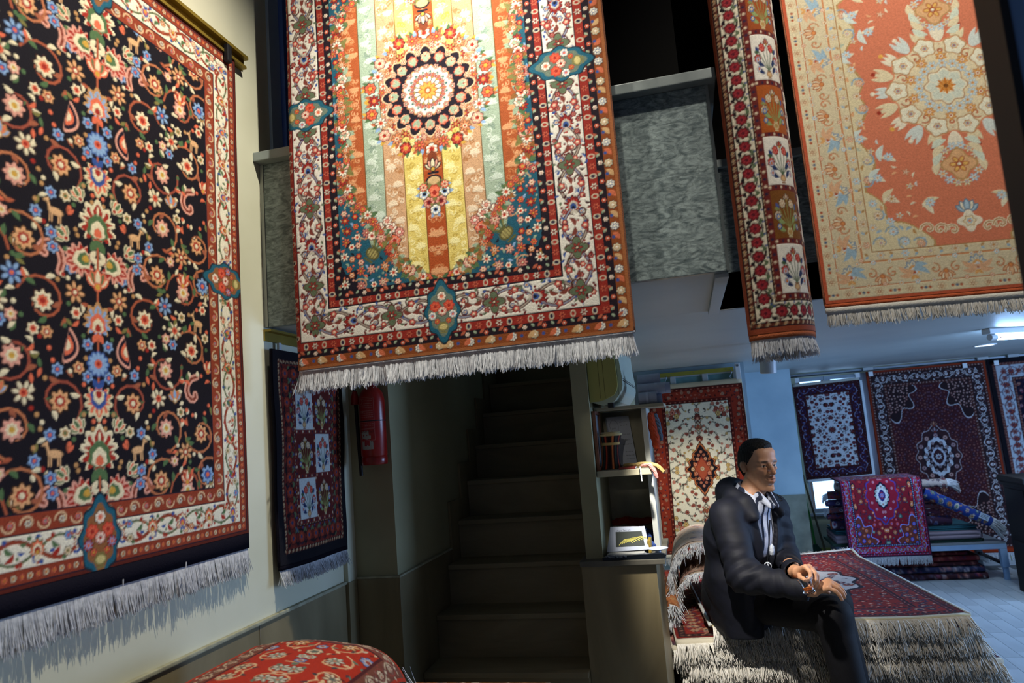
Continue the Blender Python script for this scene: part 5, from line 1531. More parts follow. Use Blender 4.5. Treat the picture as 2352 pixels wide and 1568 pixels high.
# red rug folded over a pile at the lower left
KG = red_ground_rug(230)
def pos_red(U, V):
    U = np.asarray(U, float); V = np.asarray(V, float)
    s = 1 - V                                # run from the left edge to the right end
    x0, xe, R, tot = -1.165, -.905, .13, .26 + .13 * 1.25
    d = s * tot; flat = xe - x0
    a = np.clip((d - flat) / R, 0, 1.55); rest = np.clip(d - flat - 1.55 * R, 0, None)
    x = x0 + np.minimum(d, flat) + R * np.sin(a) + .02 * rest
    z = 1.100 - R * (1 - np.cos(a)) - rest + .012 * np.sin(np.minimum(d, flat) / flat * PI)
    y = 1.22 + .60 * U
    z = z - .05 * np.clip(U - .86, 0, 1) ** 2 * 20 - .012 * np.clip(.5 - U, 0, 1)
    return np.stack([x, y + 0 * x, z], -1)
rug('red_carpet', 'bright red floral carpet folded over a pile at the lower left', KG, pos_red, back='6a4a38', thick=.014, coarse=50, fringe=dict(n=300, L=.075, rad=.0016, seed=71, clump=8, sway=.35, fray=.3, lift=.2))
for i, (z0, z1, dx, hx, nm) in enumerate(((.88, 1.085, -.03, '5f4232', 'brown backed carpet folded right under the bright red one'), (.66, .876, 0, '6a3a30', 'folded carpet in the pile under the brown backed one'), (.44, .656, .02, '54403a', 'folded carpet second from the floor at the lower left'), (.22, .436, 0, '6a2a22', 'folded carpet next to the floor at the lower left'), (0.0, .216, .01, '4a3a34', 'folded carpet on the floor at the lower left'))):
    Kp = fleck_rug(30, 1.2, .62, hx, [hx, '5a3a2c', '6a4a38'], 120 + i)
    rug('folded_carpet', nm, Kp, path_pos(fold_path(.40, z1 - z0, 6)[::-1], (-1.20 + dx, 1.20, z0), X3, Z3, Y3, .62), thick=(z1 - z0) / 6 - .004, back='a03018' if i == 0 else hx, group='folded carpets at the lower left')
# roll at the foot of the stairs, just peeping into the frame
Kr1 = fleck_rug(70, .5, .5, 'b0602c', ['c87a48', '8a3a2a', 'd8c8b0', '3a3a5a'], 131)
zr = W(1250, 1567, y=2.30)[2] - .066
roll('rolled_carpet', 'orange carpet roll at the foot of the stairs', (-.95, 2.30, zr), (-.50, 2.30, zr), .065, Kr1, back='b06a3c', fringe=dict(n=200, L=.06, rad=.0018, seed=72, sway=.6, fray=.8))
for i in range(4):
    h0 = (zr - .065) / 4
    Kp = fleck_rug(30, 1.0, .5, '5a2a24', pal_red, 140 + i)
    rug('folded_carpet', ('folded carpet on the floor at the foot of the stairs', 'folded carpet second from the floor before the stairs', 'folded carpet third from the floor before the stairs', 'folded carpet directly under the orange roll')[i], Kp, path_pos(fold_path(.30, h0 - .004, 5), (-.95, 2.16, h0 * i), Y3, Z3, X3, .46), thick=h0 / 5 - .004, back='6a4a3a', group='folded carpets before the stairs')
# upright tuft: fringe of the roll standing up
# ------------------------------------------------------------------ fittings and small things
BRASS = mat('aged_brass', 'a08838', .42, .55, hex2='8a7430', scale=9)
WHITEP = mat('white_plastic', 'c6ccd0', .4)
GREYM = mat('grey_metal', '6c737a', .45, .8)
BLACKP = mat('black_plastic', '15151a', .5)


def text_mesh(name, body, size, o, ex, ey, m, parent, off=.0006):
    cu = bpy.data.curves.new('t', 'FONT'); cu.body = body; cu.size = size; cu.align_x = 'LEFT'
    ob = bpy.data.objects.new('t', cu); COL.objects.link(ob)
    dg = bpy.context.evaluated_depsgraph_get()
    me = ob.evaluated_get(dg).to_mesh()
    V = np.array([v.co[:] for v in me.vertices]); F = [list(p.vertices) for p in me.polygons]
    ob.to_mesh_clear() if hasattr(ob, 'to_mesh_clear') else None
    bpy.data.objects.remove(ob); bpy.data.curves.remove(cu)
    ex = np.array(ex, float); ex /= np.linalg.norm(ex); ey = np.array(ey, float); ey /= np.linalg.norm(ey); n = np.cross(ex, ey)
    P = np.array(o) + V[:, :1] * ex + V[:, 1:2] * ey + n * off
    return obj(name, P, F, m, parent)


def stroke(b, pts, wd, o, ex, ey, off=.0006):
    """flat pen stroke as a ribbon on the plane o, ex, ey"""
    p = np.array(pts, float); t = np.gradient(p, axis=0); t /= np.linalg.norm(t, axis=1, keepdims=True) + 1e-9
    s = np.stack([-t[:, 1], t[:, 0]], 1) * wd / 2
    ex = np.array(ex, float); ey = np.array(ey, float); n = np.cross(ex, ey)
    A = [np.array(o) + q[0] * ex + q[1] * ey + n * off for q in p + s]; B = [np.array(o) + q[0] * ex + q[1] * ey + n * off for q in p - s]
    k = len(p)
    b.add(A + B, [(i, i + 1, k + i + 1, k + i) for i in range(k - 1)])


def script_line(b, x0, x1, y, hgt, wd, o, ex, ey, seed):
    """a line of flowing handwriting, letters joined, with dots"""
    r = random.Random(seed); x = x1
    while x > x0:
        L = r.uniform(2.0, 4.0) * hgt; n = 14
        pts = [(x - L * i / n, y + hgt * (.35 * math.sin(i * r.uniform(.9, 1.3)) + (.5 if r.random() < .12 else 0))) for i in range(n + 1)]
        stroke(b, pts, wd, o, ex, ey)
        for _ in range(2):
            dx = r.uniform(0, L); stroke(b, [(x - dx, y + hgt * .85), (x - dx - wd, y + hgt * .85)], wd * 1.3, o, ex, ey)
        x -= L + hgt * .8


# --- hanging rails on the left wall
rl = thing('hanging_rail', 'long brass picture rail above the dark animal carpet', 'rail', (XL, 1.2, 2.97))
zr_ = W(578, 160, x=XL + .02)[2]
MB().box(XL + .001, XL + .016, .35, 2.100, zr_ - .020, zr_ + .024).box(XL + .0162, XL + .034, .35, 2.100, zr_ + .012, zr_ + .024).box(XL + .0162, XL + .026, .35, 2.100, zr_ - .020, zr_ - .010).build('channel', BRASS, rl)
ycl = W(522, 122, x=XL + .03)[1]
for yy in (ycl, ycl - .55, ycl - 1.05):
    MB().box(XL + .024, XL + .040, yy - .012, yy + .012, zr_ - .055, zr_ + .006, .003).build('clip', BLACKP, rl)
r2 = thing('hanging_rail', 'short dull brass rail above the small vase carpet', 'rail', (XL, 2.45, 1.99))
MB().box(XL + .001, XL + .006, 2.19, 2.69, 1.992, 2.032).box(XL + .0062, XL + .030, 2.19, 2.69, 2.024, 2.032).build('channel', BRASS, r2)
for yy in (2.26, 2.45, 2.62): MB().box(XL + .012, XL + .022, yy - .008, yy + .008, 1.965, 1.991, .002).build('clip', WHITEP, r2)
# loose threads on the animal carpet
ac = bpy.data.objects['animal_carpet']
for px in ((428, 1290, 1330), (283, 1330, 1372)):
    p0 = W(px[0], px[1], x=XL + .045); p1 = W(px[0] - 8, px[2], x=XL + .045)
    MB().tube([p0, p0 * .6 + p1 * .4 + np.array([0, .004, 0]), p1], .0014, 5).build('loose_thread', COTTON(), ac)

# --- fire extinguisher on the pilaster
ex_ = W(857, 975, y=2.71); ez0 = W(857, 1067, y=2.71)[2]
REDP = mat('red_enamel', '9c1a12', .28, hex2='7e140e', scale=14, spec=.6)
fe = thing('fire_extinguisher', 'red fire extinguisher with peeling label on the stair pilaster', 'extinguisher', (ex_[0], 2.71, ez0))
cx_, cy_ = ex_[0], 2.708
R_ = .052
MB().lathe((cx_, cy_, ez0), [(R_ * .93, 0), (R_ * .99, .004), (R_ * .99, .030), (R_ * .95, .033), (R_, .037), (R_, .245), (R_ * .97, .265), (R_ * .88, .285), (R_ * .7, .300), (R_ * .45, .312), (R_ * .3, .318), (R_ * .3, .335)], 40).build('cylinder', REDP, fe, True)
MB().lathe((cx_, cy_, ez0 + .1725), [(R_ + .0006, 0), (R_ + .0006, .004)], 40).build('strap', BLACKP, fe, True)
MB().box(cx_ - .020, cx_ + .020, cy_ - .016, cy_ + .016, ez0 + .335, ez0 + .372, .005).box(cx_ - .05, cx_ + .012, cy_ - .008, cy_ + .008, ez0 + .373, ez0 + .383, .003).build('valve', GREYM, fe)
MB().box(cx_ - .012, cx_ + .012, cy_ + R_ + .001, 2.7745, ez0 + .20, ez0 + .26, .002).build('bracket', GREYM, fe)
hx = cx_ - R_ - .016
hose = MB().tube([(cx_ - .018, cy_, ez0 + .352), (cx_ - .045, cy_ - .01, ez0 + .345), (hx - .004, cy_ - .01, ez0 + .31), (hx, cy_ - .006, ez0 + .26), (hx + .004, cy_ - .004, ez0 + .1), (hx + .009, cy_ - .004, ez0 - .04)], .0075, 10).build('hose', mat('black_rubber', '08080a', .6), fe, True)
MB().lathe((hx - .002, cy_ - .008, ez0 + .246), [(.018, 0), (.016, .03), (.009, .055)], 16).build('nozzle_horn', REDP, fe, True)


def on_cyl(b, pts, wd):
    """stroke wrapped on the cylinder; pts in (arc metres from the front centre, height)"""
    p = np.array(pts, float); t = np.gradient(p, axis=0); t /= np.linalg.norm(t, axis=1, keepdims=True) + 1e-9
    s = np.stack([-t[:, 1], t[:, 0]], 1) * wd / 2; k = len(p)
    f = lambda q: [(cx_ + (R_ + .0007) * math.sin(a / R_), cy_ - (R_ + .0007) * math.cos(a / R_), ez0 + h) for a, h in q]
    b.add(f(p + s) + f(p - s), [(i, i + 1, k + i + 1, k + i) for i in range(k - 1)])


lb = MB(); LBL = mat('faded_label_print', 'b08078', .6)
for (a0, a1, h0, h1) in ((-.040, .028, .178, .268), (-.040, .028, .145, .170), (-.040, .028, .098, .142)):
    on_cyl(lb, [(a0 + (a1 - a0) * i / 8, h0) for i in range(9)], .0009); on_cyl(lb, [(a0 + (a1 - a0) * i / 8, h1) for i in range(9)], .0009)
    on_cyl(lb, [(a0, h0 + (h1 - h0) * i / 4) for i in range(5)], .0009); on_cyl(lb, [(a1, h0 + (h1 - h0) * i / 4) for i in range(5)], .0009)
on_cyl(lb, [(-.029 + .009 * math.cos(t), .253 + .011 * math.sin(t)) for t in np.linspace(0, 6.3, 20)], .0018)
q = random.Random(4)
for h in (.262, .255, .244, .236, .228, .214, .206, .198, .190, .163, .156):
    x = .024
    while x > (-.014 if h > .24 else -.036):
        L = q.uniform(.004, .011); on_cyl(lb, [(x - L * i / 6, h + .0016 * math.sin(i * 2.1)) for i in range(7)], .0011); x -= L + .002
for i, a in enumerate(((-.028, .212), (-.019, .212))): on_cyl(lb, [(a[0] + .0035 * math.cos(t), a[1] + .0035 * math.sin(t)) for t in np.linspace(0, 6.3, 10)], .0016)
lb.build('label_print', LBL, fe, kind='stuff')
pb_ = MB()
def patch(x0, x1, h0, h1, seed):
    r = random.Random(seed); n = 12
    up = [(x0 + (x1 - x0) * i / n, h1 + r.uniform(-.004, .002)) for i in range(n + 1)]; dn = [(x0 + (x1 - x0) * i / n, h0 + r.uniform(-.001, .003)) for i in range(n + 1)]
    f = lambda a, h: (cx_ + (R_ + .0009) * math.sin(a / R_), cy_ - (R_ + .0009) * math.cos(a / R_), ez0 + h)
    pb_.add([f(*p) for p in dn] + [f(*p) for p in up], [(i, i + 1, n + 2 + i, n + 1 + i) for i in range(n)])
patch(-.032, .004, .118, .136, 1); patch(-.028, .012, .102, .118, 2); patch(-.030, -.016, .062, .096, 3); patch(-.016, .008, .060, .078, 4); patch(.006, .020, .062, .094, 5)
pb_.build('torn_sticker', mat('torn_paper', '9c9c90', .8), fe, kind='stuff')
def wrap_text(body, a0, h, size, m, nm):
    t = text_mesh(nm, body, size, (0, 0, 0), (1, 0, 0), (0, 1, 0), m, None)
    V = np.array([v.co[:] for v in t.data.vertices]); R2 = R_ + .0013
    P = np.stack([cx_ + R2 * np.sin((a0 + V[:, 0]) / R_), cy_ - R2 * np.cos((a0 + V[:, 0]) / R_), ez0 + h + V[:, 1]], 1) - ORIGIN[fe.name]
    for v, c in zip(t.data.vertices, P): v.co = c
    t.parent = fe
wrap_text('AmeriPad', -.034, .1285, .0145, mat('label_dark_ink', '5a1410', .6), 'brand_lettering')

# --- air conditioner on the partition, seen from its end
CREAMP = mat('yellowed_plastic', 'b3ae62', .4, hex2='a8a258', scale=3)
PALEP = mat('pale_plastic', 'b4bfae', .4)
acu = thing('air_conditioner', 'yellowed split air conditioner on the partition over the shelves', 'air conditioner', (-.33, 3.1, 1.7))
yk = 3.075
prof = [(-.398, 1.985), (-.398, W(1351, 924, y=yk)[2])]
for p in ((1375, 922), (1390, 917), (1402, 911), (1411, 906), (1416, 896), (1418, 885), (1417, 868), (1414, 850)):
    w_ = W(*p, y=yk); prof.append((w_[0], w_[2]))
prof += [(prof[-1][0] - .004, 1.94), (prof[-1][0] - .02, 1.985)]
MB().prism([(x, yk, z) for x, z in prof], (0, .020, 0)).build('end_cap', CREAMP, acu)
in_ = lambda f: [(-.398 + (x + .398) * f if x > -.397 else x, z + (0 if z > 1.9 else (1 - f) * .05)) for x, z in prof]
body = prof[:2] + [(x + .016, z - .018) for x, z in prof[2:5]] + [(x + .020, z + (.0 if i < 3 else .004)) for i, (x, z) in enumerate(prof[5:9])] + [(prof[9][0] + .014, 1.90), (prof[9][0] + .010, 1.985)]
MB().prism([(x, yk + .021, z) for x, z in body], (0, .80, 0)).build('casing', PALEP, acu)
fx = max(x for x, z in body)
for i in range(18):
    z = 1.80 + .0085 * i
    MB().box(fx - .030, fx + .0016 - i * .0012, yk + .05, yk + .79, z, z + .0032).build('grille_slot', BLACKP, acu)
b_ = W(1392, 920, y=yk + .02)
MB().box(b_[0] + .006, b_[0] + .030, yk + .0205, yk + .06, b_[2] - .032, b_[2] - .010).build('louvre_gap', BLACKP, acu)
for xo in (.046, .066, .125): MB().box(-.398 + xo, -.398 + xo + .0012, yk - .0006, yk - .0001, 1.73, 1.985).build('seam', mat('dark_seam', '4a4826', .7), acu)

# --- stone shelf unit and what stands in it
sh = thing('shelf_unit', 'beige stone shelf unit built against the partition', 'shelf', (-.29, 3.3, 1.075))
SHS = mat('shelf_stone', 'b3ac92', .55, hex2='98917a', scale=7, detail=7, bump=.05, bscale=30)
MB().box(-.3985, -.172, 3.490, 3.508, 1.0745, 1.679, .001).build('back_panel', SHS, sh)
MB().box(-.1955, -.1725, 3.20, 3.4895, 1.0745, 1.40, .002).build('side_panel', mat('shelf_edge_paint', 'b9bcb6', .5), sh)
MB().box(-.1985, -.1755, 3.24, 3.4895, 1.4265, 1.679, .002).build('side_panel', MATS['shelf_edge_paint'], sh)
MB().box(-.3985, -.168, 3.075, 3.4895, 1.4005, 1.426, .003).build('shelf_board', SHS, sh)
MB().box(-.3985, -.095, 3.16, 3.508, 1.6795, 1.694, .002).build('top_board', SHS, sh)
# paper rolls on top
PAPER = mat('rolled_paper', 'b3b8c4', .7, hex2='a3a8b8', scale=16)
rr_ = random.Random(2)
spots = [(3.20, 0, .026, .10), (3.265, 0, .025, .12), (3.33, 0, .026, .08), (3.235, 1, .024, .14), (3.30, 1, .025, .16), (3.27, 2, .024, .12)]
ordn = ['front bottom', 'middle bottom', 'rear bottom', 'front upper', 'rear upper', 'topmost']
for i, (yy, lv, r, xe) in enumerate(spots):
    z = 1.694 + r + .0005 + lv * .043
    t = thing('paper_roll', 'white paper roll on the shelf unit, %s of the six' % ordn[i], 'paper roll', (-.16, yy, z - r), 'paper rolls on the shelf unit')
    x0, x1 = -.205 + rr_.uniform(0, .006), -.222 + xe
    MB().tube([(x0, yy, z), (x1, yy + rr_.uniform(-.004, .004), z)], r, 18, False).build('sheet', PAPER, t, True)
    MB().tube([(x0 + .004, yy, z), (x1 - .004, yy, z)], r * .72, 14, True).build('core', mat('paper_roll_core', '6a6c78', .9), t, True)
    MB().tube([(x1 - .045, yy, z), (x1 - .035, yy, z)], r + .0008, 18, False).build('tape', mat('clear_tape', 'c8ccd8', .2), t, True)
# wooden frame leaning in the upper compartment
wf = thing('picture_frame', 'brown wooden frame standing on the upper shelf', 'frame', (-.385, 3.1, 1.427))
WOODR = mat('red_brown_wood', '6e3b22', .5, hex2='572c18', scale=6, stretch=(1, 1, 6))
MB().box(-.397, -.383, 3.085, 3.100, 1.4265, 1.680, .002).box(-.397, -.383, 3.240, 3.255, 1.4265, 1.680, .002).box(-.397, -.383, 3.1005, 3.2395, 1.665, 1.680, .002).box(-.397, -.383, 3.1005, 3.2395, 1.4265, 1.441, .002).build('moulding', WOODR, wf)
MB().box(-.395, -.391, 3.101, 3.239, 1.442, 1.664).build('board', mat('frame_board', '8a8f98', .6), wf)
# whiteboard with handwriting
wbd = thing('whiteboard', 'small whiteboard covered in handwriting leaning in the upper shelf', 'whiteboard', (-.33, 3.4, 1.427))
bo = np.array([-.352, 3.385, 1.4275]); bx_ = np.array([.993, .12, 0]); by_ = np.array([-.10, .20, .975]); by_ /= np.linalg.norm(by_); bn = np.cross(bx_, by_)
MB().prism([bo, bo + bx_ * .105, bo + bx_ * .105 + by_ * .232, bo + by_ * .232], -bn * .006).build('panel', mat('whiteboard_face', 'c4c9d4', .3), wbd)
MB().prism([bo - bx_ * .006, bo - bx_ * .0002, bo - bx_ * .0002 + by_ * .232, bo - bx_ * .006 + by_ * .232], bn * .004).build('frame', GREYM, wbd)
ink = MB()
stroke(ink, [(.030 + .020 * math.cos(t), .185 + .032 * math.sin(t)) for t in np.linspace(0, 6.3, 22)], .0009, bo, bx_, by_)
stroke(ink, [(.018 + .002 * i, .170 + .010 * abs(math.sin(i))) for i in range(10)], .0009, bo, bx_, by_)
for i, (xa, xb, yy) in enumerate(((.058, .085, .205), (.058, .092, .188), (.062, .096, .145), (.066, .095, .097), (.060, .097, .062), (.064, .099, .045), (.066, .10, .028))): script_line(ink, xa, xb, yy, .0035, .0009, bo, bx_, by_, i)
ink.build('handwriting', mat('dark_marker_ink', '2a3038', .6), wbd, kind='stuff')
text_mesh('lettering', 'BAFT', .011, bo + bx_ * .068 + by_ * .115, bx_, by_, MATS['dark_marker_ink'], wbd)
# striped woven bag
kb = thing('woven_bag', 'striped red and black woven bag on the upper shelf', 'bag', (-.34, 3.2, 1.427))
def bagpos(U, V):
    a = np.asarray(U) * 2 * PI; V = np.asarray(V)
    rx = .046 * (1 - .25 * np.sin(V * PI) + .1 * V) ; ry = .032 * (1 - .15 * np.sin(V * PI * 1.5))
    return np.stack([-.345 + rx * np.cos(a) + .010 * V, 3.17 + ry * np.sin(a), 1.428 + .150 * V], -1)
Kb = Knots(.25, .15, 72, '2a1a18', 7)
for i in range(18): Kb.rect(i * .014, i * .014 + .006, 0, .15, ('9a3a22', '1a1414', 'b86a3c', '2a3a34')[i % 4])
Kb.rect(0, .25, .10, .112, 'a8905a'); Kb.rect(0, .25, .138, .15, 'b8a878')
U, V = np.meshgrid(np.linspace(0, 1, Kb.nx), np.linspace(0, 1, Kb.ny))
obj('cloth', bagpos(U, V).reshape(-1, 3), grid_faces(*U.shape), pile_mat('rug_pile'), kb, True, Kb.A.reshape(-1, 3))
MB().lathe((-.335, 3.17, 1.5782), [(.040, 0), (.044, .004), (.040, .008), (.030, .006)], 24).build('rim', mat('bag_rim', 'a8986c', .8), kb, True)


def skein(name, label, P, R, m, n=7, twist=3.0, group=None, loops=None, wig=.0):
    """hank of yarn: strands twisted round a centre path"""
    P = np.asarray(P, float); t = thing(name, label, 'yarn', tuple(P[0]), group)
    k = 36; tt = np.linspace(0, 1, k); pi_ = np.linspace(0, 1, len(P))
    C = np.stack([np.interp(tt, pi_, P[:, i]) for i in range(3)], 1)
    T = np.gradient(C, axis=0); T /= np.linalg.norm(T, axis=1, keepdims=True) + 1e-9
    ref = np.array([.3, 1, .2]); B = np.cross(T, ref); B /= np.linalg.norm(B, axis=1, keepdims=True); N_ = np.cross(B, T)
    b = MB()
    for i in range(n):
        a = 2 * PI * i / n + twist * 2 * PI * tt; prof_ = R * (.72 + .28 * np.sin(tt * PI * 4) ** 2) * np.sin(np.clip(tt * 1.0, .05, .95) * PI) ** .3
        b.tube(C + (np.cos(a) * prof_ * .6)[:, None] * B + (np.sin(a) * prof_ * .6)[:, None] * N_, R * .55, 6)
    b.build('strands', m, t, True)
    return t


YRED = mat('red_yarn', '9c2a14', .9, hex2='7c1e10', scale=60, bump=.5, bscale=300); YBLUE = mat('blue_yarn', '26407e', .9, hex2='1c2f60', scale=60, bump=.5, bscale=300)
YGRN = mat('green_yarn', '2c5a44', .9, hex2='22483a', scale=60); YORG = mat('orange_yarn', 'c8481c', .9, hex2='a83814', scale=60, bump=.5, bscale=300)
YGRY = mat('grey_yarn', '5a6672', .9, hex2='4a545e', scale=60); YTAN = mat('straw_yarn', '8a7040', .9, hex2='a8925c', scale=40); YPNK = mat('pink_yarn', 'a85a58', .9, hex2='c08880', scale=40)
skein('yarn_skein', 'dark red plaited yarn at the back of the lower compartment', [(-.390, 3.44, 1.165), (-.33, 3.43, 1.175), (-.27, 3.43, 1.165), (-.205, 3.42, 1.172)], .018, YRED)
skein('yarn_skein', 'blue yarn skein behind the magazine', [(-.30, 3.36, 1.128), (-.25, 3.34, 1.135), (-.215, 3.30, 1.125), (-.205, 3.24, 1.112)], .020, YBLUE)
skein('yarn_skein', 'bright blue yarn end beside the magazine', [(-.240, 3.25, 1.092), (-.215, 3.21, 1.100), (-.198, 3.17, 1.090)], .016, YBLUE)
skein('yarn_skein', 'green yarn skein at the right of the lower compartment', [(-.245, 3.37, 1.098), (-.215, 3.36, 1.105), (-.205, 3.31, 1.094)], .017, YGRN)
skein('yarn_skein', 'orange red yarn hanging from the right side of the shelf unit', [(-.160, 3.30, 1.655), (-.158, 3.29, 1.60), (-.150, 3.28, 1.54), (-.148, 3.28, 1.50)], .018, YORG, 6, 1.2)
skein('yarn_skein', 'grey yarn hanging beside the orange yarn', [(-.148, 3.36, 1.650), (-.138, 3.37, 1.60), (-.132, 3.37, 1.53)], .016, YGRY, 5, 1.0)
skein('yarn_skein', 'straw coloured yarn bundle lying on the middle shelf', [(-.290, 3.20, 1.4375), (-.24, 3.16, 1.438), (-.19, 3.12, 1.442), (-.145, 3.10, 1.432), (-.120, 3.09, 1.405)], .010, YTAN, 7, 1.0)
skein('yarn_skein', 'pink yarn tail hanging over the middle shelf end', [(-.210, 3.10, 1.436), (-.175, 3.08, 1.440), (-.158, 3.07, 1.415), (-.150, 3.07, 1.385)], .009, YPNK, 6, 1.0)
skein('yarn_skein', 'white thread hanging from the middle shelf edge', [(-.215, 3.073, 1.434), (-.214, 3.068, 1.428), (-.213, 3.067, 1.400), (-.212, 3.067, 1.375)], .003, COTTON(), 3, 1.0)
nt_ = thing('notebook', 'thin red notebook lying on the middle shelf', 'notebook', (-.30, 3.13, 1.4265))
MB().box(-.305, -.235, 3.09, 3.16, 1.4268, 1.4345, .001).build('cover', mat('notebook_red', '6a1c18', .6), nt_)
MB().box(-.303, -.233, 3.092, 3.158, 1.4275, 1.4338).build('pages', PAPER, nt_)
# magazine, papers and tray on the ledge
mg = thing('magazine', 'white printed sheet with a yellow swirl picture leaning in the lower compartment', 'print', (-.30, 3.1, 1.09))
mo = np.array([-.385, 3.075, 1.094]); mx_ = np.array([.995, .05, .02]); my_ = np.array([.13, .62, .55]); my_ /= np.linalg.norm(my_); my_ -= mx_ * (my_ @ mx_); mn = np.cross(mx_, my_); mn /= np.linalg.norm(mn)
MB().prism([mo, mo + mx_ * .175, mo + mx_ * .165 + my_ * .125, mo + mx_ * .018 + my_ * .135], -mn * .002).build('sheet', mat('white_sheet', '959cac', .6), mg)
MB().prism([mo + mx_ * .038 + my_ * .022 + mn * .0004, mo + mx_ * .158 + my_ * .020 + mn * .0004, mo + mx_ * .150 + my_ * .098 + mn * .0004, mo + mx_ * .040 + my_ * .104 + mn * .0004], mn * .0003).build('picture', mat('dark_picture', '1c2420', .5), mg)
sw_ = MB()
for i in range(7): stroke(sw_, [(.052 + .020 * i * .5 + .030 * t, .030 + .030 * math.sin(t * 1.5) * (1 - i * .08) + .004 * i) for t in np.linspace(0, 1.9, 12)], .004, mo, mx_, my_, .0010)
sw_.build('swirl', mat('yellow_swirl', 'a8a04a', .5), mg, kind='stuff')
text_mesh('lettering', 'Aqua Tex art', .011, mo + mx_ * .044 + my_ * .106, mx_, my_, MATS['dark_marker_ink'], mg, .0005)
pm = thing('paper_sheaf', 'sheaf of loose papers under the magazine', 'paper', (-.30, 3.1, 1.0745))
for i in range(4): MB().box(-.390 + .004 * i, -.222 - .003 * i, 3.02 + .003 * i, 3.19, 1.0748 + .0042 * i, 1.0786 + .0042 * i, .0008).build('sheet', mat('grey_sheet', '9a9a96', .7), pm)
bk = thing('booklet', 'yellow edged booklet beside the magazine', 'booklet', (-.225, 3.14, 1.075))
MB().box(-.2175, -.205, 3.10, 3.19, 1.0745, 1.130, .001).build('cover', mat('ochre_cover', '8c7426', .6), bk)
ty = thing('tray', 'dark metal tray wrapped in plastic along the ledge front', 'tray', (-.27, 2.99, 1.0745))
def traypos():
    P = [(-.385, 0), (-.375, .020), (-.36, .026), (-.20, .026), (-.165, .022), (-.15, .008)]
    return P
MB().prism([(-.392, 2.99, 1.0750), (-.150, 2.99, 1.0750), (-.140, 2.99, 1.088), (-.160, 2.99, 1.094), (-.37, 2.99, 1.092), (-.396, 2.99, 1.084)], (0, .028, 0)).build('tray_body', mat('dark_steel', '2a3038', .25, .7), ty)
bg_ = MB()
for i in range(5): bg_.tube([(-.382 + .016 * i, 2.987, 1.088 + .003 * (i % 2)), (-.372 + .016 * i, 2.984, 1.093 - .003 * (i % 2)), (-.362 + .016 * i, 2.987, 1.087)], .0035, 6)
bg_.build('plastic_wrap', mat('clear_wrap', '8a94a4', .1, trans=.6), ty)
ds = thing('dish', 'small white saucer on the ledge edge', 'saucer', (-.17, 3.06, 1.0745))
MB().lathe((-.175, 3.055, 1.0960), [(.012, 0), (.022, .001), (.040, .008), (.042, .0095), (.038, .0085), (.020, .003), (.0, .0025)], 30).build('plate', mat('white_glaze', 'b4c0d4', .15), ds, True)
MB().lathe((-.175, 3.055, 1.0748), [(.014, 0), (.012, .021)], 20).build('foot', MATS['white_glaze'], ds, True)

# --- rail and hook above the cream carpet
br_ = thing('hanging_rail', 'yellow brass rail above the cream carpet', 'rail', (.05, 5.86, 2.0))
MB().box(-.345, .385, 5.850, 5.872, 1.972, 2.004, .002).build('channel', mat('yellow_brass', '8f8a36', .4, .3), br_)
for x in (-.28, -.10, .08, .33): MB().lathe((x, 5.850, 1.988), [(.004, 0), (.003, .002)], 8, (0, -1, 0)).build('screw', GREYM, br_)
for x in (-.14, .36): MB().tube([(x, 5.846, 1.985), (x + .01, 5.838, 1.965), (x, 5.834, 1.945), (x - .012, 5.838, 1.93), (x, 5.842, 1.918)], .003, 6).build('hook', GREYM, br_, True)
hb = thing('rail_bracket', 'white bracket at the right end of the brass rail', 'bracket', (.42, 5.86, 1.91))
MB().box(.398, .436, 5.856, 5.876, 1.905, 2.03, .004).build('plate', WHITEP, hb)
MB().lathe((.417, 5.856, 2.012), [(.010, 0), (.008, .006)], 12, (0, -1, 0)).build('screw', GREYM, hb, True)

# --- conduit rail with clips along the far wall
fr_ = thing('hanging_rail', 'grey rail with white clips along the top of the far wall', 'rail', (2.5, 8.37, 2.0))
MB().box(1.06, 4.3, 8.372, 8.390, 2.008, 2.030, .003).build('channel', GREYM, fr_)
MB().tube([(1.10, 8.365, 2.001), (4.3, 8.365, 2.001)], .006, 8).build('rod', mat('dark_rod', '34383c', .5, .6), fr_, True)
for x in (1.19, 1.80, 1.93, 2.83, 3.12, 3.9):
    MB().box(x - .022, x + .022, 8.300, 8.3115, 1.935, 1.985, .003).box(x - .014, x + .014, 8.3118, 8.3712, 1.975, 1.985, .002).build('clip', WHITEP, fr_)
for x in (1.92, 3.02, 3.30): MB().box(x - .05, x + .05, 8.340, 8.3717, 2.005, 2.036, .003).build('junction_box', mat('grey_box', '9aa0a2', .6), fr_)

# --- lamps under the mezzanine
cn = thing('can_light', 'white cylinder spotlight hanging from the soffit', 'lamp', (.50, 4.5, 2.04))
ax_ = np.array([-.06, .10, -1.0]); ax_ /= np.linalg.norm(ax_)
MB().tube([(.503, 4.495, 2.0395), (.502, 4.497, 2.000)], .012, 12).build('stem', WHITEP, cn, True)
MB().lathe((.502, 4.497, 2.005), [(.010, 0), (.044, .003), (.047, .010), (.047, .150), (.043, .154), (.041, .148), (.0, .140)], 28, ax_).build('shade', mat('white_lamp_metal', 'b4b8bc', .35), cn, True)
tb = thing('fluorescent_lamp', 'long glowing fluorescent tube on the soffit at the right', 'lamp', (2.2, 5.2, 2.0))
d_ = np.array([.86, .50, 0]); d_ /= np.linalg.norm(d_); n_ = np.array([-d_[1], d_[0], 0])
p0 = np.array([1.905, 5.10, 0])
M4 = np.eye(4); M4[:3, 0] = d_; M4[:3, 1] = n_; M4[:3, 3] = p0
MB().box(-.03, 1.24, -.03, .03, 2.004, 2.0395, .006, M4).build('batten', WHITEP, tb)
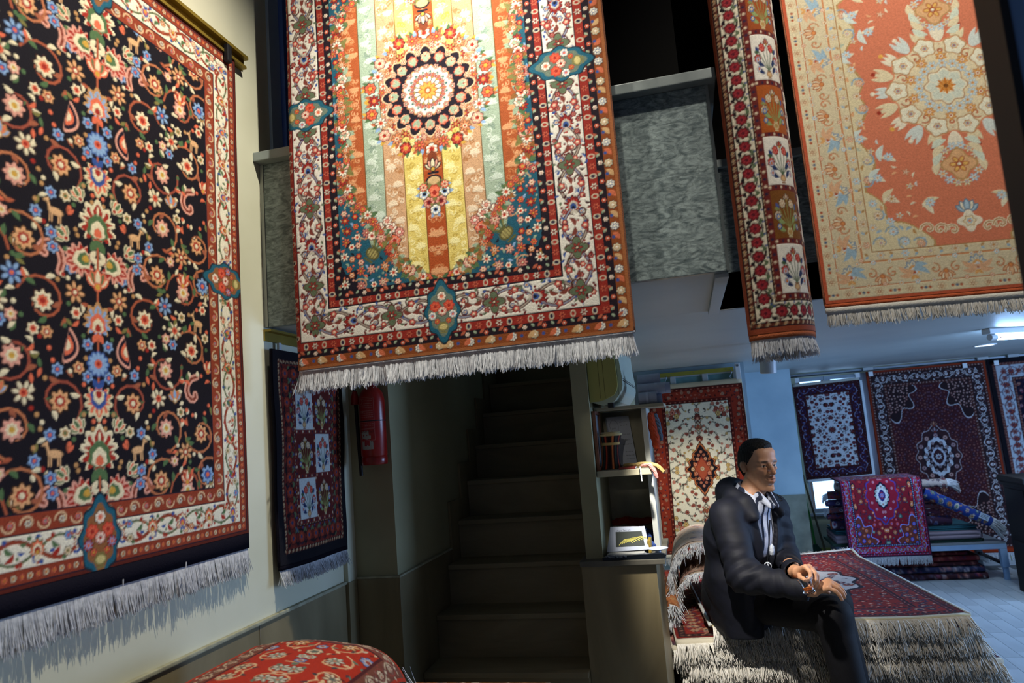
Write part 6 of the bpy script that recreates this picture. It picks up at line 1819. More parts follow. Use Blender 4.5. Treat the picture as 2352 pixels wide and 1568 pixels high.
MB().tube([p0 + d_ * .05 + Z3 * 1.984, p0 + d_ * 1.20 + Z3 * 1.984], .018, 16).build('tube', mat('lit_fluorescent', 'ffffff', .4, emit='9cc8ff', estr=70), tb, True)
for t_ in (0.0, 1.205): MB().tube([p0 + d_ * (t_ - .004) + Z3 * 1.984, p0 + d_ * (t_ + .045) + Z3 * 1.984], .0205, 16).build('end_cap', WHITEP, tb, True)
MB().box(.052, .075, -.0235, -.0185, 1.976, 1.984, .0008, M4).build('label', mat('red_mark', '8a1a22', .5), tb)
dl = thing('downlight', 'round recessed downlight glowing next to the tube', 'lamp', tuple(W(2262, 793, z=2.035)))
dc = W(2262, 793, z=2.035)
MB().lathe((dc[0], dc[1], 2.0395), [(.085, 0), (.085, .006), (.072, .008), (.070, .003)], 28, (0, 0, -1)).build('bezel', WHITEP, dl, True)
MB().lathe((dc[0], dc[1], 2.0355), [(.069, 0), (.0, .001)], 28, (0, 0, -1)).build('lens', mat('lit_lens', 'ffffff', .4, emit='e8f2ff', estr=6), dl, True)

spot('downlight_beam', (dc[0], dc[1], 2.03), (dc[0] - .15, dc[1] + .1, 0), 75, 140, .6, (.62, .80, 1.0), .06)

# --- broom and stick by the window
bm_ = thing('broom', 'green plastic broom standing in the corner under the window', 'broom', (1.10, 7.85, 0))
bb = W(1862, 1195, y=7.85)
MB().tube([(bb[0] - .02, 7.86, .75), (bb[0], 7.85, .53), (bb[0] + .012, 7.85, .30)], .012, 8).build('handle', mat('green_plastic', '2e7a2c', .5), bm_, True)
MB().lathe((bb[0] + .012, 7.85, .305), [(.018, 0), (.055, .06), (.075, .20), (.085, .304)], 14, (0.08, 0, -1)).build('bristles', mat('dark_green_bristles', '1f4a38', .9, hex2='183a2c', scale=60, stretch=(8, 8, 1)), bm_)
sk = thing('wooden_stick', 'long thin wooden stick leaning on the window frame', 'stick', (1.22, 7.80, 0))
s0 = W(1905, 1297, y=7.70); s1 = W(1845, 1095, y=8.30)
dirs = (s0 - s1) / (s1[2] - s0[2])
MB().tube([s0 + dirs * (s0[2] - .012), s1], .011, 8).build('shaft', mat('olive_wood', '4a4632', .7), sk, True)
MB().tube([s1, s1 - dirs * .012], .0125, 8).build('tip', BLACKP, sk, True)

# --- metal bench by the far wall with rugs on and under it
bn_ = thing('bench', 'low pale blue metal bench before the far wall', 'bench', (1.9, 7.75, 0))
BLP = mat('pale_blue_enamel', '9cb8d8', .45, hex2='88a6cc', scale=8)
BX0, BX1, BY0, BY1, BZ = 1.27, 2.630, 7.42, 8.08, .328
MB().box(BX0, BX1, BY0, BY1, BZ - .012, BZ, .002).build('top', mat('bench_board', '7a8088', .6), bn_)
for a in ((BX0, BX1, BY0, BY0 + .03), (BX0, BX1, BY1 - .03, BY1)): MB().box(a[0], a[1], a[2], a[3], BZ - .058, BZ - .0125, .003).build('rail', BLP, bn_)
for a in ((BX0, BX0 + .03), (BX1 - .03, BX1)): MB().box(a[0], a[1], BY0 + .0305, BY1 - .0305, BZ - .058, BZ - .0125, .003).build('rail', BLP, bn_)
for x in (BX0, BX1 - .055):
    for y in (BY0, BY1 - .055):
        MB().box(x, x + .055, y, y + .055, .11, BZ - .0585, .003).box(x + .008, x + .047, y + .008, y + .047, 0, .1095, .002).build('leg', BLP if y == BY0 else GREYM, bn_)
    MB().box(x + .014, x + .04, BY0 + .056, BY1 - .056, .12, .145, .002).build('stretcher', mat('dark_steel', '2a3038', .25, .7), bn_)
pal_b = ['8a2420', '26306a', 'b8b0b8', '3a1c20', 'a85a3c', '20243c', '6a6a88']
# blankets and folded rugs on the bench, from the board upwards
def folded(label, x0, x1, y0, y1, z0, z1, k, ground, pal, seed, back, name='folded_carpet', axis='x', group=None, nx=60):
    if axis == 'x':
        P = path_pos(fold_path(y1 - y0, z1 - z0, k) , (x0, y0, z0), Y3, Z3, X3, x1 - x0, seed)
        Kx = fleck_rug(nx, (y1 - y0) * k, x1 - x0, ground, pal, seed)
    else:
        P = path_pos(fold_path(x1 - x0, z1 - z0, k), (x0, y0, z0), X3, Z3, Y3, y1 - y0, seed)
        Kx = fleck_rug(nx, (x1 - x0) * k, y1 - y0, ground, pal, seed)
    return rug(name, label, Kx, P, thick=(z1 - z0) / k - .002, back=back, group=group, cat='blanket' if name == 'folded_blanket' else 'rug', coarse=40)
folded('green blanket lying lowest on the bench', 1.20, 2.50, 7.50, 8.02, BZ + .001, BZ + .030, 2, '3f5a50', ['3f5a50', '4a6a5c', '365046'], 151, '3f5a50', 'folded_blanket', 'y', 'blankets on the bench')
folded('pale pink blanket folded into a loop on the bench', 1.22, 2.475, 7.48, 7.98, BZ + .031, BZ + .105, 2, '9a8a98', ['a8949e', '8a7c90', 'b0a0a8'], 152, '94848f', 'folded_blanket', 'y', 'blankets on the bench')
folded('teal blanket on top of the pink one', 1.24, 2.45, 7.50, 7.96, BZ + .106, BZ + .150, 3, '2f5c68', ['2f5c68', '3a6a74', '28505c'], 153, '2f5c68', 'folded_blanket', 'y', 'blankets on the bench')
zb0 = BZ + .151
rolls = [(2.245, 7.53, .046, '3a2438', 'large dark roll lowest behind the draped red carpet'), (2.165, 7.53, .030, '5a3040', 'second roll up behind the draped red carpet'), (2.150, 7.53, .030, '6a4048', 'third roll up behind the draped red carpet'),
         (2.160, 7.53, .032, '3a3058', 'fourth roll up behind the draped red carpet'), (2.110, 7.53, .034, '5a3430', 'fifth roll up behind the draped red carpet')]
z = zb0
for i, (xe, yy, r, gr, lab) in enumerate(rolls):
    z += r
    Kx = fleck_rug(56, .30, 1.0, gr, pal_b, 160 + i)
    roll('rolled_carpet', lab, (1.215 - .02 * (i % 2), yy + .02 * (i % 2), z), (xe, yy + .01 * (i % 2), z), r, Kx, group='rolls on the bench', back=('a8502c', '3a4a70', '7a3a2c', '4a4a58', '6a3a30')[i], turns=2.4, thick=.009, fringe=dict(n=90, L=.05, rad=.002, seed=160 + i, sway=.5, droop=.7, k=4) if i in (2, 4) else None)
    z += r + .0015
zt_ = z
for i, (yy, r, gr, lab) in enumerate(((7.66, .048, '3a3a44', 'grey roll in the rear row on the bench'), (7.66, .043, '5a2a24', 'rust roll on the rear row of the bench'), (7.67, .043, '26304a', 'navy roll third in the rear row'), (7.66, .040, '6a5a54', 'fawn roll at the top of the rear row'))):
    zc = zb0 + r + sum((.048, .043, .043, .040)[:i]) * 2 + .0015 * i
    Kx = fleck_rug(50, .32, .9, gr, pal_b, 170 + i)
    roll('rolled_carpet', lab, (1.24, yy, zc), (2.02, yy, zc), r, Kx, group='rolls on the bench', back=gr, thick=.010, turns=2.2)
Kx = fleck_rug(70, .34, 1.0, 'b8a8a0', ['8a3a34', '3a3048', 'd0c8c8', '6a2a2c'], 181)
roll('rolled_carpet', 'ivory figured roll lying topmost on the bench', (1.30, 7.60, zt_ + .041), (2.275, 7.60, zt_ + .026), .040, Kx, back='b0a8a8', fringe_top=dict(n=160, L=.10, rad=.003, seed=181, sway=.25, droop=.55, k=5, clump=9), group='rolls on the bench')
Kx = fleck_rug(80, .36, .62, '26408a', ['b88a50', '6a8a7a', 'c8c0b0', '8a3a30', '1c2c60'], 182)
A_, B_ = np.array([2.03, 7.46, zt_ - .035]), np.array([2.545, 7.46, .505])
bl_ = roll('rolled_carpet', 'bright blue flowered roll leaning down to the right with a price tag', A_, B_, .050, Kx, back='1c2c60', fringe_top=dict(n=160, L=.10, rad=.003, seed=182, sway=.2, droop=.45, k=5, clump=9), group='rolls on the bench')
tagp = A_ * .14 + B_ * .86 + np.array([0.012, -.054, .012]); du = (B_ - A_) / np.linalg.norm(B_ - A_); dv = np.array([-du[2], 0, du[0]])
MB().prism([tagp - du * .04 - dv * .025, tagp + du * .04 - dv * .025, tagp + du * .04 + dv * .025, tagp - du * .04 + dv * .025], (0, -.0015, 0)).build('price_tag', mat('white_tag', 'b8c8dc', .6), bl_)
tg = MB()
for i in range(3): stroke(tg, [(-.03 + .012 * k, .012 - .012 * i + .003 * (k % 2)) for k in range(6)], .004, tagp + np.array([0, -.0016, 0]), du, dv)
tg.build('tag_print', MATS['dark_marker_ink'], bl_, kind='stuff')
# red rug draped over the pile
KD = red_table_rug(200); KD.A = np.clip(KD.A * 1.25, 0, .8)
def pos_drape(U, V):
    U = np.asarray(U, float); V = np.asarray(V, float); f = wave(77)
    d = V * 1.10; zt2 = W(2030, 1098, y=7.40)[2] - .008; z0 = .245; R = .05
    fl = zt2 - R - z0
    a = np.clip((d - fl) / R, 0, PI / 2); rest = np.clip(d - fl - R * PI / 2, 0, None)
    z = z0 + np.minimum(d, fl) + R * np.sin(a) + .012 * rest
    y = 7.385 + R * (1 - np.cos(a)) + rest + .008 * f(U, V) * (1 - V)
    x = 1.312 + .700 * U - .012 * (1 - V) * (U - .5)
    return np.stack([x, y, z], -1)
rug('draped_carpet', 'bright red carpet with navy flowers draped over the pile on the bench', KD, pos_drape, back='3a1a2a', thick=.010, coarse=40, fringe=dict(n=330, L=.075, rad=.0024, seed=77, clump=8, sway=.14, k=4))
# folded rugs on the floor under the bench
und = [(.000, .058, 2.470, 'dark folded carpet on the floor, lowest of the pile under the bench', '3a2028'), (.059, .118, 2.425, 'orange and blue figured carpet second in the pile under the bench', '2a2c4a'), (.119, .160, 2.405, 'thin dark carpet third in the pile under the bench', '4a2428'), (.161, .212, 2.390, 'red folded carpet with white fringe under the bench', '6a2024'), (.213, .252, 2.330, 'wine red carpet topmost of the pile under the bench', '5a1a22')]
for i, (z0, z1, xe, lab, gr) in enumerate(und):
    Kx = fleck_rug(70, 1.1, .85, gr, pal_b if i < 2 else ['8a3430', '5a1a22', 'a86a60', '2a2038'], 190 + i)
    rug('folded_carpet', lab, Kx, path_pos(fold_path(.50, z1 - z0, 2), (1.62 + .03 * (i % 2), 7.99 + .006 * (i % 3), z0), -Y3, Z3, X3, xe - 1.62, 190 + i), thick=(z1 - z0) / 2 - .003, back=gr, group='folded carpets under the bench', fringe_top=dict(n=140, L=.07, rad=.003, seed=190, sway=.3, droop=.5, k=4) if i == 3 else None, coarse=40)

# --- dark wooden desk at the right edge
WOODD = mat('dark_walnut', '150e0b', .6, hex2='0e0908', scale=5, stretch=(1, 1, 8))
dk = thing('desk', 'very dark wooden counter at the right edge', 'desk', (2.9, 6.75, 0))
MB().box(2.540, 3.62, 6.60, 7.04, 0, .905, .004).build('body', WOODD, dk)
MB().box(2.510, 3.66, 6.57, 7.07, .9055, .955, .008).build('top', WOODD, dk)
MB().box(2.525, 3.64, 6.585, 7.055, .872, .9045, .006).build('cornice', WOODD, dk)
for (z0, z1) in ((.08, .42), (.47, .85)):
    for (x0, x1) in ((2.60, 2.90), (2.95, 3.25), (3.30, 3.58)): MB().box(x0, x1, 6.592, 6.5995, z0, z1, .003).build('panel', WOODD, dk)
    MB().box(2.532, 2.5395, 6.65, 6.98, z0, z1, .003).build('panel', WOODD, dk)
# ------------------------------------------------------------------ the seated man: signed distance shapes meshed with surface nets
class Field:
    def __init__(self, lo, hi, h):
        self.lo = np.array(lo, float); self.h = h
        self.n = np.ceil((np.array(hi, float) - self.lo) / h).astype(int) + 1
        self.S = np.full(tuple(self.n), 1.0, np.float32)

    def win(self, lo, hi):
        a = np.clip(np.floor((np.array(lo) - self.lo) / self.h).astype(int), 0, self.n); b = np.clip(np.ceil((np.array(hi) - self.lo) / self.h).astype(int) + 1, 0, self.n)
        if np.any(b <= a): return None
        ax = [(self.lo[i] + self.h * np.arange(a[i], b[i])).astype(np.float32) for i in range(3)]
        return (slice(a[0], b[0]), slice(a[1], b[1]), slice(a[2], b[2])), ax[0][:, None, None], ax[1][None, :, None], ax[2][None, None, :]

    def put(self, lo, hi, fn, k=.01, sub=False):
        m = k + 3 * self.h
        q = self.win(np.array(lo) - m, np.array(hi) + m)
        if q is None: return self
        sl, X, Y, Z = q
        d = fn(X, Y, Z).astype(np.float32); s = self.S[sl]
        if sub: d = -d; s = -s; d, s = d, s
        if sub:
            a, b = -s, d                                   # smooth max(S, -d)
            h = np.clip(.5 - .5 * (b - a) / max(k, 1e-6) * -1, 0, 1) if k > 0 else (b > a).astype(np.float32)
            r = a * (1 - h) + b * h + k * h * (1 - h)
        else:
            a, b = s, d
            h = np.clip(.5 + .5 * (a - b) / max(k, 1e-6), 0, 1) if k > 0 else (b < a).astype(np.float32)
            r = a * (1 - h) + b * h - k * h * (1 - h)
        self.S[sl] = r
        return self

    def cap(self, p0, p1, r0, r1=None, k=.012, sub=False, lat=None, ls=1.0):
        """tapered capsule; lat + ls widen it along one direction"""
        r1 = r0 if r1 is None else r1
        p0 = np.array(p0, float); p1 = np.array(p1, float); d = p1 - p0; L2 = d @ d + 1e-12
        R = max(r0, r1) * max(ls, 1.0)
        def fn(X, Y, Z):
            x, y, z = X - p0[0], Y - p0[1], Z - p0[2]
            t = np.clip((x * d[0] + y * d[1] + z * d[2]) / L2, 0, 1)
            x, y, z = x - t * d[0], y - t * d[1], z - t * d[2]
            if lat is not None:
                q = (x * lat[0] + y * lat[1] + z * lat[2]) * (1 / ls - 1)
                x, y, z = x + q * lat[0], y + q * lat[1], z + q * lat[2]
            return np.sqrt(x * x + y * y + z * z) - (r0 + (r1 - r0) * t)
        return self.put(np.minimum(p0, p1) - R, np.maximum(p0, p1) + R, fn, k, sub)

    def ell(self, c, r, M=None, k=.015, sub=False):
        """ellipsoid with radii r along the rows of M"""
        c = np.array(c, float); r = np.array(r, float); M = np.eye(3) if M is None else np.array(M, float)
        R = r.max()
        def fn(X, Y, Z):
            x, y, z = X - c[0], Y - c[1], Z - c[2]
            a = [(x * M[i, 0] + y * M[i, 1] + z * M[i, 2]) / r[i] for i in range(3)]
            n = np.sqrt(a[0] ** 2 + a[1] ** 2 + a[2] ** 2)
            g = np.sqrt(sum((a[i] / r[i]) ** 2 for i in range(3))) + 1e-9
            return n * (n - 1) / g
        return self.put(c - R, c + R, fn, k, sub)

    def chain(self, P, R, k=.006):
        for i in range(len(P) - 1): self.cap(P[i], P[i + 1], R[i], R[i + 1], k)
        return self

    def mesh(self):
        S = self.S; B = S < 0
        c = [B[i:B.shape[0] - 1 + i, j:B.shape[1] - 1 + j, l:B.shape[2] - 1 + l] for i in (0, 1) for j in (0, 1) for l in (0, 1)]
        al = c[0].copy(); an = c[0].copy()
        for q in c[1:]: al &= q; an |= q
        act = an & ~al
        I = np.argwhere(act)
        cor = np.array([(i, j, l) for i in (0, 1) for j in (0, 1) for l in (0, 1)])
        vals = np.stack([S[I[:, 0] + a, I[:, 1] + b, I[:, 2] + d] for a, b, d in cor], 1)
        acc = np.zeros((len(I), 3)); cnt = np.zeros(len(I))
        for a in range(8):
            for b in range(a + 1, 8):
                if np.abs(cor[a] - cor[b]).sum() != 1: continue
                va, vb = vals[:, a], vals[:, b]; m = (va < 0) != (vb < 0)
                t = np.where(m, va / np.where(m, va - vb, 1), 0)
                acc += np.where(m[:, None], cor[a] + t[:, None] * (cor[b] - cor[a]), 0); cnt += m
        V = self.lo + (I + acc / cnt[:, None]) * self.h
        idx = np.full(act.shape, -1, np.int32); idx[act] = np.arange(len(I))
        F = []
        for ax in range(3):
            u, v = (ax + 1) % 3, (ax + 2) % 3
            s0 = [slice(None)] * 3; s1 = [slice(None)] * 3
            s0[ax] = slice(0, -1); s1[ax] = slice(1, None)
            A, C = B[tuple(s0)], B[tuple(s1)]
            E = np.argwhere(A != C)
            E = E[(E[:, u] > 0) & (E[:, v] > 0) & (E[:, u] < B.shape[u] - 1) & (E[:, v] < B.shape[v] - 1)]
            sg = A[E[:, 0], E[:, 1], E[:, 2]]
            def cell(du, dv):
                q = E.copy(); q[:, u] -= du; q[:, v] -= dv
                return idx[q[:, 0], q[:, 1], q[:, 2]]
            Q = np.stack([cell(1, 1), cell(0, 1), cell(0, 0), cell(1, 0)], 1)
            Q[~sg] = Q[~sg][:, ::-1]
            F.append(Q)
        F = np.concatenate(F); F = F[(F >= 0).all(1)]
        return V, F


def smooth_mesh(V, F, it=2, lam=.5):
    e = np.concatenate([F[:, [0, 1]], F[:, [1, 2]], F[:, [2, 3]], F[:, [3, 0]]])
    for _ in range(it):
        A = np.zeros_like(V); n = np.zeros(len(V))
        np.add.at(A, e[:, 0], V[e[:, 1]]); np.add.at(A, e[:, 1], V[e[:, 0]]); np.add.at(n, e[:, 0], 1); np.add.at(n, e[:, 1], 1)
        V = V + lam * (A / n[:, None] - V)
    return V


def unit(v): v = np.array(v, float); return v / np.linalg.norm(v)


# body frame: facing to the right and towards the camera
FW = unit((.74, -.67, 0)); LT = np.array([-FW[1], FW[0], 0.0]); UP = np.array([0, 0, 1.0])
PEL = np.array([.135, 3.71, .785]); CHE = np.array([.195, 3.62, 1.06]); NEC = np.array([.245, 3.555, 1.235])
SHR = np.array([.125, 3.455, 1.175]); SHL = np.array([.345, 3.690, 1.165])
ELR = W(1708, 1322, y=3.36); WRR = W(1846, 1352, y=3.275)
ELL = W(1806, 1282, y=3.66); WRL = W(1826, 1312, y=3.36)
HPR = PEL - LT * .085 + np.array([0, 0, -.015]); HPL = PEL + LT * .085 + np.array([0, 0, -.015])
KNR = W(1912, 1412, y=3.34); KNL = KNR + np.array([.040, .200, .0])
ANR = np.array([KNR[0] + .045, KNR[1] - .06, .285]); ANL = np.array([KNL[0] + .05, KNL[1] - .05, .285])
HD = W(1741, 1068, y=3.535)
HF = unit((.54, -.84, -.04)); HL_ = unit(np.cross(UP, HF)); HU = np.cross(HF, HL_)
HM = np.array([HF, HL_, HU])
HS = .885                                               # head size
hp = lambda a, b, c: HD + (HF * a + HL_ * b + HU * c) * HS


class Scaled:
    def __init__(self, f): self.f = f
    def cap(self, p0, p1, r0, r1=None, k=.012, sub=False, lat=None, ls=1.0):
        self.f.cap(p0, p1, r0 * HS, (r0 if r1 is None else r1) * HS, k * HS, sub, lat, ls); return self
    def ell(self, c, r, M=None, k=.015, sub=False):
        self.f.ell(c, np.array(r) * HS, M, k * HS, sub); return self


man = thing('person', 'man in a dark hooded jacket and striped shirt seated on the carpet stack', 'person', (PEL[0], PEL[1], .66))

# ---- body: one continuous surface
B_ = Field((-.06, 3.10, .16), (.72, 3.92, 1.56), .0036)
# torso and limbs inside the clothes
B_.cap(PEL, CHE, .115, .12, .03, lat=LT, ls=1.25).cap(CHE, NEC, .115, .055, .04, lat=LT, ls=1.2).cap(SHR, SHL, .045, .045, .04)
for a, b, c in ((SHR, ELR, WRR), (SHL, ELL, WRL)): B_.cap(a, b, .046, .038, .02).cap(b, c, .038, .027, .02)
for a, b, c in ((HPR, KNR, ANR), (HPL, KNL, ANL)): B_.cap(a, b, .078, .056, .03).cap(b, c, .052, .038, .03).cap(c, c + np.array([.10, -.09, -.05]), .036, .030, .02)
B_.cap(NEC + np.array([-.012, .01, -.02]), hp(-.028, 0, -.070), .056, .050, .02)
B_.cap(NEC + FW * .035 + np.array([0, 0, .005]), hp(.012, 0, -.100), .028, .030, .02)
# head
Hd = Scaled(B_)
Hd.ell(hp(-.014, 0, .036), (.099, .078, .094), HM, .02)
Hd.ell(hp(.032, 0, -.028), (.060, .058, .090), HM, .025)
Hd.ell(hp(.048, 0, -.084), (.038, .036, .040), HM, .02)
Hd.ell(hp(.080, 0, -.114), (.020, .022, .018), HM, .018)
for s in (-1, 1):
    Hd.cap(hp(-.006, s * .055, -.050), hp(.056, s * .024, -.112), .014, .013, .018)
    Hd.ell(hp(.058, s * .048, -.016), (.024, .017, .016), HM, .018)
    Hd.cap(hp(.079, s * .047, .022), hp(.091, s * .014, .020), .011, .010, .014)
Hd.ell(hp(.062, 0, .062), (.036, .058, .040), HM, .025)
for s in (-1, 1):
    Hd.ell(hp(.096, s * .031, .002), (.019, .020, .012), HM, .010, True)
    Hd.ell(hp(.072, s * .052, -.062), (.018, .022, .028), HM, .020, True)         # lean cheeks
    Hd.ell(hp(.0735, s * .0315, .0015), (.0145, .0155, .0125), HM, .002)          # eyeball and lids
    Hd.cap(hp(.083, s * .046, .0085), hp(.0885, s * .020, .0095), .0042, .0042, .004)
    Hd.cap(hp(.082, s * .045, -.0055), hp(.0865, s * .020, -.0065), .0036, .0036, .004)
Hd.cap(hp(.090, 0, .016), hp(.117, 0, -.026), .0085, .0115, .010)
Hd.ell(hp(.116, 0, -.031), (.014, .013, .011), HM, .008)
for s in (-1, 1):
    Hd.ell(hp(.103, s * .0145, -.034), (.012, .0085, .0085), HM, .006)
    Hd.ell(hp(.110, s * .0085, -.0435), (.006, .004, .003), HM, .002, True)
    Hd.cap(hp(.095, s * .022, -.036), hp(.080, s * .037, -.070), .0048, .0052, .004, True)      # smile lines
Hd.ell(hp(.080, 0, -.066), (.026, .030, .024), HM, .018)
Hd.cap(hp(.0975, .020, -.0610), hp(.1055, 0, -.0585), .0055, .0062, .004).cap(hp(.0975, -.020, -.0610), hp(.1055, 0, -.0585), .0055, .0062, .004)
Hd.cap(hp(.0960, .019, -.0735), hp(.1030, 0, -.0765), .0055, .0068, .004).cap(hp(.0960, -.019, -.0735), hp(.1030, 0, -.0765), .0055, .0068, .004)
Hd.cap(hp(.1045, 0, -.0675), hp(.089, .033, -.0605), .0026, .0032, .002, True).cap(hp(.1045, 0, -.0675), hp(.089, -.033, -.0605), .0026, .0032, .002, True)
Hd.ell(hp(.092, 0, -.092), (.006, .020, .006), HM, .008, True)
for s in (-1, 1):                                                     # ears
    E = np.array([HF * .93 + HL_ * s * -.1, HL_ * s, HU]); E = np.array([unit(e) for e in E])
    Hd.ell(hp(-.014, s * .079, -.006), (.018, .009, .029), E, .006)
    Hd.ell(hp(-.020, s * .086, .004), (.016, .0065, .022), E, .004)
    Hd.ell(hp(-.008, s * .090, -.004), (.009, .007, .015), E, .004, True)

# hands
def fing(P, y, r=.0088):
    pts = [W(px, py, y=yy) for (px, py), yy in zip(P, y)]
    B_.chain(pts, [r * 1.08, r, r * .92, r * .82][:len(pts)], .003)
    return pts
wr = W(1868, 1357, y=3.262)
B_.cap(WRR, wr, .027, .024, .015, lat=unit((0, .6, .8)), ls=1.0)
KNK = [((1902, 1350), 3.222), ((1907, 1342), 3.240), ((1907, 1336), 3.258), ((1902, 1333), 3.276)]
for (p, yy) in KNK: B_.cap(wr, W(*p, y=yy), .0165, .0125, .010)
fing([(1902, 1350), (1919, 1357), (1928, 1366), (1934, 1377)], (3.222, 3.214, 3.212, 3.214), .0084)
fing([(1907, 1342), (1925, 1351), (1935, 1362), (1940, 1372)], (3.240, 3.233, 3.230, 3.231), .0090)
fing([(1907, 1336), (1925, 1345), (1935, 1355), (1941, 1364)], (3.258, 3.252, 3.250, 3.251), .0092)
fing([(1902, 1333), (1917, 1340), (1926, 1346), (1931, 1352)], (3.276, 3.276, 3.276, 3.277), .0088)
fing([(1874, 1352), (1884, 1352), (1895, 1355), (1903, 1360)], (3.285, 3.302, 3.312, 3.318), .0100)
wl_ = W(1833, 1313, y=3.300)
B_.cap(WRL, wl_, .027, .023, .015)
KNL_ = [((1850, 1302), 3.218), ((1859, 1302), 3.232), ((1865, 1307), 3.248), ((1867, 1314), 3.264)]
for (p, yy) in KNL_: B_.cap(wl_, W(*p, y=yy), .0165, .0125, .010)
fing([(1850, 1302), (1861, 1313), (1862, 1325), (1855, 1333)], (3.218, 3.196, 3.186, 3.180), .0088)
fing([(1859, 1302), (1872, 1316), (1873, 1331), (1865, 1343)], (3.232, 3.214, 3.204, 3.200), .0092)
fing([(1865, 1307), (1877, 1322), (1878, 1337), (1871, 1348)], (3.248, 3.232, 3.222, 3.216), .0090)
fing([(1867, 1314), (1878, 1329), (1879, 1342), (1873, 1351)], (3.264, 3.250, 3.240, 3.234), .0082)
fing([(1836, 1318), (1838, 1326), (1845, 1329), (1850, 1333)], (3.280, 3.236, 3.206, 3.184), .0100)
V, F = B_.mesh(); V = smooth_mesh(V, F, 1, .35)
# skin tones painted per vertex
loc = (V - HD) @ HM.T / HS
C = np.tile(lin('c4906e'), (len(V), 1))
rs = np.random.RandomState(0)
def tint(mask, hx, a): C[mask] = C[mask] * (1 - a[mask, None]) + lin(hx) * a[mask, None]
hd = np.linalg.norm(loc, axis=1) < .2
g = lambda c, r: np.exp(-(((loc - np.array(c)) / np.array(r)) ** 2).sum(1))
one = np.ones(len(V), bool)
tint(hd, 'a0543e', .75 * np.maximum(g((.104, 0, -.060), (.02, .020, .0062)), g((.102, 0, -.075), (.02, .017, .0066)))[:])
tint(hd, 'b0684a', .4 * g((.12, 0, -.03), (.02, .02, .02)))
for s in (-1, 1):
    tint(hd, '1c1410', .92 * np.clip(1.6 * g((.088, s * .032, .0235 ), (.03, .021, .0055)), 0, 1))           # brows
    tint(hd, '7a4a36', .45 * g((.08, s * .032, -.010), (.03, .022, .010)))
    eye = hd & (np.abs(loc[:, 2] - .0015) < .0062 * np.sqrt(np.clip(1 - ((loc[:, 1] - s * .0315) / .0145) ** 2, 0, 1))) & (loc[:, 0] > .070)
    C[eye] = lin('b9a89c')
    iris = eye & (np.hypot(loc[:, 1] - s * .0325, loc[:, 2] - .002) < .0062); C[iris] = lin('140c08')
tint(hd, '6e5a50', .35 * np.clip(g((.06, 0, -.09), (.05, .07, .035)), 0, 1))                                # shaven beard shadow
tint(hd, '2a221e', .55 * np.clip(g((.0, 0, .02), (.055, .3, .04)) * (np.abs(loc[:, 1]) > .055), 0, 1))      # cropped temples
SKIN = pile_mat('skin', bump=.05, bscale=700, sheen=0)
SKIN.node_tree.nodes['Principled BSDF'].inputs['Roughness'].default_value = .48
SKIN.node_tree.nodes['Principled BSDF'].inputs['Specular IOR Level'].default_value = .4
for n in SKIN.node_tree.nodes:
    if n.type == 'MAP_RANGE': n.inputs['To Min'].default_value = .93; n.inputs['To Max'].default_value = 1.07
obj('body', V, F, SKIN, man, True, C)

# ---- hair: short dark crop
Hf = Field(HD - .18, HD + .18, .003); Hs = Scaled(Hf)
Hs.ell(hp(-.016, 0, .039), (.1035, .0805, .0985), HM, 0)
Hs.ell(hp(.030, 0, .098), (.055, .054, .032), HM, .03)
Hs.cap(hp(-.075, 0, -.01), hp(-.060, 0, -.055), .048, .036, .03, lat=HL_, ls=1.15)
def cutface(X, Y, Z):
    a = (X - HD[0]) * HF[0] + (Y - HD[1]) * HF[1] + (Z - HD[2]) * HF[2]; b = (X - HD[0]) * HL_[0] + (Y - HD[1]) * HL_[1] + (Z - HD[2]) * HL_[2]; c = (X - HD[0]) * HU[0] + (Y - HD[1]) * HU[1] + (Z - HD[2]) * HU[2]
    a, b, c = a / HS, b / HS, c / HS
    line = .075 - np.clip((.062 - a) / .055, 0, 1) * .070 - np.clip((.006 - a) / .03, 0, 1) * .030 - np.clip((-.03 - a) / .04, 0, 1) * .055 + .05 * np.clip(a - .05, 0, 1)
    return c - line + .003 * np.sin(a * 300) * np.cos(b * 280)
Hf.put(HD - .18, HD + .18, cutface, .006, True)
def rough(X, Y, Z): return Hf.S
Hf.S += (.0022 * np.sin(np.arange(Hf.n[0])[:, None, None] * 1.1) * np.cos(np.arange(Hf.n[1])[None, :, None] * 1.3 + np.arange(Hf.n[2])[None, None, :] * .3)).astype(np.float32)
V, F = Hf.mesh()
obj('hair', V, F, mat('black_hair', '100e0d', .6, hex2='1e1a18', scale=160, stretch=(3, 3, .5), bump=.5, bscale=300, spec=.3), man, True)

# ---- striped shirt
Sf = Field((-.06, 3.30, .70), (.56, 3.92, 1.34), .0030)
Sf.cap(PEL, CHE, .130, .136, .03, lat=LT, ls=1.2).cap(CHE, NEC + np.array([0, 0, -.035]), .134, .080, .04, lat=LT, ls=1.15)
nb = NEC + FW * .010 + np.array([0, 0, -.006])
Sf.cap(nb, nb + np.array([-.005, .005, .030]), .074, .072, .02)
Sf.cap(nb + FW * .01, nb + np.array([.004, -.004, .12]), .064, .062, .004, True)
Sf.cap(nb + FW * .085 + UP * .055, nb + FW * .125 - UP * .050, .036, .006, .004, True)      # open collar notch
Sf.cap(nb + FW * .060 + LT * .036 + UP * .020, nb + FW * .108 + LT * .018 - UP * .030, .017, .012, .008)
Sf.cap(nb + FW * .060 - LT * .036 + UP * .020, nb + FW * .108 - LT * .018 - UP * .030, .017, .012, .008)
V, F = Sf.mesh(); V = smooth_mesh(V, F, 3, .5)
lx = (V - PEL) @ LT; lz = V[:, 2]
ph = np.floor((lx + .25 * np.clip(lz - 1.20, 0, 1) * np.sign(lx)) / .0115).astype(int) % 3
C = np.where((ph == 0)[:, None], lin('23283a'), lin('b4bacb'))
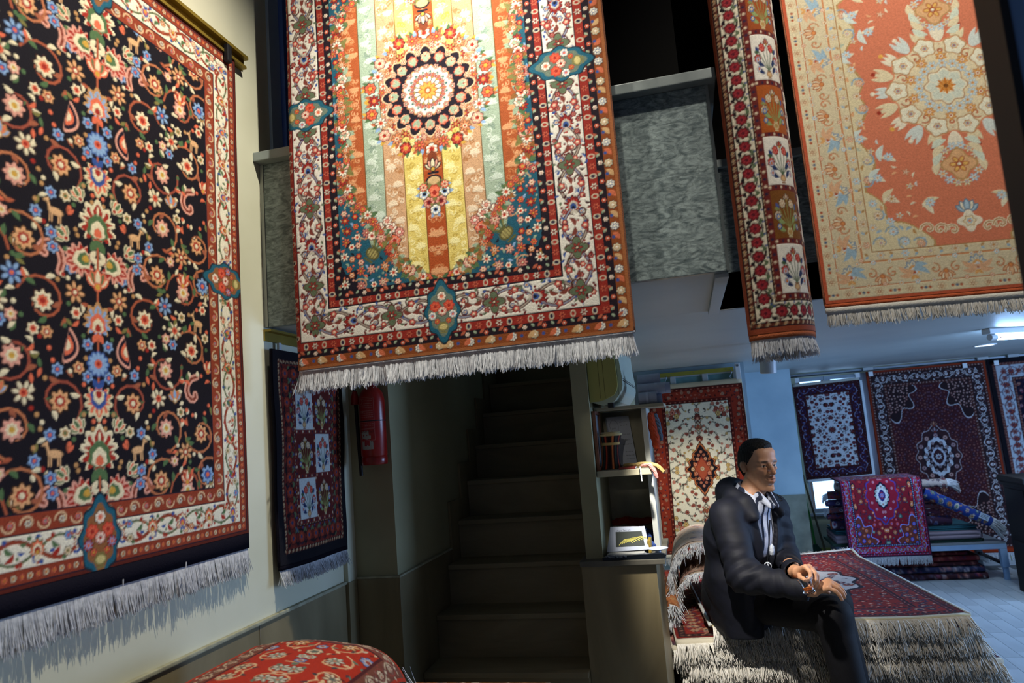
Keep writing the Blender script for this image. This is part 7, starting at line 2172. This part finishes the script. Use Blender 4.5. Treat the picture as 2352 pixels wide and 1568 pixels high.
obj('shirt', V, F, pile_mat('shirt_cloth', bump=.15, bscale=900, sheen=.1), man, True, C)

# ---- jacket with sleeves, collar and hood
Jf = Field((-.12, 3.12, .58), (.66, 3.96, 1.36), .0048)
Jf.cap(PEL + UP * .03 + FW * .02, CHE, .150, .155, .04, lat=LT, ls=1.16).cap(CHE, NEC - UP * .035, .155, .092, .05, lat=LT, ls=1.3)
Jf.cap(SHR + UP * .0, SHL, .070, .068, .05)
Jf.cap(SHR - UP * .015, ELR, .078, .068, .03).cap(ELR, WRR, .070, .049, .03)
Jf.cap(SHL - UP * .015, ELL, .072, .058, .03).cap(ELL, WRL, .058, .046, .03)
# skirt of the jacket over the hips, down past the edge of the stack
sk0 = PEL - LT * .05; sk1 = W(1700, 1440, y=3.56)
Jf.cap(PEL + UP * .02 + FW * .02, PEL - UP * .06 + FW * .04, .150, .155, .04, lat=LT, ls=1.12)
fl0 = W(1690, 1330, y=3.52); fl1 = W(1712, 1466, y=3.50)
Jf.cap(fl0, fl1, .075, .055, .05, lat=unit((.8, -.1, 0)), ls=1.5)
Jf.cap(W(1672, 1330, y=3.60), W(1680, 1430, y=3.60), .085, .07, .05)
# collar stand and hood lying on the back
hb_ = NEC - FW * .060 + UP * .015
Jf.cap(hb_ - LT * .075 + FW * .02, hb_ - FW * .055 + UP * .012, .046, .054, .03).cap(hb_ + LT * .075 + FW * .02, hb_ - FW * .055 + UP * .012, .046, .054, .03)
Jf.cap(hb_ - FW * .055 + UP * .012, hb_ - FW * .085 - UP * .09, .056, .040, .03, lat=LT, ls=1.5)
for sd in (-1, 1):          # standing collar folded outwards
    Jf.cap(NEC - FW * .050 + LT * sd * .070 + UP * .012, NEC + FW * .035 + LT * sd * .088 - UP * .012, .028, .024, .02)
    Jf.cap(NEC + FW * .035 + LT * sd * .088 - UP * .012, NEC + FW * .080 + LT * sd * .095 - UP * .075, .022, .020, .03)
# the open front and the hollow of the neck
Jf.cap(NEC - FW * .010 + UP * -.02, NEC + FW * .03 + UP * .14, .070, .088, .012, True)
def opening(X, Y, Z):
    a = (X - NEC[0]) * FW[0] + (Y - NEC[1]) * FW[1]; b = (X - NEC[0]) * LT[0] + (Y - NEC[1]) * LT[1]; c = Z - NEC[2]
    w = np.interp(c.ravel(), [-.62, -.40, -.26, -.12, .05], [.016, .024, .036, .060, .078]).reshape(c.shape)
    return np.maximum(np.abs(b - .004) - w, np.maximum(.035 + .0 * a - a, .0) + np.where(a < .035, .03, 0))
Jf.put((-.1, 3.2, .62), (.60, 3.8, 1.34), opening, .008, True)
# cuffs hollow, hem cut
for a, b in ((ELR, WRR), (ELL, WRL)):
    d = unit(b - a); Jf.cap(b - d * .006, b + d * .06, .037, .046, .004, True)
Jf.put((-.2, 3.0, .5), (.7, 4.0, .66), lambda X, Y, Z: Z - .632 + .0 * X + .10 * np.clip(3.60 - Y, -1, 1) * 0, .004, True)
# creases
ax0, ax1, ax2 = [(Jf.lo[i] + Jf.h * np.arange(Jf.n[i])).astype(np.float32) for i in range(3)]
X, Y, Z = ax0[:, None, None], ax1[None, :, None], ax2[None, None, :]
def near(p, r): return np.exp(-((X - p[0]) ** 2 + (Y - p[1]) ** 2 + (Z - p[2]) ** 2) / r ** 2)
def crease(p, d, r, fq, amp, ph=0.0):
    d = unit(d); t = (X - p[0]) * d[0] + (Y - p[1]) * d[1] + (Z - p[2]) * d[2]
    v = np.sin(fq * t + ph + 2.0 * np.sin(18 * (X + Y * .7) + 9 * Z))
    front = (X - NEC[0]) * FW[0] + (Y - NEC[1]) * FW[1]; side = np.abs((X - NEC[0]) * LT[0] + (Y - NEC[1]) * LT[1])
    keep = np.clip((side - .075) / .04, 0, 1) * (front > .03) + (front <= .03)
    return (amp * np.abs(v) ** 1.6 * np.sign(v) * near(p, r) * keep).astype(np.float32)
dA = unit(ELR - SHR); dB = unit(WRR - ELR)
Jf.S += crease((SHR + ELR) / 2, dA, .11, 70, .0022) + crease(ELR, unit(dA + dB), .09, 130, .0075) + crease((ELR + WRR) / 2, unit(dB + UP * .5), .11, 100, .0060, 1.0)
Jf.S += crease((ELL + WRL) / 2, unit(WRL - ELL), .11, 110, .0045) + crease((SHL + ELL) / 2, UP, .12, 90, .004)
Jf.S += crease(CHE - LT * .12 - UP * .12, unit(UP * .7 + FW * .5), .16, 55, .0045) + crease(PEL - LT * .1, unit(UP + FW * .6), .18, 45, .005)
V, F = Jf.mesh(); V = smooth_mesh(V, F, 1, .4)
JACK = mat('navy_black_jacket_cloth', '11131f', .66, hex2='0d0f18', scale=30, bump=.10, bscale=500, spec=.30)
jk = obj('jacket', V, F, JACK, man, True)
# zip placket, drawcord and toggles
fr0 = NEC + FW * .115 - LT * .052 - UP * .09; fr1 = PEL + FW * .175 - LT * .020 + UP * .06
MB().tube([fr0 + FW * .012, (fr0 + fr1) / 2 + FW * .020, fr1 + FW * .012], .0030, 6).build('zip', mat('zip_metal', '3a3d46', .4, .7), jk, True)
dcp = W(1786, 1142, y=3.60)
MB().tube([dcp + np.array([.020 * math.cos(t) + .015 * math.cos(t) * 0, 0, .010 * math.sin(t) - .012 * math.cos(t)]) for t in np.linspace(0, 2 * PI, 18)], .0022, 6, False).build('drawcord', BLACKP, jk, True)
# white earphones and a tissue tucked in the opening
tq = W(1771, 1262, y=3.432); tw = W(1764, 1300, y=3.410)
MB().lathe(tq - UP * .034, [(.003, .008), (.009, .014), (.011, .032), (.009, .050), (.003, .060)], 12, (.1, -.1, 1)).build('tissue', mat('white_tissue', 'b9c0cc', .8, bump=.6, bscale=90), man, True)
eb = MB().tube([tw + np.array([.014 * math.cos(t), -.004 * math.sin(t * 2), .016 * math.sin(t)]) for t in np.linspace(0, 6.28 * 1.6, 30)], .0024, 6)
eb.tube([tw + UP * .012, tw + np.array([.004, 0, -.022]), tw + np.array([-.002, .002, -.045])], .0030, 6)
eb.build('earphone_cable', mat('white_cable', 'c4cad4', .4), man, True)

# ---- trousers and shoes
Tf = Field((-.08, 3.08, .22), (.74, 3.95, .93), .005)
Tf.ell(PEL - UP * .02, (.15, .17, .115), np.array([FW, LT, UP]), .02)
for a, b, c in ((HPR, KNR, ANR), (HPL, KNL, ANL)): Tf.cap(a, b, .098, .074, .04).cap(b, c, .072, .062, .03)
ax0, ax1, ax2 = [(Tf.lo[i] + Tf.h * np.arange(Tf.n[i])).astype(np.float32) for i in range(3)]
X, Y, Z = ax0[:, None, None], ax1[None, :, None], ax2[None, None, :]
Tf.S += crease(KNR - UP * .06, unit((.4, .3, 1)), .10, 70, .004) + crease((HPR + KNR) / 2, unit(KNR - HPR), .16, 40, .004)
V, F = Tf.mesh(); V = smooth_mesh(V, F, 1, .4)
obj('trousers', V, F, mat('black_trouser_cloth', '0b0b0f', .7, hex2='0e0e14', scale=40, bump=.1, bscale=400, spec=.25), man, True)
for nm, an in (('shoe', ANR), ('shoe', ANL)):
    Qf = Field(an - np.array([.09, .22, .14]), an + np.array([.24, .12, .03]), .006)
    dsh = unit((.74, -.67, 0))
    Qf.cap(an - UP * .03 - dsh * .02, an - UP * .045 + dsh * .05, .046, .042, .03).cap(an - UP * .055 + dsh * .05, an - UP * .062 + dsh * .16, .044, .036, .03)
    Qf.put(an - .3, an + .3, lambda X, Y, Z: Z - (an[2] - .083) + 0 * X + 0 * Y, .003, True)
    V, F = Qf.mesh(); obj(nm, V, F, mat('black_shoe', '0a0a0b', .35), man, True)
stp = thing('foot_step', 'low stone step under the seated man', 'step', (.6, 3.3, 0))
MB().box(.22, .98, 2.98, 3.585, 0, .170, .004).build('block', STONE2, stp)
MB().box(.20, 1.00, 2.96, 3.590, .1705, ANR[2] - .0845, .004).build('slab', STONE2, stp)

# ---- tea glass
gl = thing('tea_glass', 'small tea glass with a little amber tea held over the knee', 'glass', tuple(W(1861, 1362, y=3.140)))
g0 = W(1861, 1362, y=3.140); g1 = W(1848, 1328, y=3.146); ga = unit(g1 - g0); gh = np.linalg.norm(g1 - g0)
pr = [(.0, 0), (.020, 0), (.0245, .003), (.0245, .010), (.0205, .014), (.0215, .030), (.0250, gh * .75), (.0295, gh), (.0285, gh), (.0240, gh * .75), (.0203, .030), (.0190, .014), (.0, .0110)]
MB().lathe(g0, pr, 28, ga).build('cup', mat('clear_glass', 'ffffff', .02, trans=1.0, ior=1.45), gl, True)
MB().lathe(g0, [(.0, .0115), (.0187, .0145), (.0196, .0225), (.0, .0225)], 24, ga).build('tea', mat('amber_tea', 'e8801c', .08, trans=.45, ior=1.33), gl, True)
